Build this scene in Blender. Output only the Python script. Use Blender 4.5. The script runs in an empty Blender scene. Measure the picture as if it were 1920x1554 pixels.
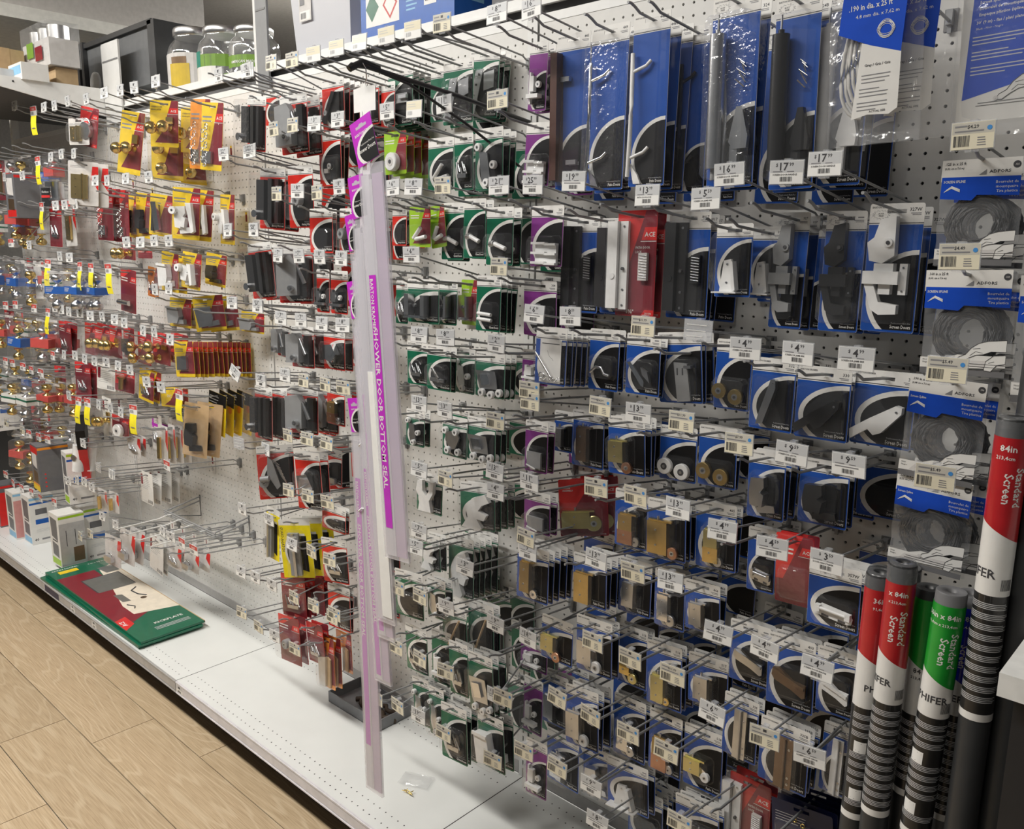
import bpy, math, random
from mathutils import Vector, Matrix
random.seed(7)
I = 0.0254                      # the scene was measured in inches; the floor lies 61 in below the survey origin
FZ = 61.0
def V(x, y, z): return Vector((x*I, y*I, (z+FZ)*I))
scene = bpy.context.scene
col = scene.collection

# ------------------------------------------------------------------ camera, world, lights, exposure
cam_d = bpy.data.cameras.new('camera'); cam = bpy.data.objects.new('camera', cam_d); col.objects.link(cam)
scene.camera = cam
yaw, pitch, roll = math.radians(42.81), math.radians(11.26), math.radians(.56)
Fv = Vector((-math.sin(yaw)*math.cos(pitch), math.cos(yaw)*math.cos(pitch), -math.sin(pitch)))
Rv = Vector((math.cos(yaw), math.sin(yaw), 0)); Uv = Rv.cross(Fv)
R2 = Rv*math.cos(roll)+Uv*math.sin(roll); U2 = -Rv*math.sin(roll)+Uv*math.cos(roll)
M = Matrix((R2, U2, -Fv)).transposed().to_4x4(); M.translation = V(34.39, -63.77, 4.40)
cam.matrix_world = M
cam_d.sensor_fit = 'HORIZONTAL'; cam_d.sensor_width = 36; cam_d.lens = 36*1578.6/1920
cam_d.clip_start = .02; cam_d.clip_end = 60

world = bpy.data.worlds.new('store_ambient'); scene.world = world; world.use_nodes = True
world.node_tree.nodes['Background'].inputs[0].default_value = (.92, .97, 1.0, 1)
world.node_tree.nodes['Background'].inputs[1].default_value = .07
def area(name, loc, sx, sy, power, color=(1, .97, .92), rot=(0, 0, 0)):
    d = bpy.data.lights.new(name, 'AREA'); d.shape = 'RECTANGLE'; d.size = sx; d.size_y = sy; d.energy = power; d.color = color
    o = bpy.data.objects.new(name, d); col.objects.link(o); o.location = loc; o.rotation_euler = rot
    return o
for k in range(5):
    area('strip_or_fill_light', V(-215+k*55, -72, 72), 1.2, .25, (62 if k < 4 else 20))
for k in range(3):
    area('strip_or_fill_light', V(-190+k*70, 100, 72), 1.2, .3, 70)  # fill lights added behind the shelving to brighten the far wall
area('strip_or_fill_light', V(10, -118, 72), 2.2, .5, 4)  # weak front fill added on the camera side, not a store fixture
vs = scene.view_settings
vs.view_transform = 'Standard'; vs.look = 'None'; vs.gamma = 1; vs.use_curve_mapping = False; vs.exposure = 0
scene.cycles.transparent_max_bounces = 14
scene.cycles.max_bounces = 7

# ------------------------------------------------------------------ materials
MATS = {}
def mat(name, c, rough=.5, metal=0., spec=.5, var=.05, scale=40, coat=0., bump=0.):
    m = bpy.data.materials.new(name); m.use_nodes = True; nt = m.node_tree; b = nt.nodes['Principled BSDF']
    b.inputs['Roughness'].default_value = rough; b.inputs['Metallic'].default_value = metal
    b.inputs['Specular IOR Level'].default_value = spec; b.inputs['Coat Weight'].default_value = coat
    tc = nt.nodes.new('ShaderNodeTexCoord'); n = nt.nodes.new('ShaderNodeTexNoise'); n.inputs['Scale'].default_value = scale
    nt.links.new(tc.outputs['Object'], n.inputs['Vector'])
    r = nt.nodes.new('ShaderNodeValToRGB'); e = r.color_ramp.elements
    e[0].color = tuple(max(0, x*(1-var)) for x in c)+(1,); e[1].color = tuple(min(1, x*(1+var)) for x in c)+(1,)
    e[0].position = .35; e[1].position = .65
    nt.links.new(n.outputs['Fac'], r.inputs['Fac']); nt.links.new(r.outputs['Color'], b.inputs['Base Color'])
    if bump:
        bp = nt.nodes.new('ShaderNodeBump'); bp.inputs['Strength'].default_value = bump; bp.inputs['Distance'].default_value = .002
        nt.links.new(n.outputs['Fac'], bp.inputs['Height']); nt.links.new(bp.outputs['Normal'], b.inputs['Normal'])
    MATS[name] = m; return m
def clear(name, tint=(1, 1, 1), body=.06, gloss=.13, rough=.08, white=(.9, .92, .95), bump=0., bscale=60):
    m = bpy.data.materials.new(name); m.use_nodes = True; nt = m.node_tree; nt.nodes.clear()
    out = nt.nodes.new('ShaderNodeOutputMaterial'); tr = nt.nodes.new('ShaderNodeBsdfTransparent'); tr.inputs[0].default_value = tint+(1,)
    gl = nt.nodes.new('ShaderNodeBsdfGlossy'); gl.inputs['Roughness'].default_value = rough
    df = nt.nodes.new('ShaderNodeBsdfDiffuse'); df.inputs[0].default_value = white+(1,)
    lw = nt.nodes.new('ShaderNodeLayerWeight'); lw.inputs['Blend'].default_value = .25
    mp = nt.nodes.new('ShaderNodeMath'); mp.operation = 'MULTIPLY_ADD'; mp.inputs[1].default_value = gloss*3; mp.inputs[2].default_value = gloss*.2
    nt.links.new(lw.outputs['Facing'], mp.inputs[0])
    m1 = nt.nodes.new('ShaderNodeMixShader'); m1.inputs[0].default_value = body
    nt.links.new(tr.outputs[0], m1.inputs[1]); nt.links.new(df.outputs[0], m1.inputs[2])
    m2 = nt.nodes.new('ShaderNodeMixShader'); nt.links.new(mp.outputs[0], m2.inputs[0]); nt.links.new(m1.outputs[0], m2.inputs[1]); nt.links.new(gl.outputs[0], m2.inputs[2])
    if bump:
        tc = nt.nodes.new('ShaderNodeTexCoord'); n = nt.nodes.new('ShaderNodeTexNoise'); n.inputs['Scale'].default_value = bscale
        nt.links.new(tc.outputs['Object'], n.inputs['Vector'])
        bp = nt.nodes.new('ShaderNodeBump'); bp.inputs['Strength'].default_value = bump; bp.inputs['Distance'].default_value = .01
        nt.links.new(n.outputs['Fac'], bp.inputs['Height']); nt.links.new(bp.outputs['Normal'], gl.inputs['Normal'])
    nt.links.new(m2.outputs[0], out.inputs[0]); MATS[name] = m; return m
mat('board', (.70, .69, .66), .5, var=.02); mat('board_back', (.05, .05, .05), .9)
mat('upright', (.72, .72, .70), .4, var=.02); mat('upright_grey', (.24, .245, .25), .45, var=.03)
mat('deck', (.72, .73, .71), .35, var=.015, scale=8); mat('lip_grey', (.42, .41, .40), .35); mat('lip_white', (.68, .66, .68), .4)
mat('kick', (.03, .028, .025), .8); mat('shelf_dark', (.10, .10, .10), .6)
mat('white', (.80, .80, .78), .4, var=.02); mat('white_card', (.76, .75, .72), .35, var=.02, coat=.15); mat('black', (.010, .010, .011), .45, spec=.25)
mat('blue', (.012, .075, .36), .32, coat=.25, var=.04); mat('green', (.006, .125, .065), .32, coat=.25); mat('red', (.60, .025, .015), .32, coat=.25)
mat('purple', (.20, .035, .22), .32, coat=.25); mat('magenta', (.50, .03, .52), .35, coat=.2); mat('maroon', (.21, .010, .022), .35, coat=.2)
mat('ace_red', (.66, .022, .02), .32, coat=.2); mat('yellow', (.80, .56, .012), .4, coat=.15); mat('orange', (.80, .28, .02), .4, coat=.15); mat('lime', (.33, .56, .01), .4, coat=.15)
mat('navy', (.008, .012, .055), .4); mat('guard_yellow', (.85, .70, .01), .4)
mat('tag_white', (.82, .82, .80), .35, coat=.3, var=.01); mat('tag_grey', (.56, .57, .58), .35, coat=.3, var=.01); mat('cream', (.76, .71, .55), .35, coat=.3, var=.01); mat('cream_top', (.55, .53, .47), .35, coat=.3)
mat('ink', (.05, .05, .055), .5); mat('ink_grey', (.22, .22, .23), .5); mat('blue_dot', (.05, .25, .60), .5); mat('tag_red', (.55, .07, .06), .4); mat('tab_yellow', (.88, .76, .03), .5)
mat('wire', (.34, .345, .35), .38, .25); mat('plate', (.20, .20, .20), .5)
mat('steel', (.62, .63, .65), .28, 1.); mat('chrome', (.82, .83, .85), .12, 1.); mat('brass', (.62, .46, .18), .28, 1.); mat('zinc', (.66, .60, .28), .3, 1.); mat('gold', (.78, .58, .20), .2, 1.)
mat('bronze', (.20, .13, .08), .35, .7); mat('copper', (.62, .34, .22), .3, 1.)
mat('black_plastic', (.02, .02, .021), .3); mat('white_plastic', (.80, .80, .79), .3); mat('grey_plastic', (.27, .275, .28), .35); mat('brown', (.075, .028, .018), .35)
mat('tan', (.52, .36, .20), .6); mat('cardboard', (.48, .34, .19), .75); mat('silver_box', (.50, .50, .50), .3, .4); mat('box_grey', (.14, .14, .15), .4)
mat('box_blue', (.008, .10, .42), .35, coat=.2, var=.03); mat('sky_blue', (.25, .50, .72), .4); mat('bin', (.055, .056, .058), .3); mat('bin_side', (.16, .165, .17), .35)
mat('mesh_dark', (.028, .029, .030), .42, spec=.6); mat('mesh_grey', (.15, .15, .155), .5); mat('roll_red', (.45, .015, .02), .3, coat=.3); mat('roll_green', (.01, .30, .03), .3, coat=.3); mat('roll_blue', (.01, .02, .50), .3, coat=.3); mat('roll_black', (.014, .014, .014), .35, coat=.3)
mat('spline', (.06, .06, .062), .5); mat('spline_grey', (.55, .54, .52), .45); mat('bag_blue', (.008, .07, .52), .3, coat=.3)
mat('counter', (.80, .80, .77), .3); mat('cabinet', (.022, .022, .024), .45); mat('cab_gap', (.004, .004, .004), .8)
mat('wall_paint', (.60, .58, .55), .8); mat('ceiling_paint', (.48, .46, .44), .9); mat('beam_side', (.56, .535, .505), .8); mat('beam_lip', (.82, .81, .75), .6)
mat('jar_lid', (.72, .72, .72), .3, 1.); mat('pickle', (.60, .42, .03), .4); mat('jar_green', (.16, .30, .03), .5); mat('teal', (.02, .22, .16), .5); mat('label_grey', (.62, .60, .58), .5)
mat('pink', (.62, .30, .28), .6); mat('tray', (.23, .235, .245), .5); mat('leather', (.06, .04, .025), .6); mat('kick_steel', (.38, .38, .36), .35, .8); mat('wood_pale', (.74, .66, .54), .5)
clear('plastic', body=.02, gloss=.07); clear('sleeve', body=.03, gloss=.10, rough=.12, bump=.35, bscale=90); clear('bag', body=.08, gloss=.13, rough=.14, bump=.6, bscale=40)
clear('seal_film', body=.30, gloss=.10, rough=.25, white=(.84, .82, .88)); clear('seal_vinyl', body=.55, gloss=.1, rough=.3, white=(.80, .79, .84)); clear('seal_violet', body=.62, gloss=.08, rough=.3, white=(.62, .48, .66))
clear('glass', body=.05, gloss=.25, rough=.03); clear('tote', body=.72, gloss=.1, rough=.3, white=(.74, .75, .80)); clear('tote_pink', body=.75, gloss=.1, rough=.3, white=(.55, .33, .42))
clear('holder', body=.22, gloss=.16, rough=.1)

# ------------------------------------------------------------------ mesh helpers
_glyph = {}
def glyphs(s, bold=False):
    k = (s, bold)
    if k not in _glyph:
        c = bpy.data.curves.new('t', 'FONT'); c.body = s; c.resolution_u = 1; c.fill_mode = 'FRONT'; c.size = 1
        if bold: c.offset = .018
        o = bpy.data.objects.new('t', c); me = bpy.data.meshes.new_from_object(o)
        vs_ = [(v.co.x, v.co.y) for v in me.vertices]; fs = [tuple(p.vertices) for p in me.polygons]
        xs = [v[0] for v in vs_] or [0]
        _glyph[k] = (vs_, fs, min(xs), max(xs)); bpy.data.objects.remove(o); bpy.data.curves.remove(c); bpy.data.meshes.remove(me)
    return _glyph[k]
class MB:
    """collects faces in inches; build() makes one mesh object"""
    def __init__(s): s.v = []; s.f = []; s.m = []; s.names = []; s.sm = []
    def mi(s, n):
        if n not in s.names: s.names.append(n)
        return s.names.index(n)
    def add(s, vs_, fs, m, smooth=False):
        o = len(s.v); s.v += vs_; k = s.mi(m)
        for f in fs: s.f.append(tuple(i+o for i in f)); s.m.append(k); s.sm.append(smooth)
    def box(s, x0, x1, y0, y1, z0, z1, m):
        v = [(x, y, z) for x in (x0, x1) for y in (y0, y1) for z in (z0, z1)]
        s.add(v, [(0, 1, 3, 2), (4, 6, 7, 5), (0, 4, 5, 1), (2, 3, 7, 6), (0, 2, 6, 4), (1, 5, 7, 3)], m)
    def prism(s, pts, y0, y1, m, side=None):            # polygon in x,z, front at y0 (< y1)
        n = len(pts); v = [(x, y0, z) for x, z in pts]+[(x, y1, z) for x, z in pts]
        s.add(v, [tuple(range(n))], m); s.add(v, [tuple(range(2*n-1, n-1, -1))]+[(i, i+n, (i+1) % n+n, (i+1) % n) for i in range(n)], side or m)
    def poly(s, pts, y, m):
        s.add([(x, y, z) for x, z in pts], [tuple(range(len(pts)))], m)
    def rect(s, x0, x1, z0, z1, y, m): s.poly([(x0, z0), (x1, z0), (x1, z1), (x0, z1)], y, m)
    def cyl(s, c, r, h, m, axis=1, n=16, r2=None, hole=0, cap=None):
        """frustum from c along axis by h"""
        r2 = r if r2 is None else r2; a, b = [(1, 2), (0, 2), (0, 1)][axis]; v = []
        for k, rr in ((0, r), (h, r2)):
            for i in range(n):
                t = 2*math.pi*i/n; p = list(c); p[axis] += k; p[a] += rr*math.cos(t); p[b] += rr*math.sin(t); v.append(tuple(p))
        s.add(v, [(i, (i+1) % n, (i+1) % n+n, i+n) for i in range(n)], m, True)
        s.add(v, [tuple(range(n))[::-1], tuple(range(n, 2*n))], cap or m)
    def tube(s, path, r, m, n=6, close=False):
        P = [Vector(p) for p in path]; v = []; N = len(P)
        for i, p in enumerate(P):
            t = (P[(i+1) % N] if close else P[min(i+1, N-1)])-(P[i-1] if (close or i) else P[0])
            t.normalize(); a = t.cross(Vector((0, 0, 1)))
            if a.length < 1e-3: a = Vector((1, 0, 0))
            a.normalize(); b = t.cross(a)
            for k in range(n):
                q = 2*math.pi*k/n; w = p+a*(r*math.cos(q))+b*(r*math.sin(q)); v.append(tuple(w))
        L_ = N if close else N-1
        s.add(v, [(i*n+k, i*n+(k+1) % n, ((i+1) % N)*n+(k+1) % n, ((i+1) % N)*n+k) for i in range(L_) for k in range(n)], m, True)
        if not close: s.add(v, [tuple(range(n))[::-1], tuple(range((N-1)*n, N*n))], m)
    def lathe(s, prof, c, m, n=20, axis=2, caps=True):
        v = []; a, b = [(1, 2), (0, 2), (0, 1)][axis]
        for r, h in prof:
            for i in range(n):
                t = 2*math.pi*i/n; p = list(c); p[axis] += h; p[a] += r*math.cos(t); p[b] += r*math.sin(t); v.append(tuple(p))
        K = len(prof)
        s.add(v, [(j*n+i, j*n+(i+1) % n, (j+1)*n+(i+1) % n, (j+1)*n+i) for j in range(K-1) for i in range(n)], m, True)
        if caps: s.add(v, [tuple(range(n))[::-1], tuple(range((K-1)*n, K*n))], m)
    def text(s, t, x, z, size, m, y=0., align='L', bold=False, vert=0, fn=None, sx=1.):
        if not t: return
        vs_, fs, a, b = glyphs(t, bold); w = b-a
        ox = {'L': -a, 'C': -a-w/2, 'R': -b}[align]
        out = []
        for gx, gy in vs_:
            u, w_ = (gx+ox)*size*sx, gy*size
            if vert: u, w_ = (w_, -u) if vert > 0 else (-w_, u)      # vert>0 reads downwards
            out.append(fn(x+u, z+w_) if fn else (x+u, y, z+w_))
        s.add(out, fs, m)
    def mesh(s, name):
        me = bpy.data.meshes.new(name); me.from_pydata([(a*I, b*I, c*I) for a, b, c in s.v], [], s.f)
        for n in s.names: me.materials.append(MATS[n])
        me.polygons.foreach_set('material_index', s.m); me.polygons.foreach_set('use_smooth', s.sm); me.update(); return me
    def build(s, name, parent=None, loc=None, rot=None):
        o = bpy.data.objects.new(name, s.mesh(name)); return place(o, parent, loc, rot)
def place(o, parent=None, loc=None, rot=None):
    col.objects.link(o)
    if parent is not None: o.parent = parent
    if loc is not None: o.location = loc
    if rot is not None: o.rotation_euler = rot
    return o
def tag(o, label, cat, group=None, kind=None):
    o['label'] = label
    if cat: o['category'] = cat
    if group: o['group'] = group
    if kind: o['kind'] = kind
    return o
def empty(name, loc, rot=(0, 0, 0)):
    o = bpy.data.objects.new(name, None); o.empty_display_size = .02; return place(o, None, loc, rot)
def shared(me, name, parent=None, loc=None, rot=None): return place(bpy.data.objects.new(name, me), parent, loc, rot)
O0 = V(0, 0, 0)

# ------------------------------------------------------------------ the room
def wood_mat():
    m = bpy.data.materials.new('floor_oak'); m.use_nodes = True; nt = m.node_tree; b = nt.nodes['Principled BSDF']; L = nt.links.new
    b.inputs['Roughness'].default_value = .42
    tc = nt.nodes.new('ShaderNodeTexCoord'); oi = nt.nodes.new('ShaderNodeObjectInfo')
    ad = nt.nodes.new('ShaderNodeVectorMath'); ad.operation = 'MULTIPLY_ADD'; ad.inputs[1].default_value = (1, 1, 1)
    cb = nt.nodes.new('ShaderNodeCombineXYZ'); mu = nt.nodes.new('ShaderNodeMath'); mu.operation = 'MULTIPLY'; mu.inputs[1].default_value = 37
    L(oi.outputs['Random'], mu.inputs[0]); L(mu.outputs[0], cb.inputs[0]); L(mu.outputs[0], cb.inputs[1])
    L(tc.outputs['Object'], ad.inputs[0]); L(cb.outputs[0], ad.inputs[2])
    mp = nt.nodes.new('ShaderNodeMapping'); mp.inputs['Scale'].default_value = (.55, 4.2, 1); L(ad.outputs[0], mp.inputs[0])
    n1 = nt.nodes.new('ShaderNodeTexNoise'); n1.inputs['Scale'].default_value = 1.5; n1.inputs['Detail'].default_value = 2; L(mp.outputs[0], n1.inputs['Vector'])
    m2 = nt.nodes.new('ShaderNodeMath'); m2.operation = 'MULTIPLY'; m2.inputs[1].default_value = 95; L(n1.outputs['Fac'], m2.inputs[0])
    sn = nt.nodes.new('ShaderNodeMath'); sn.operation = 'SINE'; L(m2.outputs[0], sn.inputs[0])
    mp2 = nt.nodes.new('ShaderNodeMapping'); mp2.inputs['Scale'].default_value = (9, 230, 1); L(ad.outputs[0], mp2.inputs[0])
    n2 = nt.nodes.new('ShaderNodeTexNoise'); n2.inputs['Scale'].default_value = 1.2; n2.inputs['Detail'].default_value = 3; L(mp2.outputs[0], n2.inputs['Vector'])
    r1 = nt.nodes.new('ShaderNodeValToRGB'); e = r1.color_ramp.elements
    e[0].color = (.40, .29, .175, 1); e[1].color = (.57, .44, .285, 1); e[0].position = .3; e[1].position = .72; L(n2.outputs['Fac'], r1.inputs[0])
    r2 = nt.nodes.new('ShaderNodeValToRGB'); e = r2.color_ramp.elements; e[0].position = .55; e[1].position = 1; e[0].color = (0, 0, 0, 1); e[1].color = (.32, .32, .32, 1); L(sn.outputs[0], r2.inputs[0])
    mx = nt.nodes.new('ShaderNodeMixRGB'); L(r2.outputs[0], mx.inputs[0]); L(r1.outputs[0], mx.inputs[1]); mx.inputs[2].default_value = (.70, .58, .41, 1)
    hv = nt.nodes.new('ShaderNodeHueSaturation'); ma = nt.nodes.new('ShaderNodeMath'); ma.operation = 'MULTIPLY_ADD'; ma.inputs[1].default_value = .22; ma.inputs[2].default_value = .87
    L(oi.outputs['Random'], ma.inputs[0]); L(ma.outputs[0], hv.inputs['Value']); L(mx.outputs[0], hv.inputs['Color']); L(hv.outputs[0], b.inputs['Base Color'])
    bp = nt.nodes.new('ShaderNodeBump'); bp.inputs['Strength'].default_value = .12; bp.inputs['Distance'].default_value = .001; L(n2.outputs['Fac'], bp.inputs['Height']); L(bp.outputs[0], b.inputs['Normal'])
    MATS['floor_oak'] = m
wood_mat()
m = MB(); m.box(-430, 260, -190, 170, -64, -61.12, 'kick')
floor = m.build('floor', None, O0*0+Vector((0, 0, FZ*I))); tag(floor, 'pale oak plank floor of the aisle', None, kind='structure')
# planks run along the gondola; seams 8.5 in apart
rows = [-18.78-8.47*k for k in range(-1, 12)]
ends = {0: [-75.2], 1: [-34.5, -84.0], 2: [-66.2], 3: [-100.4], -1: [-62.0]}
for k, yb in enumerate(rows):
    kk = k-1
    cuts = [-250]+sorted(ends.get(kk, [-60-23*(kk % 3)]))
    cuts = sorted(set(cuts+[cuts[-1]+60, cuts[-1]+125, cuts[1]-62, cuts[1]-122]))
    for a, b_ in zip(cuts[:-1], cuts[1:]):
        if b_ < -215: continue
        m = MB(); w2 = (b_-a)/2
        m.box(-w2+.05, w2-.05, -4.235+.05, 4.235-.05, -.12, 0, 'floor_oak')
        m.build('plank', floor, Vector(((a+w2)*I, (yb-4.235)*I, -61*I)))
def slab(name, x0, x1, y0, y1, z0, z1, mt, label, kind='structure'):
    m = MB(); m.box(x0, x1, y0, y1, z0, z1, mt); o = m.build(name, None, O0); return tag(o, label, None, kind=kind)
slab('wall_left', -431, -428, -190, 170, -61, 80, 'wall_paint', 'far grey store wall closing the aisle')
slab('wall_back', -430, 260, 168, 171, -61, 80, 'wall_paint', 'grey store wall behind the shelving')
slab('ceiling', -430, 260, -190, 170, 78, 80, 'ceiling_paint', 'grey ceiling above the shelving')
m = MB(); m.box(-262, -161.5, -90, 41, 50.3, 77.9, 'beam_side'); m.box(-263, -160, -91, 40.5, 48, 50.5, 'beam_lip'); m.box(-163, -159.5, 38.5, 41.5, 48.5, 52, 'beam_lip')
tag(m.build('ceiling_bulkhead', None, O0), 'grey boxed ceiling bulkhead with a paler lower lip', None, kind='structure')
m = MB(); m.box(-300, -164, 120, 122, 52, 53, 'beam_lip'); m.box(-300, -100, 90, 92, 58, 59.4, 'beam_lip')
tag(m.build('ceiling_rail', None, O0), 'thin pale rails under the ceiling beyond the shelving', None, kind='structure')

# ------------------------------------------------------------------ gondola: pegboards, uprights, decks, top shelf
def pegboard(name, x0, x1, cx0, z0, z1, cz0, label):
    """perforated sheet x0..x1, z0..z1 with 1 in hole pitch; holes centred on cx0+i, cz0+j"""
    v = []; f = []
    i0 = math.ceil(x0+.5-cx0); i1 = math.floor(x1-.5-cx0); j0 = math.ceil(z0+.5-cz0); j1 = math.floor(z1-.5-cz0)
    nx = i1-i0+1; nz = j1-j0+1; xa = cx0+i0-.5; za = cz0+j0-.5
    for j in range(nz+1):
        for i in range(nx+1): v.append((xa+i, 0, za+j))
    r = .12; oc = [(r*math.cos(math.pi/8+k*math.pi/4), r*math.sin(math.pi/8+k*math.pi/4)) for k in range(8)]
    for j in range(nz):
        for i in range(nx):
            b = len(v); cx, cz = xa+i+.5, za+j+.5
            v += [(cx+a, 0, cz+c) for a, c in oc]+[(cx+a, .22, cz+c) for a, c in oc]
            p = j*(nx+1)+i; bl, br, tl, tr = p, p+1, p+nx+1, p+nx+2
            f += [(br, tr, b, b+7), (tr, tl, b+2, b+1), (tl, bl, b+4, b+3), (bl, br, b+6, b+5), (tr, b+1, b), (tl, b+3, b+2), (bl, b+5, b+4), (br, b+7, b+6)]
            f += [(b+k, b+(k+1) % 8, b+8+(k+1) % 8, b+8+k) for k in range(8)]
    root = empty(name, V((x0+x1)/2, 0, z0)); off = Vector((-(x0+x1)/2*I, 0, -z0*I))
    m = MB(); m.add(v, f, 'board')
    xe, ze = xa+nx, za+nz
    for a in ((x0, xa, z0, z1), (xe, x1, z0, z1), (xa, xe, z0, za), (xa, xe, ze, z1)):
        if a[1]-a[0] > .01 and a[3]-a[2] > .01: m.rect(a[0], a[1], a[2], a[3], 0, 'board')
    m.build('perforated_sheet', root, off)
    m = MB(); m.box(x0, x1, .24, .5, z0, z1, 'board_back'); m.build('backing', root, off)
    m = MB(); m.box(x0, x1, -.12, .24, z0-1.4, z0, 'lip_grey'); m.build('bottom_rail', root, off)
    m = MB(); m.box(x0, x1, -.05, .4, z1, z1+.8, 'white'); m.build('top_rail', root, off)
    return tag(root, label, 'pegboard', 'pegboard panels')
ZB = -52.6
pegboard('pegboard_panel', -21.6, 24.8, 0, ZB, 25, 0, 'off-white pegboard behind the blue carded packs')
pegboard('pegboard_panel', -70.4, -23.1, -69.71, ZB, 25, -3.49, 'off-white pegboard behind the red and green cards')
pegboard('pegboard_panel', -119.2, -71.9, -72.65, ZB, 24.6, -7.78, 'off-white pegboard with a bare patch behind yellow cards')
pegboard('pegboard_panel', -167.9, -120.5, -121.3, ZB, 24.6, -7.78, 'dim pegboard behind the door knob packs')
def upright(x, z1, label, panel=None):
    root = empty('slotted_upright', V(x, 0, -54.3)); off = Vector((-x*I, 0, 54.3*I)); m = MB()
    zs = [z for z in range(-53, int(z1)-1)]
    for a, b in ((x-.62, x-.1), (x+.1, x+.62)): m.box(a, b, -.12, 1.2, -54.3, z1, 'upright')
    for z in zs: m.box(x-.1, x+.1, -.12, .1, z-.2, z+.2, 'upright')
    m.build('slotted_strip', root, off)
    m = MB(); m.box(x-.1, x+.1, .25, .4, -54.3, z1, 'board_back'); m.build('channel', root, off)
    if panel:
        m = MB(); m.box(x+.7, x+panel, -.6, -.3, 24.2, z1, 'upright_grey' if x > -100 else 'upright')
        for zz in (34, 46): m.box(x+.9, x+panel-.3, -.66, -.6, zz, zz+.25, 'plate')
        m.build('infill_panel', root, off)
    tag(root, label, 'upright', 'slotted shelving uprights')
upright(-22.4, 30.5, 'slotted upright between the green and blue cards')
upright(-71.15, 58, 'tall slotted upright rising past the glass jars', 3.4)
upright(-119.85, 37, 'short slotted upright in front of the black bin', 7.2)
upright(-168.6, 39, 'farthest slotted upright in the dark end of the aisle')
upright(25.6, 27, 'slotted upright beside the dark cabinet')
def deck(x0, x1, lipm, label):
    root = empty('base_deck', V((x0+x1)/2, -8.5, -61)); off = Vector((-(x0+x1)/2*I, 8.5*I, 61*I)); m = MB()
    z = -54.3; n = int(x1-x0-1); r = .085; strips = [(-16.5, -15.5), (-15.1, -14.1), (-3.3, -2.3), (-1.9, -.9)]
    ys = [-17]+[q for s in strips for q in s]+[0.1]; xs0 = x0+(x1-x0-n)/2
    for a, b in zip(ys[::2], ys[1::2]): m.add([(x0+.03, a, z), (x1-.03, a, z), (x1-.03, b, z), (x0+.03, b, z)], [(0, 1, 2, 3)], 'deck')
    for si, (a, b) in enumerate(strips):
        v = []; f = []; cy = (a+b)/2
        m.add([(x0+.03, a, z), (xs0, a, z), (xs0, b, z), (x0+.03, b, z)], [(0, 1, 2, 3)], 'deck')
        m.add([(xs0+n, a, z), (x1-.03, a, z), (x1-.03, b, z), (xs0+n, b, z)], [(0, 1, 2, 3)], 'deck')
        for i in range(n):
            o = len(v); cx = xs0+i+.5; xl, xr = xs0+i, xs0+i+1
            v += [(xl, a, z), (xr, a, z), (xr, b, z), (xl, b, z)]
            v += [(cx+r*math.cos(math.pi/8+k*math.pi/4), cy+r*math.sin(math.pi/8+k*math.pi/4), z) for k in range(8)]
            bl, br, tr, tl = o, o+1, o+2, o+3; p = o+4
            f += [(br, tr, p, p+7), (tr, tl, p+2, p+1), (tl, bl, p+4, p+3), (bl, br, p+6, p+5), (tr, p+1, p), (tl, p+3, p+2), (bl, p+5, p+4), (br, p+7, p+6)]
        m.add(v, f, 'deck')
    m.build('deck_plate', root, off)
    m = MB(); m.box(x0, x1, -16.9, 0, z-.35, z-.12, 'board_back'); m.build('deck_underside', root, off)
    m = MB(); m.box(x0+.03, x1-.03, -17.12, -16.95, z-1.7, z-.02, lipm); m.box(x0+.03, x1-.03, -17.3, -17.12, z-1.75, z-1.6, lipm); m.box(x0+.03, x1-.03, -17.25, -17.12, z-.3, z-.1, lipm); m.build('front_lip', root, off)
    m = MB(); m.box(x0+.1, x1-.1, -17.2, -17.13, z-1.5, z-.4, lipm); m.build('label_channel', root, off)
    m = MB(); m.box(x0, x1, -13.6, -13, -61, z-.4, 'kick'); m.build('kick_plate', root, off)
    return tag(root, label, 'shelf deck', 'white base decks of the gondola')
deck(-22.4, 25.5, 'lip_white', 'white base deck under the blue cards, nearest')
deck(-71.1, -22.45, 'lip_white', 'white base deck under the hanging shower seals')
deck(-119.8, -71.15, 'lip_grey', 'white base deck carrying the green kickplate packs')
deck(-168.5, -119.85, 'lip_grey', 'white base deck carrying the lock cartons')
def topshelf(x0, x1, label):
    root = empty('top_shelf', V((x0+x1)/2, 0, 26)); off = Vector((-(x0+x1)/2*I, 0, -26*I))
    m = MB(); m.box(x0, x1, .2, 17, 26.9, 27.2, 'white'); m.build('shelf_plate', root, off)
    m = MB(); m.box(x0, x1, -.1, .25, 26.6, 27.6, 'white'); m.box(x0, x1, -.25, -.1, 26.55, 26.8, 'white'); m.build('shelf_lip', root, off)
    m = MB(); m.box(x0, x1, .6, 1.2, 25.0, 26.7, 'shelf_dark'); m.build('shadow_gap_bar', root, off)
    tag(root, label, 'shelf', 'top shelves of the gondola')
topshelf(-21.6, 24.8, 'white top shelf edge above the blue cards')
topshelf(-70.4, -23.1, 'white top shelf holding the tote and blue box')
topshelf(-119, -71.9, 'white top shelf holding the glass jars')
root = empty('top_shelf', V(-144, -8, 29)); off = Vector((144*I, 8*I, -29*I))
m = MB(); m.box(-168, -119.6, -16.5, 14, 29.3, 29.7, 'shelf_dark'); m.build('shelf_plate', root, off)
m = MB(); m.box(-168, -119.6, -16.9, -16.4, 28.6, 30, 'white'); m.build('shelf_lip', root, off)
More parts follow.
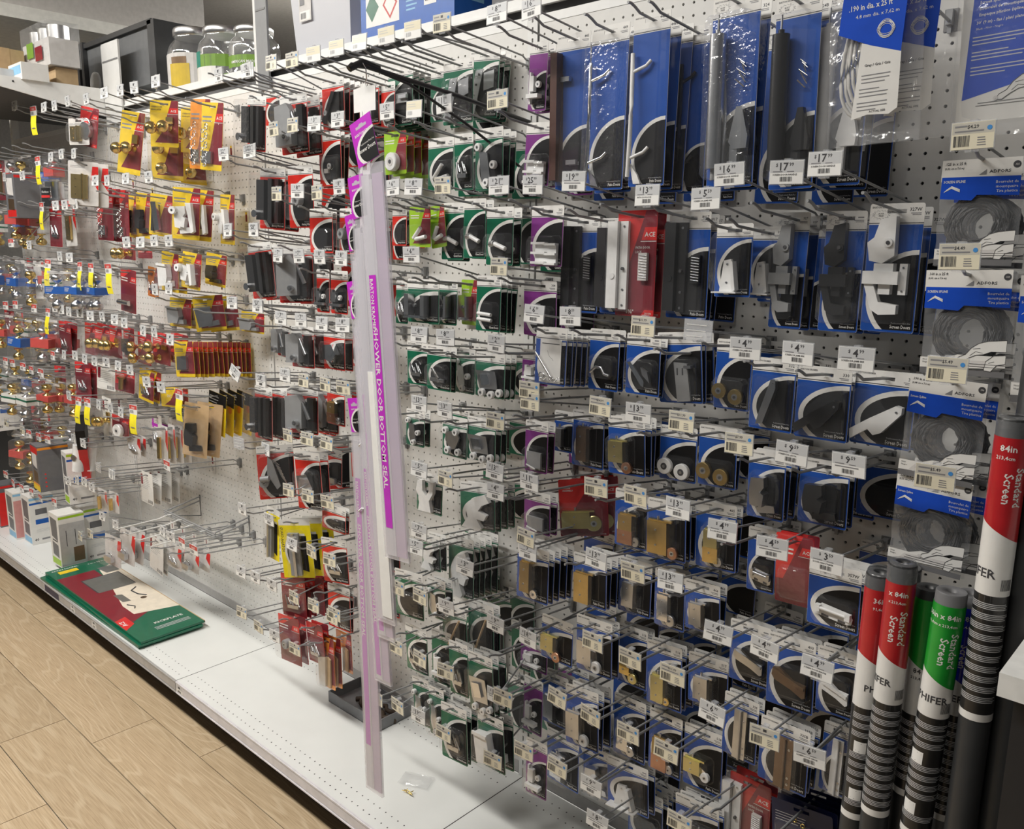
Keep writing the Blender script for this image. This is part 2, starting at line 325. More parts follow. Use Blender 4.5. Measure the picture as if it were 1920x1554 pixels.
m = MB(); m.add([(x, y, z) for x in (-119.6, -119.3) for y, z in ((.2, 25.4), (.2, 30), (-16.9, 30), (-16.9, 28.4))], [(0, 1, 2, 3), (7, 6, 5, 4), (0, 4, 5, 1), (1, 5, 6, 2), (2, 6, 7, 3), (3, 7, 4, 0)], 'white')
m.cyl((-119.25, -14.6, 29.3), .16, .05, 'ink', 0, 8); m.build('side_bracket', root, off)
tag(root, 'deep top shelf with pale tapering end bracket', 'shelf', 'top shelves of the gondola')

# dark cabinet with pale counter at the right end
root = empty('cabinet', V(36, -8, -61)); off = Vector((-36*I, 8*I, 61*I))
cx0, cz = 26.5, -15.2
m = MB(); m.box(cx0+.5, 62, -20, 0, -61, cz-1.2, 'cabinet'); m.build('carcass', root, off)
m = MB(); m.box(cx0-.1, 62.5, -20.9, 0, cz-1.2, cz, 'counter'); m.build('counter_top', root, off)
for z0, z1 in ((-25.6, -17.2), (-34.6, -26.1), (-60, -35.1)):
    m = MB(); m.box(cx0+1.6, 44, -20.6, -20, z0, z1, 'cabinet'); d = m.build('drawer_front', root, off)
    m = MB(); m.tube([(cx0+3.4, -20.6, z1-1.2), (cx0+3.4, -21.7, z1-1.2), (cx0+12, -21.7, z1-1.2), (cx0+12, -20.6, z1-1.2)], .22, 'steel', 8); m.cyl((cx0+2.2, -21.7, z1-1.2), .28, 10.5, 'steel', 0, 12); m.build('handle', d)
tag(root, 'dark grey cabinet with white stone counter at picture edge', 'cabinet')

# hook / tag (u, height, type, price), pack (u, depth, width, height, top, card, item, extra copies, gap, lean, turn), what it is - inches from the survey origin
TABLE = [
((-16.13,22.80,'w','8.99'),(-16.13,6.26,2.06,5.64,21.56,'P','clips',1,1,-2,0),'white roller clips'),
((-12.42,22.59,'w','16.99'),(-12.42,6.19,3.44,12.59,21.70,'B','handlebrown',1,0.7,0,0),'brown patio pull handle'),
(None,(-7.15,8.20,3.56,12.29,21.15,'B','handlechrome',1,0.8,0,0),'chrome bowed patio handle'),
(None,(-3.26,8.40,3.22,12.31,21.32,'B','handlewhite',2,1.6,0,0),'white bowed patio handle'),
(None,(-1.51,5.00,2.37,12.16,20.77,'B','handleblack',0,1,0,0),'black patio handle with white backplate'),
(None,(3.61,8.50,3.63,12.65,21.28,'B','closersilver',1,1,1,0),'silver screen door closer'),
(None,(7.94,8.20,3.15,12.19,20.58,'B','closerblack',1,1,1,0),'black screen door closer'),
(None,(10.31,6.00,3.49,12.40,21.04,'B','closerwhite',1,1.6,0,0),'white screen door closer'),
((-16.00,16.22,'c',''),(-16.00,6.26,3.06,5.36,15.00,'P','shelfwhite',1,0.8,-3,0),'white stepped pull, upper one'),
(None,(-14.65,6.50,3.73,5.23,7.95,'P','shelfwhite',0,0.8,0,0),'white stepped pull, lower one'),
((-15.78,9.40,'w','21.99'),(-12.27,4.50,3.64,8.29,7.04,'B','lockblack',1,0.8,0,0),'black mortise patio lock with screws'),
((-12.02,9.30,'w','25.99'),(-8.47,4.50,3.58,8.01,6.86,'B','lockblack',2,1.2,0,0),'black patio lock half behind the red card'),
((-7.81,9.39,'w','19.99'),(-5.20,6.50,3.64,8.36,7.35,'AR','lockwhite',1,1.3,1,0),'white six inch patio door lock'),
((-1.01,8.13,'w','13.99'),(-1.01,5.48,3.61,8.22,7.19,'B','lockblack',2,0.9,0,0),'black patio lock with coiled spring'),
((3.75,7.75,'w','5.59'),(3.75,7.14,2.90,5.27,6.21,'B','bracketA',0,1,1,0),'white triangular jamb bracket'),
(None,(5.49,5.50,2.60,5.17,6.03,'B','bracketA',0,1,0,0),'second white jamb bracket set deeper'),
((5.43,9.26,'w','16.99'),(7.14,5.00,2.52,8.23,7.00,'B','leversilver',1,1.8,0,0),'silver screen door lever handle'),
((9.45,9.19,'w','17.99'),(10.95,5.00,2.75,8.22,7.02,'B','leverblack',1,0.8,0,0),'black screen door lever handle'),
((11.89,9.57,'w','17.99'),(14.35,5.40,3.50,8.38,7.42,'B','leverwhite',1,1.9,0,0),'white screen door lever handle'),
(None,(-15.82,6.00,3.91,4.99,1.46,'P','none',1,0.8,0,0),'violet track guide covered by price tags'),
((-11.67,-1.00,'w','6.99'),(-11.67,9.18,3.40,4.87,-2.29,'B','paperkey',5,0.75,0,0),'steel security chain with white leaflet'),
((-7.85,-0.96,'w','8.59'),(-7.85,6.77,3.11,5.17,-2.29,'B','bentsteel',1,0.9,0,0),'bent steel latch strike'),
(None,(-3.47,7.50,3.32,4.91,-2.31,'B','keepersteel',1,0.9,0,0),'slanted steel keeper'),
((-0.94,-1.27,'c','11.99'),(-0.94,6.38,3.93,5.62,-2.03,'B','bracketdark',2,0.6,5,0),'slotted clear angle bracket'),
(None,(0.13,4.00,1.63,4.04,-3.44,'B','bracketdark',0,1,0,0),'dark slotted bracket hung deeper'),
((3.70,-1.24,'x',''),(3.70,5.98,3.00,5.34,-2.29,'B','wheelsbrass',1,1.5,0,0),'pair of brass wheels on brightest blue card'),
((7.38,-2.19,'w','4.99'),(7.38,6.87,3.40,5.26,-3.28,'B','jambsilver',1,0.8,0,0),'silver jamb bracket'),
((11.08,-2.18,'w','4.99'),(11.08,6.90,3.76,5.09,-3.55,'B','jambblack',1,0.8,0,0),'black jamb bracket'),
((14.84,-2.18,'w','4.99'),(14.84,5.96,4.10,5.14,-3.50,'B','jambwhite',1,0.8,0,0),'white jamb bracket'),
((-12.09,-7.43,'c',''),None,'tag hook beside violet roller guide beside the chain packs'),
(None,(-17.13,5.00,3.28,3.27,-5.01,'P','clips',0,1,0,0),'violet roller guide beside the chain packs'),
(None,(-15.06,7.00,2.70,4.83,-11.14,'P','boxclear',1,0.9,0,0),'clear box corner guide, upper violet one'),
(None,(-13.94,4.50,2.16,3.88,-10.42,'B','rollersilver',0,1,0,0),'silver roller bracket hung deep'),
((-12.00,-8.37,'c',''),(-12.00,3.36,3.79,5.30,-10.31,'B','rollerbronze',1,0.7,1,0),'bronze channel roller'),
((-4.64,-7.79,'c','14.99'),(-4.64,7.82,3.59,4.90,-9.15,'B','rollerzinc',3,0.7,3,0),'yellow zinc roller with pink wheel'),
((-1.04,-7.82,'w','13.99'),(-1.04,5.58,3.38,4.56,-9.75,'B','wheelswhite',0,1,1,0),'pair of white nylon wheels'),
((2.72,-7.91,'c','11.99'),(2.72,5.96,3.30,4.87,-9.12,'B','wheelsbrass',1,0.9,1,0),'pair of brass wheels below the nylon wheels'),
((7.37,-8.79,'c','7.99'),(7.37,6.93,2.93,5.14,-10.15,'B','latchsilver',2,0.8,1,0),'silver screen door latch'),
((11.18,-8.81,'w','9.59'),(11.18,5.70,3.67,4.85,-10.32,'B','latchblack',1,1,1,0),'black screen door latch'),
((14.96,-8.91,'w','9.59'),(13.67,0.60,3.90,4.79,-10.47,'B','none',0,1,1,0),'bare black and blue card on the board'),
(None,(-14.89,7.00,3.17,4.03,-17.82,'P','boxclear',1,0.8,0,0),'clear box corner guide, lower violet one'),
((-11.95,-15.39,'w','11.99'),(-11.95,4.03,4.52,5.50,-16.64,'AR','rollerbox',2,0.8,4,38),'brass roller assembly'),
((-4.81,-14.42,'c',''),(-4.81,6.41,3.34,5.03,-15.74,'B','rollerbrass',1,1,2,0),'tall brass roller with set screw'),
((-1.00,-14.30,'c',''),(-1.00,6.90,3.55,5.06,-15.67,'B','rollerbrasswheel',2,0.8,2,0),'wide brass roller with copper wheel'),
((2.79,-14.46,'w','13.99'),(2.79,5.67,3.49,5.50,-15.36,'B','rollerzinc2',1,0.8,2,0),'two tone zinc roller'),
((6.51,-15.29,'w','4.99'),(6.51,5.04,2.28,5.20,-16.70,'B','strikersilver',1,1,1,0),'silver roller striker'),
((10.31,-15.61,'w','4.59'),(10.31,7.83,2.88,5.19,-15.63,'AR','none',1,1,3,0),'empty low blister'),
((14.09,-15.59,'w','3.59'),(14.09,9.77,3.62,4.43,-16.37,'B','strikerwhite',3,0.9,2,0),'white roller striker'),
((-12.26,-20.48,'c',''),None,'cream tag hook above the tall brass rollers'),
((-12.00,-21.69,'w','9.99'),(-12.49,10.20,3.72,4.98,-21.79,'B','rollertall',4,0.8,1,0),'narrow tall brass roller'),
(None,(-7.81,8.00,3.65,4.61,-21.93,'B','rollerbrassbox',3,0.7,2,0),'square brass roller housing'),
((-4.59,-20.41,'w','13.99'),(-4.59,5.69,3.39,4.95,-22.10,'B','rollersilver',1,0.8,1,0),'silver roller with cap'),
((-0.97,-20.53,'c',''),(-0.97,5.94,3.02,5.15,-21.92,'B','rollersilver2',1,0.8,2,0),'silver corner roller'),
((2.45,-20.29,'w','13.99'),(2.45,6.57,3.25,4.23,-21.85,'B','rollersilver',1,1,3,0),'small silver roller with tab'),
((6.68,-23.09,'w','4.99'),(6.68,6.31,3.40,5.04,-24.08,'B','braceclear',1,1,2,0),'clear door brace'),
((10.30,-23.07,'w','4.99'),(10.30,6.90,3.66,5.65,-23.82,'B','bracebronze',2,1,2,0),'bronze door brace'),
((14.10,-23.15,'w','4.99'),(14.10,8.07,2.74,4.96,-23.06,'B','bracewhite',1,1,2,0),'white door brace'),
((-11.85,-29.79,'w','18.99'),(-11.85,7.35,3.76,4.28,-29.33,'B','rollerzinc',0,1,0,0),'golden roller in a clear sleeve'),
(None,(-16.74,5.00,3.50,3.28,-33.90,'P','clips',0,1,0,0),'dark violet track guide'),
(None,(-6.99,8.20,3.80,5.22,-27.49,'B','rollernylon',1,0.9,1,0),'white wheel roller with tan bracket'),
((-4.69,-27.65,'c',''),(-4.69,5.59,3.23,5.52,-28.41,'B','rollergold',1,0.9,2,0),'gold roller partly behind its tag'),
((-0.91,-27.85,'c',''),(-0.91,6.38,3.41,5.81,-28.42,'B','rollergold2',2,0.9,2,0),'tall pale gold roller'),
((3.04,-27.76,'c','11.99'),(3.04,5.96,3.59,4.38,-28.30,'B','rollersilver',1,0.9,2,0),'stamped silver roller'),
((6.57,-29.53,'w','6.99'),(6.57,6.70,3.05,5.31,-30.22,'B','hingesilver',1,0.9,0,0),'silver door hinge'),
((10.78,-29.69,'c',''),(10.78,7.97,3.88,5.25,-30.18,'B','hingebronze',2,0.9,0,0),'bronze door hinge'),
((14.10,-29.66,'w','6.59'),(14.10,6.18,2.29,5.53,-29.69,'B','hingewhite',1,0.9,0,0),'white door hinge'),
(None,(-15.85,6.00,2.56,5.86,-37.39,'P','clipwhite',0,1,0,0),'white ribbed guide on violet card'),
((-14.86,-36.80,'c',''),(-14.86,3.92,3.52,5.44,-37.39,'B','rollersilver',1,0.9,2,0),'silver roller in crinkled sleeve'),
((-8.35,-34.21,'c',''),(-8.35,7.94,3.66,5.77,-34.76,'B','rollernylon',2,0.9,3,0),'white plate roller with nylon wheel'),
((-4.67,-34.42,'c',''),(-4.67,5.60,3.59,5.84,-35.24,'B','rollersilver2',1,0.9,2,0),'stamped steel roller behind cream tag'),
((-0.82,-34.38,'c',''),(-0.82,5.70,3.40,5.63,-35.13,'B','rollerbrass',1,0.9,2,0),'dull brass roller behind cream tag'),
((2.82,-34.37,'c',''),(2.82,5.61,3.69,5.58,-35.08,'B','rollernylonbrass',1,0.9,2,0),'steel arm roller with white nylon wheel'),
((-12.17,-41.11,'c',''),(-12.17,5.77,4.17,5.51,-41.97,'B','rollersilver',0,1,1,0),'silver roller on lowest left blue card'),
(None,(-12.21,9.60,2.51,5.78,-40.97,'P','clipwhite',0,1,0,0),'white guide on lowest violet card'),
((-8.17,-40.89,'c',''),(-8.17,5.39,3.48,4.91,-42.01,'B','latchsilver',1,1,3,0),'silver latch near the deck'),
((-4.37,-40.91,'w','9.99'),(-4.37,6.07,4.44,4.71,-41.25,'B','bracketA',1,1,4,0),'white corner piece near the deck'),
((-3.59,-43.93,'w','8.59'),(-3.59,4.05,3.84,5.12,-44.87,'B','none',5,0.9,3,0),'thin blue cards near the deck'),
((4.33,-39.93,'c',''),(6.97,5.00,3.67,6.73,-38.12,'AR','lockwhite',1,1.2,1,0),'white patio lock near the deck'),
(None,(3.33,7.00,4.13,4.22,-40.88,'B','none',3,0.8,4,0),'blue cards stacked beside the lowest red card'),
(None,(11.72,6.00,4.85,4.09,-37.71,'N','hinges',4,0.8,6,0),'navy cards with yellow corner'),
((-49.59,23.44,'c',''),(-49.59,8.96,4.10,6.25,20.51,'R','slidergrey',1,1,3,13),'grey sliding handle, top row'),
((-54.28,23.26,'w','21.99'),(-54.28,10.61,4.09,5.92,20.65,'R','tlock',0,1,-7,0),'black tee handle, top row'),
((-45.62,23.19,'c',''),(-45.62,6.50,3.94,5.14,22.12,'R','barblack',3,0.5,0,0),'black tub hook bar'),
(None,(-63.21,3.00,3.50,4.26,23.41,'R','none',0,1,0,0),'plain red card at bay edge'),
(None,(-54.21,3.00,3.40,3.88,22.26,'R','none',0,1,0,0),'plain red card hung deep in top row'),
((-41.74,23.21,'f',''),(-41.74,4.42,2.76,4.66,21.82,'R','none',1,0.8,0,0),'black oval knob behind the hang strip'),
(None,(-39.27,4.00,2.31,4.60,21.32,'R','none',0,1,0,0),'red card half behind green cards'),
((-37.85,23.25,'f',''),(-37.85,3.46,4.07,5.94,22.73,'G','bracketsteel',3,0.8,0,0),'steel closet bracket'),
((-34.20,23.23,'f',''),None,'tag hook beside long steel closet plate'),
(None,(-27.97,4.50,4.08,5.91,21.95,'G','platesteel',0,1,0,0),'long steel closet plate'),
((-30.15,23.23,'f',''),None,'faded tag hook, third from the top shelf end'),
(None,(-32.51,3.00,2.09,5.20,21.99,'G','none',0,1,0,0),'green card hung deep in top row'),
((-26.46,23.14,'f',''),(-26.46,2.41,3.98,6.25,22.96,'G','platesteel',3,0.8,-4,0),'slotted steel plate'),
((-22.65,23.11,'c',''),None,'tag hook just under the blue box'),
((-55.12,14.70,'w','22.99'),(-54.27,9.00,4.10,6.85,13.00,'R','tlock',1,0.9,-3,14),'black tee handle, second row'),
((-49.61,16.65,'c',''),(-49.61,8.41,4.10,6.81,13.09,'R','knobgrey',0,1,0,8),'grey knob, second row'),
((-45.97,16.77,'c',''),(-45.97,6.89,4.14,5.79,16.59,'R','ringwhite',2,0.6,0,0),'small white ring'),
((-42.04,16.57,'w','3.99'),None,'tag hook beside the black hook bars'),
((-37.97,16.61,'w','3.99'),(-37.97,4.24,3.67,4.37,16.22,'AL','wheelwhite',3,1.1,0,0),'white round tub wheel'),
((-30.25,16.66,'w','5.99'),(-30.25,4.75,3.69,5.07,14.96,'G','tubewhite',0,1,0,0),'white threaded tubes'),
((-26.41,16.47,'f',''),(-26.41,5.32,2.60,5.27,14.99,'G','metalbits',0,1,0,0),'steel corner bits'),
((-22.45,16.49,'w','11.99'),(-22.45,5.88,3.79,5.57,15.12,'G','hanger',2,0.8,0,0),'closet hanger set, upper'),
((-49.62,9.87,'c',''),None,'cream tag hook, third row at bay edge'),
((-45.54,10.02,'w','8.99'),(-45.54,8.64,4.34,4.78,8.33,'R','none',1,0.6,0,0),'dark tub part, left of the pair'),
((-41.97,9.75,'c',''),(-41.97,7.77,2.74,4.83,8.29,'R','knobgrey',0,1,0,0),'dark tub part, right of the pair'),
((-38.07,10.15,'w','8.99'),None,'tag hook left of the hang strip'),
(None,(-38.91,3.00,2.48,4.16,8.55,'R','none',1,0.6,0,0),'red card right of the hang strip'),
((-29.64,9.76,'w','6.99'),(-29.82,8.00,2.99,3.86,8.14,'AL','tubewhite',0,1,0,0),'white tub bolts, upright card'),
(None,(-28.49,7.00,2.12,4.05,8.28,'AL','tubewhite',0,1,8,0),'white tub bolts, tilted card'),
((-26.64,9.71,'w','8.99'),(-26.64,6.46,3.14,5.40,8.51,'G','tubewhite2',1,0.8,0,0),'white closet pivot, leftmost of three'),
((-22.69,9.67,'c',''),(-22.69,7.43,2.75,5.42,8.74,'G','tubewhite2',1,0.6,0,0),'white closet pivot, middle of three'),
(None,(-18.93,8.00,3.45,5.12,7.88,'G','tubewhite2',1,0.8,0,0),'white closet pivot, rightmost of three'),
((-54.76,6.03,'w','21.99'),(-57.97,9.00,4.10,6.63,4.56,'R','tlock',1,0.8,6,13),'black tee handle, fourth row'),
((-49.89,3.20,'w','7.99'),(-49.89,9.27,4.10,6.42,4.28,'R','slidergrey',1,0.8,1,37),'grey handle with round lock'),
((-45.76,3.18,'w','7.99'),(-45.76,8.48,2.54,4.78,1.74,'R','clip',0,1,0,0),'clear clip on black'),
((-41.87,3.17,'w','8.59'),(-41.87,9.08,3.29,4.63,1.69,'R','clip',0,1,0,0),'angled steel clip'),
((-38.07,3.08,'w','8.59'),None,'tag hook touching the hang strip'),
(None,(-36.24,5.00,1.97,4.60,0.76,'G','metalbits',0,1,0,0),'thin green card touching the hang strip'),
(None,(-29.42,8.00,4.49,4.32,1.18,'G','angle',0,1,0,0),'deep blister of steel door guides'),
((-27.06,3.58,'w','6.99'),(-27.06,6.81,2.71,4.42,1.17,'G','angle',0,1,0,0),'narrow steel door guide'),
(None,(-24.90,6.00,2.33,4.37,1.22,'AL','angle',0,1,0,0),'lime green card of steel track guides'),
((-15.72,2.75,'c',''),None,'cream tag hook by the slotted upright'),
(None,(-19.80,8.50,3.02,5.04,1.82,'G','screws',3,0.7,0,0),'two white plastic pins'),
((-54.67,-2.69,'w','23.99'),(-56.57,7.00,2.81,4.14,-5.09,'R','slidergrey',0,1,-4,0),'grey blank at bay edge'),
((-49.88,-3.76,'w','7.99'),(-49.88,8.73,4.10,4.82,-4.86,'R','slidergrey',2,0.8,1,7),'grey lever with round lock'),
((-45.84,-3.73,'w','7.99'),(-45.84,7.18,3.92,4.66,-4.99,'R','knobclear',1,0.6,0,0),'clear faceted knob'),
((-41.90,-3.85,'w','8.59'),None,'tag hook below the steel clip'),
((-38.17,-3.74,'w','8.59'),None,'tag hook behind the hang strip edge'),
(None,(-30.43,8.00,3.01,4.42,-5.09,'G','metalbits',0,1,0,0),'steel roller pin'),
(None,(-27.19,8.00,3.48,4.45,-5.24,'G','latchpin',1,0.5,0,0),'slanted steel latch pin'),
((-26.11,-3.82,'w','8.99'),(-26.11,5.46,3.12,4.51,-5.63,'G','hanger',0,1,0,0),'single white hanger wheel'),
((-22.44,-3.80,'w','8.59'),(-22.44,5.56,3.98,4.38,-5.70,'G','hanger2',2,0.7,0,0),'steel hanger with three white wheels'),
((-15.99,-3.83,'w','2.99'),None,'tag hook reading two ninety nine'),
((-54.86,-11.49,'w','23.99'),(-57.76,9.50,4.07,6.58,-12.85,'R','tlock',2,0.8,0,0),'black tee handle, sixth row'),
((-49.53,-10.24,'w','9.99'),(-48.92,9.50,4.10,5.50,-11.81,'R','slidergrey',1,0.7,0,21),'grey cam lever, sixth row'),
((-45.76,-10.45,'c',''),(-45.76,7.25,3.56,4.62,-11.53,'R','rollerbrass',0,1,0,0),'brass roller on red card'),
((-41.65,-10.43,'c',''),None,'cream tag hook, sixth row'),
((-38.38,-10.35,'c',''),None,'cream tag hook against the hang strip'),
(None,(-32.00,7.00,2.80,3.91,-12.45,'G','hanger',1,0.6,0,0),'white hanger wheels, leftmost of three'),
((-26.23,-10.44,'w','13.99'),(-26.23,6.76,3.68,4.18,-12.39,'G','hangerclear',0,1,0,0),'clear curved hanger'),
((-22.60,-10.55,'w','13.99'),(-22.60,6.63,3.85,4.34,-12.03,'G','hanger2',2,0.7,0,0),'pair of hanger wheels, curved arm'),
((-16.02,-10.63,'c',''),None,'cream tag hook, sixth row by upright'),
((-54.52,-19.83,'w','11.99'),(-53.99,10.60,4.34,6.66,-19.41,'R','leverT',0,1,2,52),'grey tee lever with screws'),
((-49.50,-17.31,'c',''),(-49.54,9.00,4.10,6.98,-19.78,'R','knobclear',1,0.6,4,12),'clear plastic catch'),
((-45.52,-17.07,'c',''),None,'tag hook beside grey tube pair'),
(None,(-50.29,5.00,4.56,4.47,-20.10,'R','tubesgrey',0,1,0,0),'grey tube pair'),
((-41.76,-16.93,'c',''),None,'cream tag hook above the grey tubes'),
((-26.35,-17.01,'w','5.59'),(-26.68,9.80,3.76,4.06,-17.81,'G','guideV',0,1,0,0),'white vee shaped floor guide'),
((-22.56,-17.17,'c',''),(-22.56,7.23,4.10,4.74,-18.51,'G','guideS',3,0.7,2,9),'white hooked floor guide'),
((-16.07,-15.25,'w','13.99'),None,'tag hook by upright, seventh row'),
((-15.97,-17.10,'w','4.59'),None,'lower tag hook by upright, seventh row'),
((-49.86,-23.99,'c',''),None,'cream tag hook over yellow packs'),
((-45.83,-23.82,'c',''),None,'second cream tag hook over yellow packs'),
((-42.02,-23.74,'c',''),(-45.83,8.00,4.51,3.14,-25.75,'R','none',1,0.5,0,0),'dark red card under cream tag'),
((-54.51,-28.68,'w','11.99'),(-55.15,10.50,3.09,6.58,-27.65,'GY','guardgrey',0,1,-2,0),'latch guard set behind'),
(None,(-51.38,10.00,4.10,7.47,-28.32,'GY','guardgrey',2,0.7,4,32),'latch guard plate in front'),
((-26.47,-23.37,'w','7.99'),(-29.83,7.00,2.90,3.92,-25.68,'G','guideS',1,0.7,3,0),'white guide in deep blister'),
((-27.03,-25.18,'w','5.99'),(-27.03,5.22,3.74,6.57,-25.75,'G','guideS',4,0.8,2,0),'white guide, front of a long row'),
((-49.62,-30.65,'w','4.99'),None,'tag hook in front of the yellow pack'),
((-45.56,-30.47,'c',''),(-45.56,8.38,4.10,5.50,-29.70,'R','metalbits',0,1,4,14),'steel bits on red card'),
((-42.00,-30.53,'c',''),None,'cream tag hook in front of steel bits'),
((-19.92,-25.35,'w','3.99'),None,'tag hook in front of the white guides'),
((-30.10,-30.37,'c',''),(-30.56,9.50,4.10,5.14,-29.30,'G','none',0,1,2,7),'bare green card with bare black oval'),
((-26.49,-30.28,'c',''),(-27.33,8.50,2.82,4.35,-29.54,'G','hanger',1,0.7,2,0),'green card of small rollers'),
((-22.57,-30.18,'w','9.99'),(-22.57,6.69,3.83,5.67,-31.32,'G','rodtan',1,0.8,3,0),'tan wooden rod'),
(None,(-25.13,8.00,3.58,4.42,-32.14,'G','rodtan',0,1,2,0),'short steel rod'),
((-58.38,-37.28,'w',''),None,'empty hook nearest the yellow packs'),
((-54.61,-37.22,'w',''),(-53.83,9.00,4.10,5.56,-36.38,'AM','metalbits',2,0.6,4,13),'maroon pack of small fittings, left'),
((-49.67,-37.38,'c',''),(-51.88,7.00,4.05,4.78,-36.61,'AM','metalbits',2,0.6,4,0),'maroon pack of small fittings, middle'),
((-45.57,-37.18,'c',''),(-45.43,8.00,4.30,5.46,-35.72,'R','none',1,0.6,3,0),'red card of dark fittings'),
((-41.41,-36.91,'c',''),None,'cream tag hook over maroon packs'),
((-58.35,-44.09,'c',''),None,'empty hook nearest the deck seam'),
((-54.55,-44.05,'w',''),(-53.14,10.30,4.54,6.11,-41.39,'AM','knobgrey',1,0.6,5,0),'dark knob in maroon pack near the deck'),
((-50.02,-44.26,'c',''),(-48.64,9.50,3.65,5.09,-41.14,'AM','metalbits',1,0.6,6,0),'white fitting in maroon pack near the deck'),
((-41.85,-37.44,'c',''),None,'tag hook beside steel wedge in clear orange pack, front'),
(None,(-46.92,9.00,3.12,6.41,-42.56,'AO','chisel',1,0.5,4,0),'steel wedge in clear orange pack, front'),
(None,(-48.98,5.00,3.32,5.28,-43.92,'AO','chisel',0,0.5,3,0),'steel wedge in clear orange pack, rear'),
((-15.87,-29.77,'w','9.99'),None,'double tag hook by upright'),
((-30.39,-37.13,'c',''),(-30.39,8.73,3.69,5.23,-35.78,'G','latchpin',0,1,3,0),'clear latch on green card'),
((-26.61,-37.12,'c',''),(-26.61,8.48,2.93,5.88,-35.09,'G','clipwhite',1,0.7,3,0),'white strike on green card'),
((-22.73,-37.06,'c',''),(-22.67,9.80,2.75,5.56,-34.59,'G','metalbits',1,0.7,4,0),'steel pin on green card'),
((-15.72,-37.00,'w','13.99'),(-19.35,10.00,3.47,6.08,-34.62,'G','hanger2',2,0.8,4,0),'white arm hanger near the deck'),
((-33.93,-44.39,'c',''),None,'cream tag hook by hang strip foot'),
((-30.34,-43.94,'c',''),(-28.28,10.00,2.60,5.38,-40.49,'G','hanger',1,0.6,5,0),'roller hanger low row, leftmost'),
((-26.95,-43.67,'w','19.99'),(-25.80,10.00,2.39,5.29,-40.66,'G','hanger',1,0.6,5,0),'roller hanger low row, second'),
((-23.10,-44.01,'c',''),(-22.74,10.40,3.73,5.96,-41.31,'G','metalbits',2,0.7,4,0),'steel bits on lowest green card'),
((-16.13,-43.85,'c',''),(-17.63,10.30,3.70,5.54,-40.33,'G','boxwhite',1,0.7,5,0),'white plastic box on lowest green card'),
((-83.13,24.69,'w',''),(-83.13,7.55,4.10,6.11,23.56,'AY','knobsbrass',1,0.8,-3,34),'brass screen door knob latch'),
(None,(-87.99,5.00,4.39,7.61,20.98,'AY','levergold',1,0.9,-3,52),'gold lever latch hung deeper'),
((-92.75,25.07,'w',''),(-92.75,7.62,4.10,8.78,23.00,'AY','knobsbrass',0,0.8,-10,26),'pale yellow card with two gold knobs'),
((-76.76,24.73,'w',''),(-76.76,5.59,4.10,9.01,23.31,'AO','chain',0,1,-5,12),'crinkled chrome door chain'),
((-87.48,24.82,'w',''),None,'bare tag hook left of bin'),
((-60.79,23.59,'w',''),None,'tag hook beside crinkled dark door chain'),
(None,(-69.07,8.00,4.10,8.24,21.80,'AY','chaindark',0,1,-6,11),'crinkled dark door chain'),
((-54.70,23.28,'w',''),None,'tag hook under the glass jars'),
((-99.20,24.93,'w',''),None,'tag hook beside silver padlock on slanted red card'),
(None,(-104.65,9.00,4.10,5.77,24.59,'AR','locksilver',0,1,-12,16),'silver padlock on slanted red card'),
((-106.28,25.35,'w',''),(-106.28,10.17,4.10,3.90,23.02,'CL','hingebrass',0,1,-2,20),'bronze butt hinge'),
((-111.70,25.25,'w',''),None,'tag hook beside the yellow hang tab'),
((-116.12,25.44,'w',''),None,'white tag hook left of hinges'),
((-120.85,25.30,'y',''),None,'tag with long yellow tab, topmost'),
((-129.46,27.02,'w',''),None,'leftmost tag hook in top row'),
((-60.62,14.74,'w','22.99'),None,'empty hook near the keypad latch'),
((-54.56,14.74,'w','22.99'),None,'empty hook beside tee handles'),
((-115.15,17.78,'w',''),None,'tag hook over brass hinges, leftmost'),
((-110.67,17.93,'w',''),None,'tag hook over brass hinges, middle'),
((-105.65,17.71,'w',''),(-105.65,10.25,4.44,6.58,16.64,'CL','hingebrass',1,0.8,-4,52),'pair of brass butt hinges'),
((-121.02,17.48,'y',''),None,'tag with long yellow tab, second'),
((-98.43,13.40,'w',''),(-98.43,6.32,4.17,6.41,11.65,'AY','latchblack',0,1,-6,0),'push latch on amber card, left'),
((-94.23,13.22,'w',''),(-94.23,6.37,4.10,6.57,11.71,'AY','latchblack',0,1,-6,8),'push latch on amber card, right'),
((-87.88,13.22,'w',''),(-87.88,6.56,4.10,5.86,11.29,'AY','handlechrome2',1,0.8,-8,20),'polished pull handle'),
((-80.71,13.08,'w',''),(-80.71,6.33,4.10,7.02,12.00,'AY','latchwhite',1,0.6,-4,33),'white keypad storm door latch'),
(None,(-76.63,2.50,4.19,6.77,11.13,'AY','latchwhite',0,0.6,-3,0),'white storm door latch hung deeper'),
((-129.04,15.55,'w',''),None,'white tag hook, third row left'),
((-138.35,15.75,'w',''),None,'leftmost tag hook in third row'),
((-115.01,10.22,'w',''),None,'tag hook among knob packs, left'),
((-111.15,10.24,'w',''),(-111.15,5.17,4.10,8.41,13.24,'AR','chain',2,0.8,-2,12),'door guard on red card'),
((-106.88,10.23,'w',''),None,'tag hook beside narrow maroon chain card'),
(None,(-97.24,8.00,3.19,6.72,11.54,'AM','chain',0,1,-5,0),'narrow maroon chain card'),
((-121.27,10.15,'y',''),None,'tag with long yellow tab, third'),
((-89.28,4.51,'w',''),None,'tag hook beside small brass knob in maroon pack'),
(None,(-96.97,8.00,4.10,2.28,4.21,'AM','knobsbrass',0,1,-3,4),'small brass knob in maroon pack'),
((-84.76,4.52,'w',''),None,'tag hook beside low maroon pack under the wires'),
(None,(-91.39,8.00,4.10,1.21,3.43,'AM','none',0,1,0,6),'low maroon pack under the wires'),
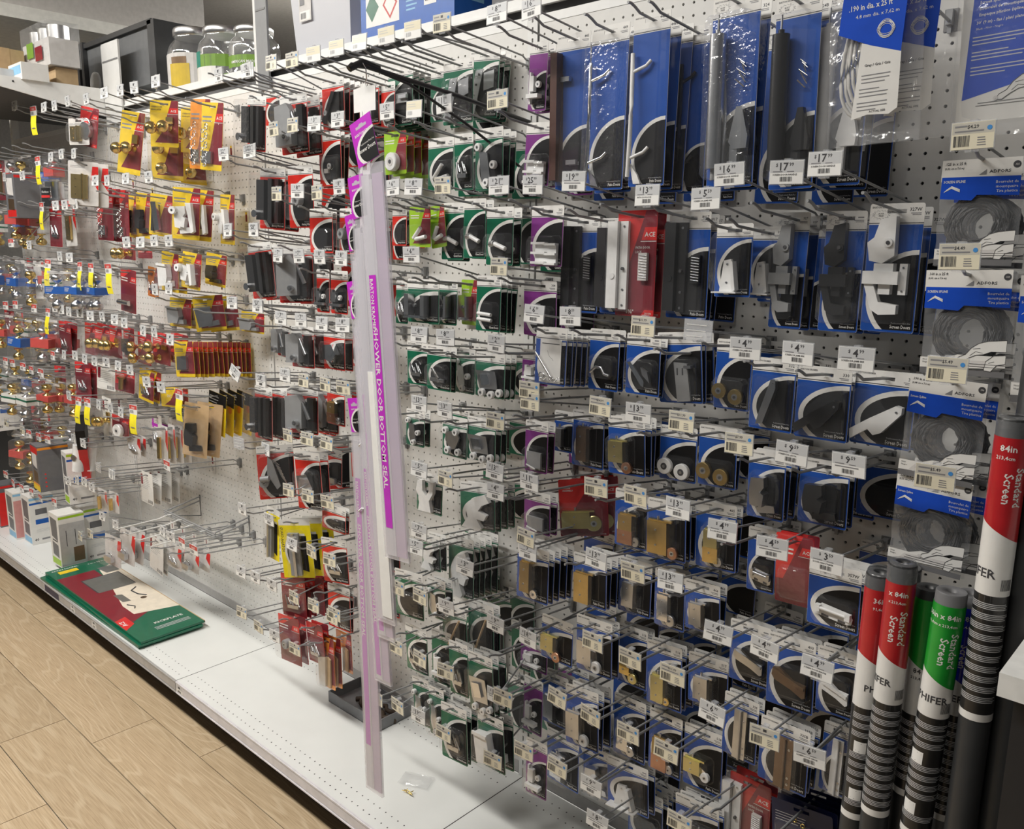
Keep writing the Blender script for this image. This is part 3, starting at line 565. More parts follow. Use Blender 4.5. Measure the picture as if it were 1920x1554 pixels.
((-80.43,4.72,'w',''),(-80.43,9.43,4.10,5.42,3.25,'AY','boxwhite',1,0.7,-4,5),'white box latch on gold card'),
((-76.13,4.73,'w',''),(-76.13,8.40,4.10,4.85,3.21,'AY','latchwhite',0,1,-7,10),'white lever on orange card'),
((-60.62,6.07,'w','22.99'),None,'tag hook beside black lever on orange card'),
(None,(-77.75,4.00,4.10,4.44,3.00,'AY','latchblack',0,1,-8,14),'black lever on orange card'),
((-54.80,6.03,'w','23.99'),None,'empty hook below tee handles'),
((-120.92,0.84,'y',''),None,'tag hook beside pair of brass entry knobs'),
(None,(-132.00,10.00,4.10,7.72,0.87,'KN','knobpair',0,1,-2,37),'pair of brass entry knobs'),
((-115.26,2.19,'w',''),(-118.69,10.60,4.10,6.08,-0.02,'KB','knobpair',1,2,-2,50),'satin knob with wide blue band'),
((-111.14,2.03,'w',''),None,'white tag hook above blue bands'),
((-107.16,0.69,'y',''),(-108.67,10.60,4.10,5.56,0.01,'KB','knobpair',1,1,-2,15),'satin knob with blue band, middle'),
((-102.80,0.58,'y',''),(-102.80,9.53,4.00,5.21,-0.07,'KB','knobpair',0,1,-2,0),'satin knob with blue band, right'),
((-96.30,0.63,'y',''),(-96.30,8.63,4.10,6.54,0.50,'AM','leverlow',0,1,-7,7),'silver stop on maroon card'),
((-138.31,4.21,'r',''),(-142.21,8.00,4.10,8.29,13.02,'KR','knobpair',1,1,-2,16),'brass knob pack with red stripe'),
((-129.05,3.89,'w',''),None,'tag hook beside chrome knob with blue cap'),
(None,(-145.48,8.00,4.10,7.44,1.12,'KB','knobpair',1,1,-2,11),'chrome knob with blue cap'),
(None,(-159.15,8.00,4.10,8.70,1.71,'KB','knobpair',0,1,-2,24),'chrome knob at picture edge'),
(None,(-95.73,5.00,3.85,4.59,0.78,'AO','metalbits',0,1,-5,0),'small orange card'),
((-81.28,-1.84,'w',''),(-81.28,7.96,4.10,4.05,-3.19,'AY','boxgrey',1,0.8,-4,20),'grey box latch, left'),
((-77.09,-1.57,'w',''),(-77.09,6.07,4.10,4.87,-2.68,'AY','boxsilver',1,0.8,5,51),'silver box latch on tilted card'),
((-60.58,-2.58,'w','22.99'),None,'tag hook beside grey latch hung deep'),
(None,(-70.58,3.00,4.10,2.78,-4.76,'AY','boxgrey',0,1,-4,17),'grey latch hung deep'),
((-54.70,-2.61,'w','23.99'),None,'tag hook by slotted upright, fifth row'),
((-123.14,-7.44,'y',''),None,'tag hook beside satin knob pack with red print'),
(None,(-128.64,10.00,4.10,7.89,-8.76,'KR','knobpair',1,1,-5,40),'satin knob pack with red print'),
((-119.65,-6.42,'w',''),None,'tag hook, fifth row first white'),
((-116.88,-6.61,'w',''),None,'tag hook beside silver lever in narrow maroon pack'),
(None,(-126.00,8.00,4.10,6.08,-9.45,'AM','metalbits',1,1,-5,10),'silver lever in narrow maroon pack'),
((-113.58,-6.77,'w',''),None,'tag hook, fifth row third white'),
((-108.88,-6.71,'w',''),None,'tag hook beside red and green card stack'),
(None,(-114.31,8.00,4.10,5.27,-8.92,'AR','none',2,1,-3,4),'red and green card stack'),
((-104.72,-6.90,'w',''),(-104.72,9.80,4.10,4.75,-8.39,'AR','knobsbrass',0,1,-3,11),'brass catch on red card, left'),
((-100.13,-6.73,'w',''),(-100.13,9.67,4.10,4.86,-8.30,'AR','knobsbrass',0,1,-3,5),'bright brass catch on red card'),
((-95.55,-6.86,'w',''),(-95.55,9.57,3.76,4.75,-8.20,'AR','latchblack',0,1,-3,0),'dark hook on red card'),
((-92.18,-7.15,'w',''),(-92.18,8.72,4.33,4.70,-8.84,'AR','levergold',0,1,-3,0),'gold ball catch on red card'),
((-139.58,-7.00,'r',''),(-143.75,9.00,4.10,8.21,-9.76,'KB','knobpair',1,1.2,-6,23),'brass knob with blue band'),
((-129.80,-7.10,'r',''),None,'red tag hook above brass knob'),
((-145.14,-7.43,'r',''),None,'tag hook beside brass knob at edge with red print'),
(None,(-158.36,8.00,4.10,6.68,-9.90,'KR','knobpair',0,1,-3,34),'brass knob at edge with red print'),
((-86.01,-7.82,'w',''),(-85.61,9.00,4.10,4.52,-8.33,'AR','levergold',1,0.8,-5,10),'gold ball catch, rightmost'),
((-82.47,-7.76,'w',''),None,'tag hook over green cards'),
((-77.73,-8.45,'w',''),(-77.73,9.72,4.10,4.91,-8.84,'AY','packetgrey',13,0.72,4,12),'grey corner brace in the long stack'),
((-60.84,-11.22,'wt','2.99'),None,'tilted white tag hook below the maroon stack'),
((-122.83,-14.87,'r',''),None,'red and white tag hook, sixth row'),
((-117.56,-14.25,'w',''),None,'tag hook, sixth row first white'),
((-112.61,-13.91,'w',''),None,'tag hook beside spring pair on maroon card'),
(None,(-119.48,8.00,4.10,6.31,-16.00,'AM','metalbits',1,1,0,17),'spring pair on maroon card'),
((-108.58,-14.10,'w',''),None,'tag hook, sixth row third white'),
((-104.64,-14.05,'w',''),(-105.26,9.50,4.10,4.07,-14.93,'WC','none',1,0.6,-5,17),'white leaflet card with barcode'),
((-100.03,-13.81,'w',''),(-99.47,9.00,4.10,3.40,-15.28,'AR','cyl',0,1,-6,21),'brass cylinder on red card'),
((-95.69,-13.91,'w',''),None,'tag hook, sixth row fifth white'),
((-91.55,-14.11,'w',''),(-91.55,9.00,4.10,4.78,-14.43,'AY','metalbits',1,1,-8,8),'small amber card of catches'),
((-148.71,-18.38,'r',''),None,'tag hook beside loose brass knobs at picture edge'),
(None,(-159.53,9.00,4.10,6.03,-20.15,'KN','knobpair',0,1,-5,13),'loose brass knobs at picture edge'),
((-144.69,-18.39,'r',''),(-147.87,10.00,4.10,8.09,-21.04,'KG','knobpair',0,1,-6,29),'brass knob with green band'),
((-138.93,-18.47,'r',''),(-140.70,9.60,4.10,7.86,-20.84,'KG','knobpair',1,1,-6,13),'satin knob with green band'),
((-134.55,-18.66,'r',''),None,'red tag hook, seventh row'),
((-129.57,-18.64,'r',''),None,'tag hook beside brass knob behind the black carton'),
(None,(-135.01,8.00,4.10,5.22,-21.21,'KR','knobpair',1,1,-5,20),'brass knob behind the black carton'),
((-86.15,-15.27,'w',''),None,'tag hook over amber pack'),
((-81.55,-15.53,'w',''),(-83.93,9.00,4.10,2.93,-16.08,'AY','none',1,1,0,18),'maroon pack reading two and a quarter inch'),
((-76.17,-15.85,'y',''),(-75.99,9.20,4.10,7.60,-17.41,'CL','latchblack',1,0.9,-6,26),'black door closer latch on tan card'),
((-54.75,-11.48,'w','23.99'),None,'tag hook below the brass stack'),
(None,(-76.02,6.00,4.60,6.02,-16.29,'YB','padlock',3,1.4,-6,0),'silver padlock on yellow and black card'),
((-117.11,-21.24,'w',''),None,'tag hook on the black carton'),
((-112.95,-21.65,'y',''),None,'yellow tab tag over red carton, left'),
((-109.07,-21.37,'y',''),None,'yellow tab tag over red carton, right'),
((-104.51,-21.11,'w',''),None,'tag hook over door viewers'),
((-99.93,-21.05,'w',''),None,'tag hook beside brass viewer on white edged card'),
(None,(-107.73,9.00,3.29,6.55,-20.58,'WC','knobsbrass',1,1,-3,0),'brass viewer on white edged card'),
((-96.08,-21.17,'w',''),None,'tag hook beside clear stop on pink card'),
(None,(-102.79,9.00,4.10,3.21,-23.07,'AM','wheelwhite',1,1,-6,11),'clear stop on pink card'),
((-91.44,-20.09,'y',''),None,'tag hook beside clear coil pack'),
(None,(-100.65,8.00,4.46,3.35,-25.99,'CL','metalbits',1,1,-2,0),'clear coil pack'),
(None,(-96.18,6.00,3.93,5.81,-22.28,'WC','metalbits',1,1,0,0),'violet striped white card'),
(None,(-89.84,8.00,3.48,5.94,-22.77,'CL','tubegold',0,1,0,0),'gold tube bolt, left'),
(None,(-89.07,7.00,2.45,6.06,-22.69,'CL','tubegold',0,1,0,0),'gold tube bolt, middle'),
(None,(-88.72,6.00,2.55,5.85,-22.91,'CL','tubegold',1,1,0,0),'gold tube bolt, right'),
((-60.78,-20.13,'x',''),None,'empty clear tag hook by yellow cards'),
((-81.50,-26.88,'r',''),None,'red tag hook with bare wire'),
((-101.93,-32.13,'w',''),(-99.28,7.00,4.10,5.33,-32.16,'WC','none',3,1.5,-2,4),'white folded instruction card'),
((-116.86,-28.61,'w',''),(-119.36,9.00,4.10,5.63,-29.84,'X','wrapwhite',1,1.5,-8,20),'white door wrap cylinder'),
((-112.63,-28.80,'w',''),None,'tag hook on white wraps'),
((-106.98,-31.95,'x',''),None,'clear tag hook by white wraps'),
((-101.56,-32.07,'w',''),None,'tag hook beside long gold bolt near carton, left'),
(None,(-111.60,9.50,3.50,3.93,-37.01,'CL','tubegold',0,1,0,0),'long gold bolt near carton, left'),
((-121.23,-37.14,'w',''),None,'tag hook over white carton, first'),
((-117.02,-36.11,'w',''),None,'tag hook over white carton, second'),
((-113.76,-35.78,'w',''),None,'tag hook over white carton, third'),
((-110.58,-36.09,'w',''),(-108.00,9.00,3.37,3.60,-36.89,'CL','tubegold',0,1,0,0),'long gold bolt near carton, right'),
((-152.30,-31.18,'c',''),None,'cream tag hook on left carton'),
((-143.09,-31.30,'c',''),None,'tag hook beside brass knobs in clear box, low row'),
(None,(-149.40,9.50,4.10,6.78,-33.32,'KR','knobpair',1,1,-5,31),'brass knobs in clear box, low row'),
((-139.54,-31.45,'r',''),(-142.22,9.50,4.10,8.16,-33.88,'KN','knobpair',0,1,-8,22),'brass deadbolt pack leaning on carton'),
((-134.26,-31.16,'r',''),None,'red tag hook over dark carton, left'),
((-129.59,-30.95,'r',''),None,'red tag hook over dark carton, right'),
((-156.52,-42.79,'r',''),None,'red tag hook low, first'),
((-152.39,-43.74,'r',''),None,'red tag hook low, second'),
((-147.26,-43.76,'r',''),None,'red tag hook low, third'),
((-141.65,-43.48,'r',''),None,'red tag hook low, fourth'),
((-136.78,-43.61,'r',''),None,'red tag hook low, fifth'),
((-129.49,-42.88,'r',''),None,'red tag hook low, sixth'),
((-107.15,-40.41,'w',''),(-107.34,10.00,4.10,5.46,-44.26,'CL','padlockbox',0,1,-6,12),'clear cube padlock, left'),
((-101.86,-40.67,'w',''),(-103.56,9.00,4.10,6.02,-42.56,'CL','padlockbox',1,1,-8,9),'clear cube padlock, right'),
((-118.01,-46.59,'c',''),None,'cream tag hook on silver carton'),
((-113.14,-44.93,'c',''),None,'cream tag hook on green edged carton'),
((-84.57,-37.51,'w',''),None,'tag hook beside white leaflet in clear sleeve'),
(None,(-92.68,9.00,4.59,5.83,-41.26,'WC','none',1,0.8,-8,0),'white leaflet in clear sleeve'),
((-81.93,-37.72,'w',''),None,'tag hook beside dark hasp in clear sleeve'),
(None,(-88.99,8.00,4.10,4.06,-41.54,'CL','metalbits',1,1,-6,8),'dark hasp in clear sleeve'),
((-78.48,-37.81,'r',''),None,'tag hook beside blue padlock in clear sleeve'),
(None,(-82.97,8.00,4.10,3.46,-40.90,'CL','padlockbox',1,1,-6,6),'blue padlock in clear sleeve'),
((-74.97,-37.95,'r',''),None,'red tag hook above blue padlock'),
((-60.81,-28.75,'w',''),None,'empty tag hook on bare board, upper'),
((-62.06,-37.55,'w',''),None,'empty tag hook low on bare board, left'),
((-58.60,-37.34,'w',''),None,'empty tag hook low on bare board, right'),
((-62.48,-43.42,'c',''),None,'empty tag hook just above the deck'),
]

# ------------------------------------------------------------------ carded packs
BK = {'B': ('blue', 'Patio Doors'), 'G': ('green', 'Closet Doors'), 'R': ('red', 'Awning Windows'), 'P': ('purple', 'Shower Doors')}
NUM = {'chrome bowed': '449', 'brown patio pull': '445', 'white bowed': '448W', 'silver screen door closer': '324', 'black screen door closer': '324B', 'silver screen door lever': '327', 'black mortise': '444',
       'half behind the red': '445', 'coiled spring': '8017', 'triangular jamb': '391', 'second white jamb': '398', 'silver jamb bracket': '332', 'black jamb': '330', 'white jamb bracket': '331', 'white screen door lever': '327W',
       'white roller striker': '357W', 'silver roller striker': '357', 'bronze door brace': '403', 'silver door hinge': '335', 'bronze door hinge': '335B', 'tan bracket': '477', 'partly behind its tag': '513', 'pale gold': '516',
       'stamped silver': '517', 'white nylon wheel': '518', 'thin blue': '649', 'below the nylon': '23', 'two tone': '465', 'small silver roller': '466', 'stepped pull, lower': '302', 'clear angle': '491', 'track guide covered': '304'}
SCREEN = ('closer', 'lever handle', 'jamb', 'screen door latch', 'striker', 'brace', 'hinge', 'bare black')
def slot_plate(m, w, t, zb, mt, y0=0., y1=.03, rc=.16):
    """card blank with an open hang slot round the origin, top at z=t, bottom at zb"""
    a, s0, s1 = min(.62, w*.2), -.13, .13; x = w/2
    arc = lambda cx, cz, q: [(cx+rc*math.cos(q+k*math.pi/8), cz+rc*math.sin(q+k*math.pi/8)) for k in range(5)]
    m.prism([(-a, s0), (-a, s1), (-a, t)]+arc(-x+rc, t-rc, math.pi/2)+[(-x, s0)], y0, y1, mt)
    m.prism([(a, t), (a, s1), (a, s0), (x, s0)]+arc(x-rc, t-rc, 0), y0, y1, mt)
    m.prism([(-a, s1), (a, s1), (a, t), (-a, t)], y0, y1, mt)
    m.prism(arc(-x+rc, zb+rc, math.pi)+arc(x-rc, zb+rc, 1.5*math.pi)+[(x, s0), (-x, s0)], y0, y1, mt)
def bars(m, x0, x1, z0, z1, y, n=13, mt='ink', seed=0):
    rr = random.Random(seed); dx = (x1-x0)/n
    for k in range(n):
        a = x0+k*dx; m.rect(a, a+dx*(.25+.5*rr.random()), z0, z1, y, mt)
def lines(m, x0, x1, z, n, dz, h, y, mt, seed=0):
    rr = random.Random(seed)
    for k in range(n): m.rect(x0, x0+(x1-x0)*(.6+.4*rr.random()), z-k*dz-h, z-k*dz, y, mt)
def card(kind, w, h, desc):
    m = MB(); t = min(.5, .1*h); zb = t-h; x = w/2; y = -.006; e = .006
    if kind in BK:
        c, name = BK[kind]
        if kind == 'B' and any(k in desc for k in SCREEN): name = 'Screen Doors'
        hh = 1.0 if h < 8 else 1.35
        slot_plate(m, w, t, zb, 'white_card')
        zt = t-hh; b = .05
        m.prism([(-x+.01, zb+.12), (-x+.12, zb+.01), (x-.12, zb+.01), (x-.01, zb+.12), (x-.01, zt), (-x+.01, zt)], y, 0, c)
        m.rect(-x, x, zt+.06, zt+.12, y, 'ink')
        xr, zl = x-.09, zb+.16; body = zt-zl; ah = min(body-.12, 1.5*w); zc = zl+.4*ah; ry = .6*ah; rx = .94*(w-.09)
        q1 = math.pi+math.asin(.4*ah/ry); N = 16
        outp = [(xr+rx*math.cos(math.pi/2+(q1-math.pi/2)*k/N), zc+ry*math.sin(math.pi/2+(q1-math.pi/2)*k/N)) for k in range(N+1)]
        rx2, ry2 = rx-.095*w, ry-.085*w; q2 = math.pi+math.asin(min(.999, .4*ah/ry2))
        inn = [(xr+rx2*math.cos(math.pi/2+(q2-math.pi/2)*k/N), zc+ry2*math.sin(math.pi/2+(q2-math.pi/2)*k/N)) for k in range(N+1)]
        for k in range(N): m.poly([outp[k], outp[k+1], inn[k+1], inn[k]], y-e, 'white_card')
        m.poly(inn+[(xr, zl)], y-2*e, 'black')
        fs = min(.36, w*.093)
        m.text(name, xr-.12, zl+.12, fs, 'white_card', y-3*e, 'R', True, sx=.72); m.text('Replacement Parts For', xr-.12, zl+.12+fs*.95, fs*.42, 'tag_grey', y-3*e, 'R')
        m.text('BARTON KRAMER', -x+.15, t-.3, min(.17, w*.05), 'ink', y, 'L', True, sx=.9)
        for k, s in NUM.items():
            if k in desc: m.text(s, x-.18, t-.5, min(.30, w*.09), 'ink', y, 'R', True); break
        else: m.rect(x-.62, x-.22, t-.5, t-.4, y, 'ink_grey')
        m.rect(x-.85, x-.2, t-.66, t-.61, y, 'ink_grey'); m.rect(x-.75, x-.2, t-.76, t-.71, y, 'ink_grey')
        if any(k in desc for k in ('closer', 'lever handle')):
            n_ = 14; R1, R2_ = .36, .5; P = [(-x+.75+(R2_ if k % 2 else R1)*1.2*math.cos(2*math.pi*k/(2*n_)), t-.72+(R2_ if k % 2 else R1)*.62*math.sin(2*math.pi*k/(2*n_))) for k in range(2*n_)]
            for k in range(2*n_): m.poly([P[k], P[(k+1) % (2*n_)], (P[(k+1) % (2*n_)][0]+.012, P[(k+1) % (2*n_)][1]+.018), (P[k][0]+.012, P[k][1]+.018)][::-1], y, 'ink_grey')
            m.text('RUST', -x+.75, t-.7, .15, 'ink', y, 'C', True); m.text('FREE', -x+.75, t-.84, .15, 'ink', y, 'C', True)
    elif kind in ('AR', 'AY', 'AO', 'AL', 'AM'):
        c = {'AR': 'ace_red', 'AY': 'yellow', 'AO': 'orange', 'AL': 'lime', 'AM': 'ace_red'}[kind]
        slot_plate(m, w, t, zb, c); lo = zb+(.09*h if kind in ('AY', 'AO', 'AL') else .02)
        z2 = t-.66*h if kind != 'AM' else t-.2*h
        m.poly([(.22*w, t-.01), (-.30*w, z2), (-x+.02, z2-.02), (-x+.02, lo), (x-.02, lo), (x-.02, t-.01)] if kind in ('AR', 'AM') else [(.26*w, t-.01), (-.06*w, z2), (-.34*w, lo), (x-.02, lo), (x-.02, t-.01)], y, 'maroon')
        zz = t-.16*h
        m.poly([(.12*w, zz-.12*h), (x-.02, zz-.12*h), (x-.02, zz), (.2*w, zz)], y-e, 'ace_red'); m.text('ACE', .33*w, zz-.088*h, .07*h*min(1, w/(.5*h)), 'white_card', y-2*e, 'C', True)
        m.rect(.1*w, x-.02, zz-.135*h, zz-.128*h, y-e, 'white_card')
        if 'lock' in desc and kind == 'AR':
            for k, s in enumerate(('PATIO DOOR', 'LOCK')): m.text(s, -.02*w+.22*w*0, zz-.2*h-k*.34, .27, 'white_card', y-e, 'L', True, sx=.8)
            m.poly([(.16*w, zb+.02), (x-.02, zb+.02), (x-.02, zb+.5), (.26*w, zb+.5)], y-e, 'ace_red'); m.text('DOOR', .36*w, zb+.16, .2, 'white_card', y-2*e, 'C', True)
            if 'six inch' in desc: m.text('6⅝"', -.12*w, zb+.2, .42, 'white_card', y-e, 'C', True)
        elif 'roller assembly' in desc:
            m.text('ROLLER', -x+.35, t-.9, .22, 'white_card', y-e, 'L', True); m.text('ASSEMBLY', -x+.35, t-1.15, .22, 'white_card', y-e, 'L', True); m.text('DOOR', x-.5, zb+.12, .18, 'white_card', y-e, 'C', True)
        elif 'knob latch' in desc: m.text('SCREEN DOOR', -x+.2, t-.95, .30, 'ink', y-e, 'L', True, sx=.75); m.text('KNOB LATCH', -x+.2, t-1.32, .30, 'ink', y-e, 'L', True, sx=.75)
        elif 'push latch' in desc: m.text('PUSH', -x+.2, t-.95, .36, 'ink', y-e, 'L', True, sx=.8); m.text('LATCH', -x+.2, t-1.35, .36, 'ink', y-e, 'L', True, sx=.8)
        elif 'quarter' in desc: m.text('2¼"', -.1*w, zb+.5*h, .5, 'white_card', y-e, 'C', True)
        else: lines(m, -x+.2, -x+.5*w, t-.2*h, 2, .06*h, .025*h, y-e, 'white_card' if kind in ('AR', 'AL', 'AM') else 'ink_grey')
    elif kind == 'GY':
        slot_plate(m, w, t, zb, 'white_card'); m.poly([(-x+.01, zb+.01), (x-.01, zb+.01), (x-.01, t-.75), (-x+.01, t-.75)], y, 'guard_yellow')
        m.poly([(-.02*w+.36*w*math.cos(q*math.pi/14+math.pi/2), zb+.46*h+.3*h*math.sin(q*math.pi/14+math.pi/2)) for q in range(15)]+[(.3*w, zb+.16*h), (.3*w, zb+.76*h)], y-e, 'white_card')
        m.poly([(.0*w+.31*w*math.cos(q*math.pi/14+math.pi/2), zb+.44*h+.28*h*math.sin(q*math.pi/14+math.pi/2)) for q in range(15)]+[(.34*w, zb+.1*h), (.34*w, zb+.72*h)], y-2*e, 'black')
        m.text('GUARD-A-LATCH', -x+.16, t-.95, .5, 'ink', y-e, 'L', True, vert=1, sx=.8)
    elif kind == 'N':
        slot_plate(m, w, t, zb, 'navy'); m.poly([(x-.01, zb+.2*h), (x-.01, t-.35*h), (x-.12*w, t-.45*h)][::-1], y, 'tab_yellow'); lines(m, -x+.3, .1*w, t-1, 4, .22, .05, y, 'tag_grey')
    elif kind == 'YB':
        slot_plate(m, w, t, zb, 'yellow'); m.rect(-x, x, t-.3*h, t-.02, y, 'black'); m.rect(x-.1, x, zb, t-.3*h, y, 'guard_yellow')
        m.cyl((.25*w, y-.01, t-.38*h), .09*h, .01, 'orange', 1, 14); lines(m, -x+.2, .1*w, t-.1*h, 3, .07*h, .02*h, y-e, 'tag_grey')
    elif kind == 'WC':
        slot_plate(m, w, t, zb, 'white_card'); lines(m, -x+.4, x-.5, t-1.0, 7, .3, .05, y, 'ink_grey', 3)
        m.rect(-x+.15, -x+.75, t-2.3, t-.55, y, 'magenta' if 'violet' in desc else 'maroon'); bars(m, .05*w, x-.2, zb+.2, zb+.75, y)
        if 'violet' in desc: m.rect(-x, x, t-2, t-1.5, y-e, 'magenta')
    elif kind == 'CL':
        slot_plate(m, w, t, zb, 'tan' if 'tan card' in desc else 'label_grey'); 'tan card' in desc or m.poly([(.25*w, t-.4*h), (x-.02, zb+.35*h), (x-.02, t-.1*h), (.3*w, t-.1*h)], y, 'ace_red'); lines(m, -x+.3, .1*w, t-.7, 2, .2, .06, y, 'ink_grey')
    elif kind[0] == 'K':
        slot_plate(m, w, t, zb, 'plastic', 0, .02); m.rect(-x+.1, x-.1, t-.75, t-.3, -.005, 'label_grey'); lines(m, -x+.3, .2*w, t-.45, 2, .13, .05, -.01, 'ink_grey')
    return m, t
def blister(w, h, t, x0, x1, z0, z1, d, mt='plastic'):
    """tapered clear tray, normalised rect (z from card top)"""
    m = MB(); X0, X1, A, B = x0*w, x1*w, t-z0*h, t-z1*h; k = min(.12, (X1-X0)*.12); c = min(.3, (X1-X0)*.18, (A-B)*.18)
    def ring(q, y, cc): a, b, p, r = X0+q, X1-q, B+q, A-q; return [(a+cc, y, p), (b-cc, y, p), (b, y, p+cc), (b, y, r-cc), (b-cc, y, r), (a+cc, y, r), (a, y, r-cc), (a, y, p+cc)]
    v = ring(-.08, -.02, c)+ring(0, -.03, c)+ring(k*.4, -d*.85, c)+ring(k, -d, c)
    f = [(i+8*j, (i+1) % 8+8*j, (i+1) % 8+8*(j+1), i+8*(j+1)) for j in range(3) for i in range(8)]+[tuple(range(24, 32))]
    m.add(v, f, mt); return m
class Item:
    def __init__(s, w, h, t): s.w, s.h, s.t, s.parts = w, h, t, {}; s.bl = (-.42, .42, .42, .9, .7)
    def p(s, n): return s.parts.setdefault(n, MB())
    def X(s, x): return x*s.w
    def Z(s, z): return s.t-z*s.h
    def box(s, n, x0, x1, z0, z1, y0, y1, mt): s.p(n).box(s.X(x0), s.X(x1), -y1, -y0, s.Z(z1), s.Z(z0), mt)
    def pr(s, n, pts, y0, y1, mt): s.p(n).prism([(s.X(a), s.Z(b)) for a, b in pts][::-1] if _cw(pts) else [(s.X(a), s.Z(b)) for a, b in pts], -y1, -y0, mt)
    def wheel(s, n, x, z, r, y0, y1, mt, hub='steel', hr=.35):
        m = s.p(n); c = (s.X(x), -y1, s.Z(z)); m.cyl((c[0], -y1, c[2]), r*.92, (y1-y0)*.15, mt, 1, 22, r); m.cyl((c[0], -y1+(y1-y0)*.15, c[2]), r, (y1-y0)*.7, mt, 1, 22); m.cyl((c[0], -y0-(y1-y0)*.15, c[2]), r, (y1-y0)*.15, mt, 1, 22, r*.92)
        m = s.p(n+'_hub'); m.cyl((c[0], -y1-.02, c[2]), r*hr, .05, hub, 1, 14); m.cyl((c[0], -y1-.06, c[2]), r*hr*.45, .06, 'ink' if hub != 'ink' else 'steel', 1, 10)
    def tube(s, n, pts, r, mt, k=8): s.p(n).tube([(s.X(a), -y, s.Z(b)) for a, b, y in pts], r, mt, k)
    def screw(s, n, x, z, y, r=.09, mt='steel'): m = s.p(n); m.cyl((s.X(x), -y-.05, s.Z(z)), r, .06, mt, 1, 10); m.cyl((s.X(x), -y-.055, s.Z(z)), r*.4, .02, 'ink', 1, 6)
def _cw(pts): return sum((b[0]-a[0])*(-(b[1]+a[1])) for a, b in zip(pts, pts[1:]+pts[:1])) > 0
def roller(s, mt, wm=None, x0=-.3, x1=.05, z0=.42, z1=.86, wx=.1, wz=.84, r=.5, dp=.55, split=None):
    b = 'roller_housing'
    s.box(b, x0, x1, z0, z1, .06, dp, mt); s.box(b, x0+.02, x1+.1, z0-.03, z0, .06, dp*.7, mt)
    s.p(b).cyl((s.X((x0+x1)/2), -dp*.5, s.Z(z0-.03)), .11, .3, 'steel', 2, 8)
    for zz in (.25, .72): s.screw(b, x0+(x1-x0)*.45, z0+(z1-z0)*zz, dp)
    if split: s.box('roller_plate', x0-.01, x1+.02, z0+(z1-z0)*.55, z1+.02, .06, dp+.03, split)
    if wm: s.wheel('wheel', wx, wz, r, .1, dp*.8, wm, 'steel', .4)
    s.bl = (x0-.06, max(x1, wx)+.16, z0-.1, min(.96, z1+.1), dp+.25)
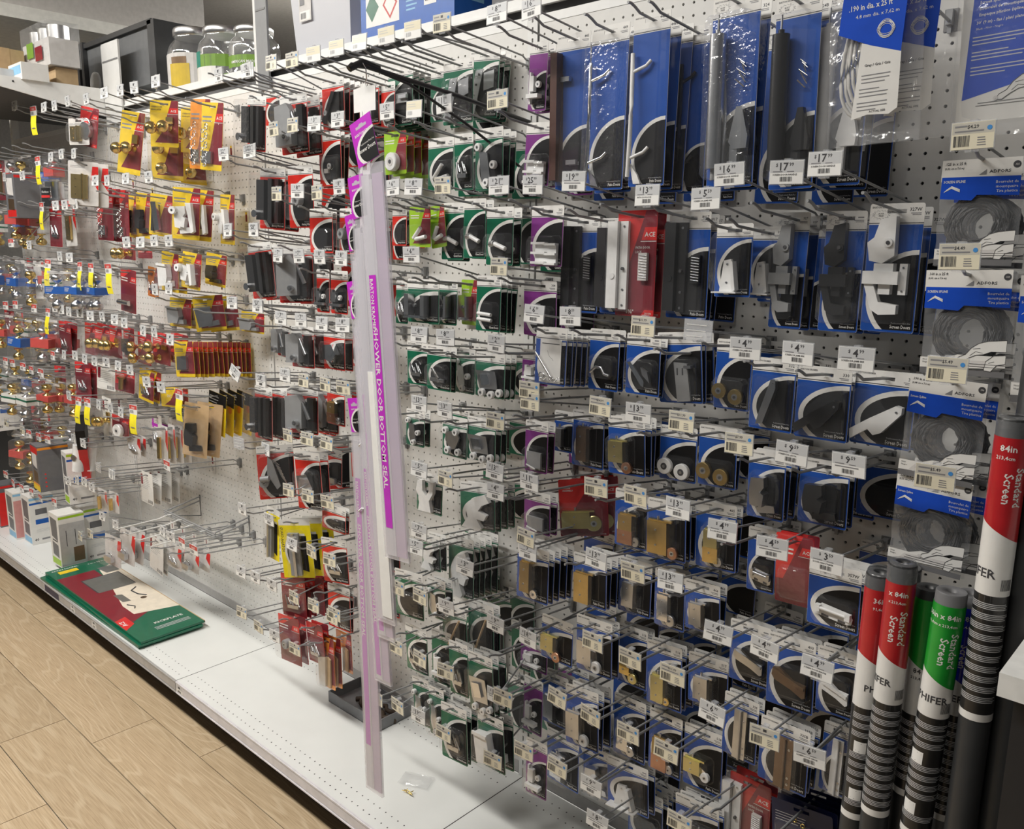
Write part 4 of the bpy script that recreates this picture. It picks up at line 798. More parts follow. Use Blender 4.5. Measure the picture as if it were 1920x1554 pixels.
def item(kind, w, h, t):
    s = Item(w, h, t); k = kind
    if k.startswith('roller'):
        P = dict(rollersilver=('steel', None), rollersilver2=('chrome', 'steel'), rollerbronze=('bronze', None, -.26, .06, .3, .88), rollerzinc=('zinc', 'copper', -.42, -.02, .42, .78, .05, .86, .5), rollerbrass=('brass', 'steel', -.3, .12, .42, .9, .2, .86, .42),
                 rollerbrasswheel=('brass', 'copper', -.44, .08, .36, .9, .2, .85, .52), rollerzinc2=('zinc', 'steel', -.24, .1, .4, .86, .1, .86, .4), rollertall=('brass', 'chrome', -.3, .0, .28, .84, .12, .84, .42), rollerbrassbox=('brass', None, -.38, .06, .36, .94),
                 rollergold=('gold', 'zinc', -.36, .02, .5, .8, .1, .84, .5), rollergold2=('zinc', 'gold', -.3, .06, .5, .9, .12, .86, .36), rollernylon=('steel', 'white_plastic', -.4, .0, .42, .84, .1, .84, .55), rollernylonbrass=('zinc', 'white_plastic', -.42, .0, .52, .74, .12, .74, .42),
                 rollerbox=('zinc', 'zinc', -.46, .12, .56, .84, .2, .76, .75))[k]
        roller(s, *P, split={'rollerzinc2': 'gold', 'rollerbrass': 'copper'}.get(k))
        if k == 'rollernylonbrass': s.pr('arm', [(-.46, .48), (-.38, .46), (.14, .66), (.14, .78), (.04, .8), (-.46, .6)], .1, .3, 'chrome')
        if k == 'rollerbox': s.bl = (-.5, .4, .42, .95, .95)
    elif k.startswith('wheels'):
        mt = 'white_plastic' if 'white' in k else 'brass'
        for x, z in ((-.3, .74), (.16, .8)): s.wheel('wheel', x, z, w*.2, .08, .5, mt, 'ink' if mt[0] == 'w' else 'steel', .42)
        s.bl = (-.5, .42, .55, .97, .7)
    elif k.startswith('handle') and k != 'handlechrome2':
        mt = {'handlebrown': 'brown', 'handlechrome': 'chrome', 'handlewhite': 'white_plastic', 'handleblack': 'black_plastic'}[k]
        if k == 'handlebrown': s.box('grip', -.5, -.3, .12, .93, .1, .9, mt); s.box('finger_pull', -.28, -.02, .27, .3, .1, .5, 'steel'); s.box('mount', -.1, .2, .8, .83, .1, .4, 'grey_plastic')
        else:
            s.tube('grip', [(-.42+.10*math.sin(q*math.pi/12)+.12*q/12*0-.04*q/12, .22+.72*q/12, .35+.35*math.sin(q*math.pi/12)) for q in range(13)], .17, mt, 8)
            for z in (.3, .8): s.tube('standoff', [(-.36, z+.03, .5), (-.05, z, .3), (.06, z-.03, .2)], .13, mt, 6)
            s.pr('end_scoop', [(-.42, .86), (-.2, .93), (-.1, .985), (-.3, .985)], .1, .3, 'white_plastic' if k != 'handlechrome' else 'steel')
        s.bl = (-.5, .45, .1, .97, 1.0)
    elif k.startswith('closer'):
        mt = {'closersilver': 'steel', 'closerblack': 'black_plastic', 'closerwhite': 'white_plastic'}[k]; m = s.p('cylinder')
        m.cyl((s.X(-.24), -.75, s.Z(.9)), .56, s.h*.70, mt, 2, 24); m.cyl((s.X(-.24), -.75, s.Z(.2)), .2, .3, mt, 2, 12); m.cyl((s.X(-.24), -.75, s.Z(.2)), .08, s.h*.1, 'steel', 2, 8); m.cyl((s.X(-.24), -.75, s.Z(.96)), .2, .8, 'grey_plastic' if mt[0] == 's' else mt, 2, 12)
        b = 'steel' if mt == 'steel' else mt
        s.pr('jamb_bracket', [(.16, .58), (.28, .58), (.42, .74), (.4, .8), (.12, .8), (.02, .76)], .1, .5, b); s.box('hold_washer', .04, .2, .78, .92, .1, .4, b)
        for q in range(7): s.tube('screws', [(.12+.05*(q % 3), .33+.018*q, .2+.05*q), (.27+.03*(q % 2), .36+.02*q, .25)], .055, 'chrome', 5)
        s.bl = (-.46, .47, .1, .96, 1.45)
    elif k.startswith('lever') and k not in ('levergold', 'leverT', 'leverlow'):
        mt = {'leversilver': 'grey_plastic', 'leverblack': 'black_plastic', 'leverwhite': 'white_plastic'}[k]; b = 'outside_plate'
        s.pr(b, [(-.2, .12), (.08, .1), (.1, .4), (-.12, .46), (-.36, .44), (-.42, .3), (-.3, .26)], .1, .7, mt); s.p(b).cyl((s.X(-.02), -.85, s.Z(.3)), .28, .2, mt, 1, 16); s.p(b).cyl((s.X(-.02), -.9, s.Z(.3)), .13, .06, 'ink', 1, 10)
        s.box('latch_body', -.44, .22, .52, .62, .1, .9, mt); s.box('latch_body', -.26, .1, .46, .52, .1, .7, mt); s.box('latch_body', -.16, .06, .62, .7, .1, .6, mt); s.box('strike', .2, .34, .46, .7, .1, .5, mt)
        for z in (.49, .67): s.screw('strike', .27, z, .5, .07)
        s.pr('grip', [(-.42, .62), (-.24, .62), (-.12, .76), (.22, .78), (.22, .85), (-.1, .86), (-.26, .82)], .25, .75, mt); s.bl = (-.47, .46, .08, .93, 1.2)
    elif k.startswith('lock') and k != 'locksilver':
        mt = 'black_plastic' if k == 'lockblack' else 'white_plastic'; xo = -.16 if mt[0] == 'w' else 0
        s.box('pull', -.48+xo, -.22+xo, .1, .93, .1, .75, mt); s.box('escutcheon', -.2+xo, .0+xo, .1, .94, .1, .4, mt); s.p('thumb_turn').cyl((s.X(-.33+xo), -.82, s.Z(.62)), .24, .08, mt, 1, 16)
        for z in (.15, .55, .75, .9): s.screw('escutcheon', -.1+xo, z, .4, .1, 'steel')
        s.p('escutcheon').cyl((s.X(-.1+xo), -.6, s.Z(.55)), .13, .2, 'ink', 1, 10)
        s.box('keeper', .12, .34, .4, .66, .1, .4, 'black_plastic' if mt[0] == 'b' else 'label_grey')
        for q in range(9): s.tube('spring', [(.14, .42+.026*q, .45), (.33, .43+.026*q, .45)], .03, 'steel', 5)
        s.bl = (-.5+xo, .42, .08, .96, 1.0)
    elif k == 'bracketA':
        s.pr('bracket', [(-.2, .5), (.0, .48), (.14, .93), (-.3, .93)], .1, .35, 'white_plastic'); s.pr('bracket', [(.02, .52), (.1, .51), (.2, .9), (.12, .92)], .1, .7, 'white_plastic'); s.box('foot', -.42, .26, .925, .945, .05, .9, 'white_plastic')
        for z in (.55, .8): s.screw('bracket', -.1, z, .35, .08)
        s.bl = (-.5, .4, .12, .95, 1.1)
    elif k.startswith('jamb'):
        mt = {'jambsilver': 'steel', 'jambblack': 'black_plastic', 'jambwhite': 'white_plastic'}[k]
        if k == 'jambsilver': s.pr('bracket', [(.02, .28), (.12, .28), (.14, .4), (-.1, .9), (-.26, .92), (-.2, .76)], .1, .55, mt); s.screw('bracket', .08, .33, .55, .08)
        else: s.pr('bracket', [(.26, .42), (.36, .44), (.36, .52), (.06, .8), (-.06, .84), (-.16, .77), (-.44, .93), (-.46, .8), (-.14, .62)], .1, .6, mt); s.screw('bracket', .28, .5, .6, .08)
        s.bl = (-.48, .46, .24, .95, .85)
    elif k.startswith('striker'):
        mt = 'steel' if 'silver' in k else 'white_plastic'
        s.pr('plate', [(-.3, .72), (-.2, .62), (.34, .68), (.4, .76), (.38, .84), (.3, .86), (-.34, .8)], .1, .2, mt); s.tube('pin', [(-.24, .68, .4), (.3, .72, .4)], .12, mt, 8); s.box('post', -.3, -.2, .64, .74, .1, .5, mt); s.box('post', .28, .38, .68, .78, .1, .5, mt)
        for x, z in ((-.12, .79), (.2, .82)): s.pr('slots', [(x-.07, z-.015), (x+.07, z), (x+.07, z+.03), (x-.07, z+.02)], .21, .22, 'ink')
        s.bl = (-.36, .46, .5, .92, .7)
    elif k.startswith('brace'):
        mt = {'braceclear': 'steel', 'bracebronze': 'bronze', 'bracewhite': 'white_plastic'}[k]
        s.pr('arm', [(-.34, .46), (-.22, .44), (.1, .58), (.36, .6), (.36, .76), (.3, .78), (.06, .7), (-.3, .62), (-.36, .56)], .1, .35, mt); s.pr('arm', [(-.3, .46), (.34, .62), (.34, .66), (-.3, .52)], .35, .5, mt); s.bl = (-.4, .42, .38, .84, .7)
    elif k.startswith('hinge') and k not in ('hinges', 'hingebrass'):
        mt = {'hingesilver': 'steel', 'hingebronze': 'bronze', 'hingewhite': 'white_plastic'}[k]
        s.box('leaf', -.14, .06, .2, .98, .1, .3, mt); s.box('leaf', .06, .2, .2, .98, .1, .2, mt); s.tube('knuckle', [(.05, .2, .32), (.05, .98, .32)], .1, mt, 8)
        for z in (.36, .8, .9): s.screw('leaf', .13, z, .2, .09)
        s.bl = (-.3, .36, .14, .99, .6)
    elif k == 'hingebrass':
        s.box('leaf', -.4, -.04, .3, .85, .08, .2, 'brass'); s.box('leaf', .02, .16, .3, .85, .08, .5, 'brass'); s.tube('knuckle', [(-.02, .28, .25), (-.02, .87, .25)], .2, 'gold', 8); s.bl = (-.46, .3, .2, .92, .8)
        for z in (.4, .58, .75): s.screw('leaf', -.25, z, .2, .1, 'gold')
    elif k == 'hinges':
        for q in range(3): s.p('ring').tube([(s.X(-.1+.13*q)+.16*math.cos(a*math.pi/4), -.15, s.Z(.3+.06*q)+.16*math.sin(a*math.pi/4)) for a in range(8)], .05, 'gold', 6, True)
        s.bl = (-.44, .2, .4, .9, .3)
    elif k in ('latchsilver', 'latchblack', 'latchwhite'):
        mt = {'latchsilver': 'steel', 'latchblack': 'black_plastic', 'latchwhite': 'white_plastic'}[k]
        s.pr('latch_body', [(-.3, .38), (.04, .36), (.06, .5), (-.06, .6), (-.1, .8), (-.3, .78), (-.34, .6)], .1, .75, mt); s.pr('latch_foot', [(-.18, .78), (.3, .76), (.34, .86), (-.14, .9)], .1, .45, mt); s.pr('latch_tab', [(-.02, .56), (.1, .6), (.06, .78), (-.08, .76)], .1, 1.0, mt)
        if k == 'latchwhite': s.pr('grip', [(.1, .3), (.3, .3), (.44, .84), (.34, .88), (.2, .5)], .5, 1.2, mt); s.wheel('knob', -.34, .46, .55, .2, 1.4, mt, 'ink', .3)
        s.bl = (-.42, .42, .3, .94, 1.1)
    elif k == 'latchpin': s.tube('pin', [(-.2, .5, .3), (.1, .72, .35)], .16, 'chrome', 10); s.box('plate', -.3, .3, .72, .8, .1, .3, 'steel'); s.wheel('cap', .1, .76, .2, .1, .5, 'steel'); s.bl = (-.45, .4, .42, .9, .7)
    elif k in ('clips', 'clip', 'clipwhite'):
        mt = 'white_plastic' if k != 'clip' else 'steel'
        s.box('clip', -.26, -.02, .5, .72, .1, .5, mt); s.wheel('wheel', .16, .62, .28, .1, .4, 'white_plastic'); s.box('clip', -.34, .3, .76, .82, .1, .7, mt); s.box('clip', -.3, -.22, .44, .9, .1, .4, mt); s.bl = (-.44, .4, .4, .92, .9)
    elif k == 'shelfwhite':
        s.box('pull', -.25, .4, .62, .98, .1, .4, 'white_plastic')
        for z in (.62, .78, .94): s.box('ledge', -.32, .12, z-.02, z+.02, .3, .75, 'white_plastic'); s.box('ledge', .1, .44, z, z+.035, .3, .75, 'white_plastic')
        s.bl = (-.46, .46, .5, .99, .9)
    elif k == 'boxclear': s.box('guide', -.3, .3, .6, .9, .1, .35, 'grey_plastic'); s.tube('rod', [(-.3, .86, .4), (.1, .92, .4)], .08, 'white_plastic'); s.bl = (-.42, .42, .5, .94, .9)
    elif k == 'paperkey':
        s.box('leaflet', -.34, .34, .2, .96, .03, .06, 'white_card'); s.box('leaflet', -.28, .28, .27, .285, .06, .065, 'ink'); s.tube('leaflet', [(-.1+.04*q, .4+.03*math.sin(q)+.04*q, .065) for q in range(6)], .012, 'ink', 4)
        s.tube('bolt', [(-.44, .45, .25), (.1, .86, .3)], .11, 'chrome'); s.p('ring').tube([(s.X(-.2)+.3*math.cos(a*math.pi/6), -.3, s.Z(.84)+.25*math.sin(a*math.pi/6)) for a in range(12)], .06, 'chrome', 6, True)
        for q in range(9): s.p('chain').tube([(s.X(-.1+.055*q)+.11*math.cos(a*math.pi/4), -.3-.05*(q % 2), s.Z(.9-.02*(q % 3))+.08*math.sin(a*math.pi/4)) for a in range(8)], .03, 'chrome', 5, True)
        s.bl = (-.47, .47, .14, .98, .5)
    elif k == 'bentsteel': s.tube('hook', [(-.4, .72, .2), (-.2, .62, .3), (.0, .62, .35), (.1, .72, .35), (.26, .74, .3)], .13, 'steel', 8); s.bl = (-.48, .42, .44, .8, .6)
    elif k == 'keepersteel': s.pr('keeper', [(-.42, .48), (-.32, .46), (.1, .76), (.1, .86), (.02, .84)], .1, .3, 'chrome'); s.pr('keeper', [(.0, .54), (.2, .6), (.28, .78), (.06, .66)], .1, .35, 'steel'); s.bl = (-.48, .42, .42, .9, .6)
    elif k == 'bracketdark':
        s.pr('bracket', [(-.1, .42), (.2, .44), (.26, .96), (-.04, .98)], .1, .3, 'grey_plastic'); s.box('lip', .18, .34, .46, .5, .1, .7, 'steel')
        for x in (-.02, .1): s.box('slots', x-.015, x+.015, .5, .6, .3, .31, 'ink')
        s.bl = (-.3, .42, .36, .97, .8)
    elif k in ('bracketsteel', 'platesteel', 'angle', 'metalbits'):
        if k == 'platesteel':
            s.pr('plate', [(-.2, .3), (.05, .28), (-.18, .95), (-.42, .95)], .3, .36, 'steel'); s.pr('plate', [(.06, .34), (.4, .3), (.4, .55), (.08, .6)], .2, .3, 'steel')
            for q in range(4): s.screw('plate', -.08-.08*q, .36+.15*q, .36, .12, 'ink')
            s.bl = (-.45, .45, .28, .97, .6)
        elif k == 'angle':
            s.box('channel', -.42, -.28, .34, .86, .1, .9, 'steel'); s.box('channel', .1, .22, .36, .86, .1, .9, 'steel'); s.box('channel', -.42, .22, .82, .88, .1, .9, 'chrome'); s.wheel('wheel', -.2, .6, .18, .1, .5, 'steel'); s.bl = (-.47, .42, .26, .92, 1.2)
        elif k == 'bracketsteel': s.box('plate', -.2, .36, .46, .62, .1, .3, 'grey_plastic'); s.box('plate', .1, .4, .5, .56, .3, .6, 'steel'); s.screw('plate', -.05, .55, .3, .12); s.bl = (-.35, .46, .4, .76, .7)
        else:
            for q in range(5): s.tube('fitting', [(-.3+.1*q, .5+.05*(q % 3), .2), (-.18+.12*q, .72-.04*(q % 2), .35)], .1, ('steel', 'chrome', 'grey_plastic')[q % 3], 6)
            s.box('fitting', -.2, .25, .7, .78, .1, .4, 'steel'); s.bl = (-.44, .42, .4, .86, .7)
    elif k in ('tlock', 'slidergrey', 'barblack', 'knobgrey', 'knobclear', 'ringwhite', 'leverT', 'tubesgrey', 'guardgrey'):
        if k == 'tlock':
            s.box('handle', -.36, -.06, .2, .86, .2, 1.1, 'black_plastic'); s.box('handle', .04, .2, .18, .9, .1, .9, 'black_plastic'); s.box('handle', .26, .4, .18, .9, .1, .7, 'black_plastic'); s.p('barrel').cyl((s.X(-.3), -1.7, s.Z(.76)), .42, 1.1, 'chrome', 1, 14); s.bl = (-.48, .46, .08, .95, 1.9)
        elif k == 'slidergrey': s.pr('slider', [(-.48, .2), (-.05, .16), (.1, .3), (.1, .86), (-.48, .88)], .1, 1.0, 'grey_plastic'); s.wheel('lock_barrel', -.06, .74, .34, 1., 1.5, 'steel', 'ink', .6); s.tube('arm', [(.05, .3, .6), (.3, .66, .6)], .28, 'steel', 10); s.box('slider', .22, .44, .2, .9, .1, .6, 'black_plastic'); s.bl = (-.52, .47, .08, .95, 1.6)
        elif k == 'barblack': s.pr('bar', [(.08, .28), (.24, .3), (-.28, .92), (-.4, .86)], .2, .5, 'black_plastic'); s.box('bar', -.02, .36, .3, .9, .1, .3, 'black_plastic'); s.wheel('pivot', -.2, .7, .3, .2, .6, 'grey_plastic'); s.bl = (-.45, .45, .26, .95, .7)
        elif k == 'knobgrey': s.wheel('knob', 0, .56, .6, .1, .9, 'grey_plastic', 'steel', .4); s.bl = (-.42, .42, .3, .88, 1.1)
        elif k == 'knobclear': s.pr('catch', [(-.3, .4), (.1, .36), (.3, .6), (.1, .8), (-.24, .74)], .1, .8, 'chrome'); s.bl = (-.44, .42, .3, .86, 1.0)
        elif k == 'ringwhite': s.p('ring').tube([(s.X(.06)+.24*math.cos(a*math.pi/6), -.35, s.Z(.64)+.24*math.sin(a*math.pi/6)) for a in range(12)], .11, 'white_plastic', 8, True); s.box('clip', -.2, -.02, .68, .76, .1, .3, 'label_grey'); s.bl = (-.36, .42, .44, .9, .6)
        elif k == 'leverT': s.pr('slider', [(-.2, .2), (-.08, .26), (.1, .74), (.0, .8), (-.24, .5)], .1, .8, 'grey_plastic'); s.tube('tee', [(-.42, .58, 1.0), (-.18, .56, 1.3)], .35, 'grey_plastic', 10); s.wheel('tee_base', -.34, .66, .6, .2, 1.0, 'grey_plastic'); [s.tube('screws', [(-.06+.03*q, .26+.05*q, .4), (.1+.03*q, .36+.06*q, .5)], .07, 'chrome', 5) for q in range(7)]; s.bl = (-.45, .4, .14, .9, 1.5)
        elif k == 'tubesgrey': s.p('tube').cyl((s.X(-.1), -1.1, s.Z(.5)), .34, 1., 'grey_plastic', 1, 14); s.p('tube').cyl((s.X(-.25), -1.0, s.Z(.75)), .34, .9, 'grey_plastic', 1, 14); s.box('fitting', -.1, .3, .8, .95, .1, .5, 'steel'); s.bl = (-.46, .4, .3, .97, 1.3)
        else: s.box('guard_plate', -.2, .14, .22, .94, .1, .5, 'grey_plastic'); s.box('guard_plate', -.06, .02, .22, .94, .5, .8, 'steel'); s.bl = (-.28, .24, .18, .96, .9)
    elif k in ('wheelwhite', 'tubewhite', 'tubewhite2', 'screws', 'guideV', 'guideS', 'boxwhite', 'boxgrey', 'boxsilver', 'packetgrey'):
        W_ = 'white_plastic'
        if k == 'wheelwhite': s.wheel('wheel', .02, .72, w*.26, .1, .8, W_, 'label_grey', .5); s.bl = (-.4, .42, .5, .92, 1.0)
        elif k == 'tubewhite': s.tube('tube', [(-.2, .78, .3), (.16, .52, .4)], .2, W_, 10); s.tube('tube', [(-.1, .8, .3), (.4, .74, .4)], .2, W_, 10); s.bl = (-.42, .46, .44, .92, .8)
        elif k == 'tubewhite2': s.tube('pivot', [(-.26, .64, .3), (-.02, .62, .5)], .26, 'steel', 10); s.tube('pivot', [(-.1, .62, .5), (.36, .72, .5)], .21, W_, 12); s.tube('pivot_tip', [(.33, .712, .5), (.38, .722, .5)], .13, 'label_grey', 10); s.bl = (-.4, .46, .46, .86, .9)
        elif k == 'screws': s.tube('pin', [(-.34, .68, .3), (.2, .7, .3)], .17, W_, 10); s.tube('pin', [(-.34, .78, .3), (.22, .8, .3)], .17, W_, 10); s.bl = (-.46, .4, .48, .9, .7)
        elif k == 'guideV': s.pr('guide', [(-.34, .2), (-.16, .18), (-.14, .44), (.0, .56), (.1, .42), (.08, .2), (.28, .16), (.26, .46), (.12, .66), (.2, .94), (-.3, .96), (-.24, .66), (-.4, .46)], .1, .5, W_); s.bl = (-.47, .44, .12, .98, .8)
        elif k == 'guideS': s.pr('guide', [(-.06, .3), (.3, .2), (.42, .36), (.2, .44), (.1, .56), (.34, .64), (.26, .76), (.06, .74), (.2, .92), (.12, .98), (-.38, .94), (-.2, .72), (-.26, .5)], .1, .6, W_); s.bl = (-.47, .46, .12, .99, .9)
        elif k == 'packetgrey': s.pr('bracket', [(-.3, .42), (.2, .4), (.18, .78), (-.34, .8)], .05, .35, 'steel'); s.bl = (-.44, .36, .34, .84, .5)
        else:
            mt = {'boxwhite': W_, 'boxgrey': 'grey_plastic', 'boxsilver': 'steel'}[k]; s.pr('box_body', [(-.44, .34), (.06, .3), (.14, .62), (.06, .84), (-.36, .88)], .1, .9, mt); s.pr('box_arm', [(-.1, .74), (.3, .7), (.32, .84), (-.06, .88)], .1, .7, mt); s.box('box_lid', -.44, .1, .3, .36, .9, 1.1, mt); s.bl = (-.5, .38, .26, .93, 1.2)
    elif k.startswith('hanger'):
        if k == 'hangerclear': s.pr('arm', [(-.3, .4), (.1, .34), (.26, .5), (.1, .78), (-.1, .82), (-.3, .6)], .1, .3, 'steel'); pts = ((-.3, .36), (.12, .36), (-.2, .84), (.22, .84))
        elif k == 'hanger2': s.pr('plate', [(-.46, .42), (.2, .4), (.26, .58), (.3, .8), (-.3, .82)], .1, .2, 'steel'); s.pr('plate', [(-.3, .5), (.0, .48), (.1, .7), (-.2, .74)], .2, .4, 'chrome'); pts = ((-.2, .9), (.12, .93), (.4, .86))
        else: s.pr('plate', [(-.3, .36), (.0, .4), (.1, .8), (-.2, .86)], .1, .25, 'steel'); pts = ((-.3, .3), (.24, .6), (.0, .88))
        for x, z in pts: s.wheel('wheel', x, z, w*.1, .1, .5, 'white_plastic', 'steel', .4)
        s.bl = (-.48, .46, .24, .97, .8)
    elif k == 'rodtan': s.tube('rod', [(.3, .25, .4), (-.16, .92, .4)], .12, 'tan', 8); s.bl = (-.35, .4, .2, .95, .6)
    elif k == 'chisel': s.pr('wedge', [(-.34, .4), (.16, .34), (.1, .94), (-.3, .96)], .1, .6, 'steel'); s.pr('wedge_side', [(.16, .36), (.34, .4), (.3, .96), (.1, .94)], .1, .3, 'tan'); s.bl = (-.46, .44, .26, .98, .8)
    elif k in ('chain', 'chaindark'):
        mt = 'chrome' if k == 'chain' else 'steel'
        for q in range(14): s.p('chain').tube([(s.X(-.16+.05*math.sin(q*2.1))+(.26+.05*(q % 2))*math.cos(a*math.pi/4), -.4-.2*(q % 3), s.Z(.34+.045*q)+.22*math.sin(a*math.pi/4)) for a in range(8)], .07, mt, 5, True)
        s.box('plate', -.34, .1, .72, .9, .1, .4, mt); s.bl = (-.46, .3, .28, .95, 1.3)
    elif k in ('knobsbrass', 'levergold'):
        for x, z in (((-.26, .62), (.16, .58)) if k[0] == 'k' else ((-.2, .45), (-.1, .8))):
            s.p('knob').lathe([(.5, 0), (.3, -.35), (.3, -.8), (.7, -1.1), (.85, -1.5), (.7, -1.95), (.25, -2.15)], (s.X(x), -.1, s.Z(z)), 'gold', 18, 1)
        s.box('latch', .1, .34, .36, .5, .1, .4, 'brass'); s.bl = (-.5, .46, .3, .97, 2.5)
    elif k == 'knobpair':
        pr_ = [(.8, 0), (.8, .15), (.35, .3), (.33, .75), (.75, 1.05), (.95, 1.45), (.8, 1.95), (.3, 2.15)]
        for z, sg in ((.36, 1), (.86, -1)): s.p('knob').lathe([(r, sg*hh) for r, hh in pr_] if sg > 0 else [(r, -hh) for r, hh in pr_], (0, -1.2, s.Z(z+(.12 if sg > 0 else -.14))), 'gold', 18, 2)
        s.bl = (-.42, .42, .14, .97, 2.3)
    elif k == 'locksilver': s.p('padlock').cyl((0, -.8, s.Z(.6)), w*.3, .7, 'steel', 1, 18); s.p('shackle').tube([(w*.2*math.cos(a*math.pi/8), -.45, s.Z(.45)+.9*math.sin(a*math.pi/8)) for a in range(9)], .14, 'chrome'); s.bl = (-.44, .44, .3, .9, 1.1)
    elif k in ('padlock', 'padlockbox'): s.box('padlock', -.3, .14, .66, .84, .2, .9, 'steel'); s.p('shackle').tube([(s.X(-.08)+w*.16*math.cos(a*math.pi/8), -.5, s.Z(.66)+.5*math.sin(a*math.pi/8)) for a in range(9)], .1, 'chrome'); s.bl = (-.46, .3, .5, .92, 1.6 if k == 'padlockbox' else 1.1)
    elif k == 'handlechrome2': s.pr('grip', [(-.3, .2), (-.08, .18), (.14, .84), (-.06, .88)], .4, .9, 'chrome'); s.box('plate', -.34, -.24, .2, .9, .1, .4, 'black_plastic'); s.bl = (-.42, .4, .12, .95, 1.2)
    elif k == 'leverlow': s.tube('stop', [(-.4, .78, .6), (.3, .76, .6)], .4, 'chrome', 10); s.bl = (-.48, .4, .6, .95, 1.2)
    elif k == 'cyl': s.p('cylinder').cyl((-.1, -.6, s.Z(.86)), .4, h*.5, 'brass', 2, 16); s.p('cylinder').cyl((-.1, -.6, s.Z(.36)), .62, .3, 'brass', 2, 16); s.bl = (-.36, .36, .22, .92, 1.2)
    elif k == 'tubegold': s.p('tube').cyl((0, -.6, s.Z(.85)), .34, h*.55, 'gold', 2, 14); s.p('tube').cyl((0, -.6, s.Z(.9)), .2, .3, 'steel', 2, 10); s.bl = (-.4, .4, .1, .97, 1.1)
    elif k == 'wrapwhite': s.p('cylinder').cyl((0, -1, s.Z(.95)), w*.24, h*.85, 'white_plastic', 2, 18); s.p('bore').cyl((0, -1-w*.25, s.Z(.5)), .6, .3, 'steel', 1, 14); s.bl = None
    elif k == 'none': s.bl = (-.4, .42, .46, .92, .5)
    return s
CARDNAME = {'B': 'blue and black card', 'G': 'green and black card', 'R': 'red and black card', 'P': 'violet and black card', 'AR': 'red card', 'AY': 'yellow and maroon card', 'AO': 'orange card', 'AL': 'lime and maroon card', 'AM': 'maroon card', 'GY': 'yellow card',
            'N': 'navy card', 'YB': 'yellow and black card', 'WC': 'white card', 'CL': 'grey clear pack', 'KN': 'clear pack', 'KB': 'clear pack', 'KG': 'clear pack', 'KR': 'clear pack', 'X': 'pack'}
PACKNAME = {'B': 'door part pack', 'G': 'closet part pack', 'R': 'window part pack', 'P': 'shower part pack', 'AR': 'lock pack', 'AY': 'latch pack', 'AO': 'latch pack', 'AL': 'tub part pack', 'AM': 'fitting pack', 'GY': 'guard pack', 'N': 'navy pack', 'YB': 'padlock pack', 'WC': 'leaflet card', 'CL': 'clear pack', 'KN': 'knob pack', 'KB': 'knob pack', 'KG': 'knob pack', 'KR': 'knob pack', 'X': 'door wrap'}
PACKNAME = {k: v.replace(' ', '_') for k, v in PACKNAME.items()}
ORD = [None, 'first', 'second', 'third', 'fourth', 'fifth', 'sixth', 'seventh', 'eighth', 'ninth', 'tenth', 'eleventh', 'twelfth', 'thirteenth', 'fourteenth', 'fifteenth']
LEN = 11.5
TILT = .085
# shared hook meshes, origin at the peg's root on the board
def hook_meshes():
    a = MB(); L = LEN; z = lambda d: TILT*d
    a.tube([(0, -.1, 0), (0, -.8, z(.8)), (0, -(L-1.5), z(L-1.5)), (0, -(L-.9), z(L-.9)+.22), (0, -(L-.4), z(L-.4)+.34), (0, -L, z(L)+.3)], .105, 'wire', 8)
    b = MB(); b.tube([(0, -.15, .55), (0, -.7, .55), (0, -1.2, .85), (0, -(L-.1), .85+z(L))], .085, 'wire', 7)
    c = MB(); c.box(-.42, .42, -.09, 0, -.55, .85, 'plate'); c.box(-.2, .2, -.55, -.09, -.2, .75, 'wire'); c.box(-.12, .12, -.3, -.09, -.7, -.2, 'wire')
    return a.mesh('peg'), b.mesh('scan_wire'), c.mesh('back_plate')
HK = hook_meshes()
HDROP = .85+TILT*LEN                                   # tag centre above the peg root
def fit(s_):
    w_ = s_.split()
    for drop in ('the', 'and', 'grey', 'of'):
        while len(w_) > 16 and drop in w_[1:]: w_.remove(drop) if w_[0] != drop else w_.__delitem__(w_.index(drop, 1))
    return ' '.join(w_)
def make_hook(u, zr, desc, tg=None):
    r = empty('scan_hook' if tg else 'peg_hook', V(u, 0, zr)); shared(HK[0], 'peg', r); shared(HK[2], 'back_plate', r)
    if tg: shared(HK[1], 'scan_wire', r, None, ((zr+HDROP-tg[1])/LEN, 0, (tg[0]-u)/LEN))
    return tag(r, fit('grey wire hook holding '+desc) if not 'hook' in desc else fit('grey wire hook of the '+desc.replace('hook ', '').replace(' hook', '')), 'scan hook' if tg else 'peg hook', 'grey hooks on the pegboards')
_tags = {}
TW, TH = 2.15, 1.42
WORDS = {'lever handle': 'SCREEN DOOR HANDLE', 'jamb bracket': 'SCREEN DR JAMB BRK', 'latch': 'SCREEN DR LATCH', 'brace': 'SCREEN DOOR BRACKE', 'striker': 'DOOR HIGH STRIKER', 'patio lock': 'PATIO DOOR LOCK', 'mortise': 'PATIO DOOR LOCK', 'hinge': 'SCREEN DOOR HINGE', 'roller': 'PATIO DR ROLLER', 'pull handle': 'SLIDE DOOR LATCH'}
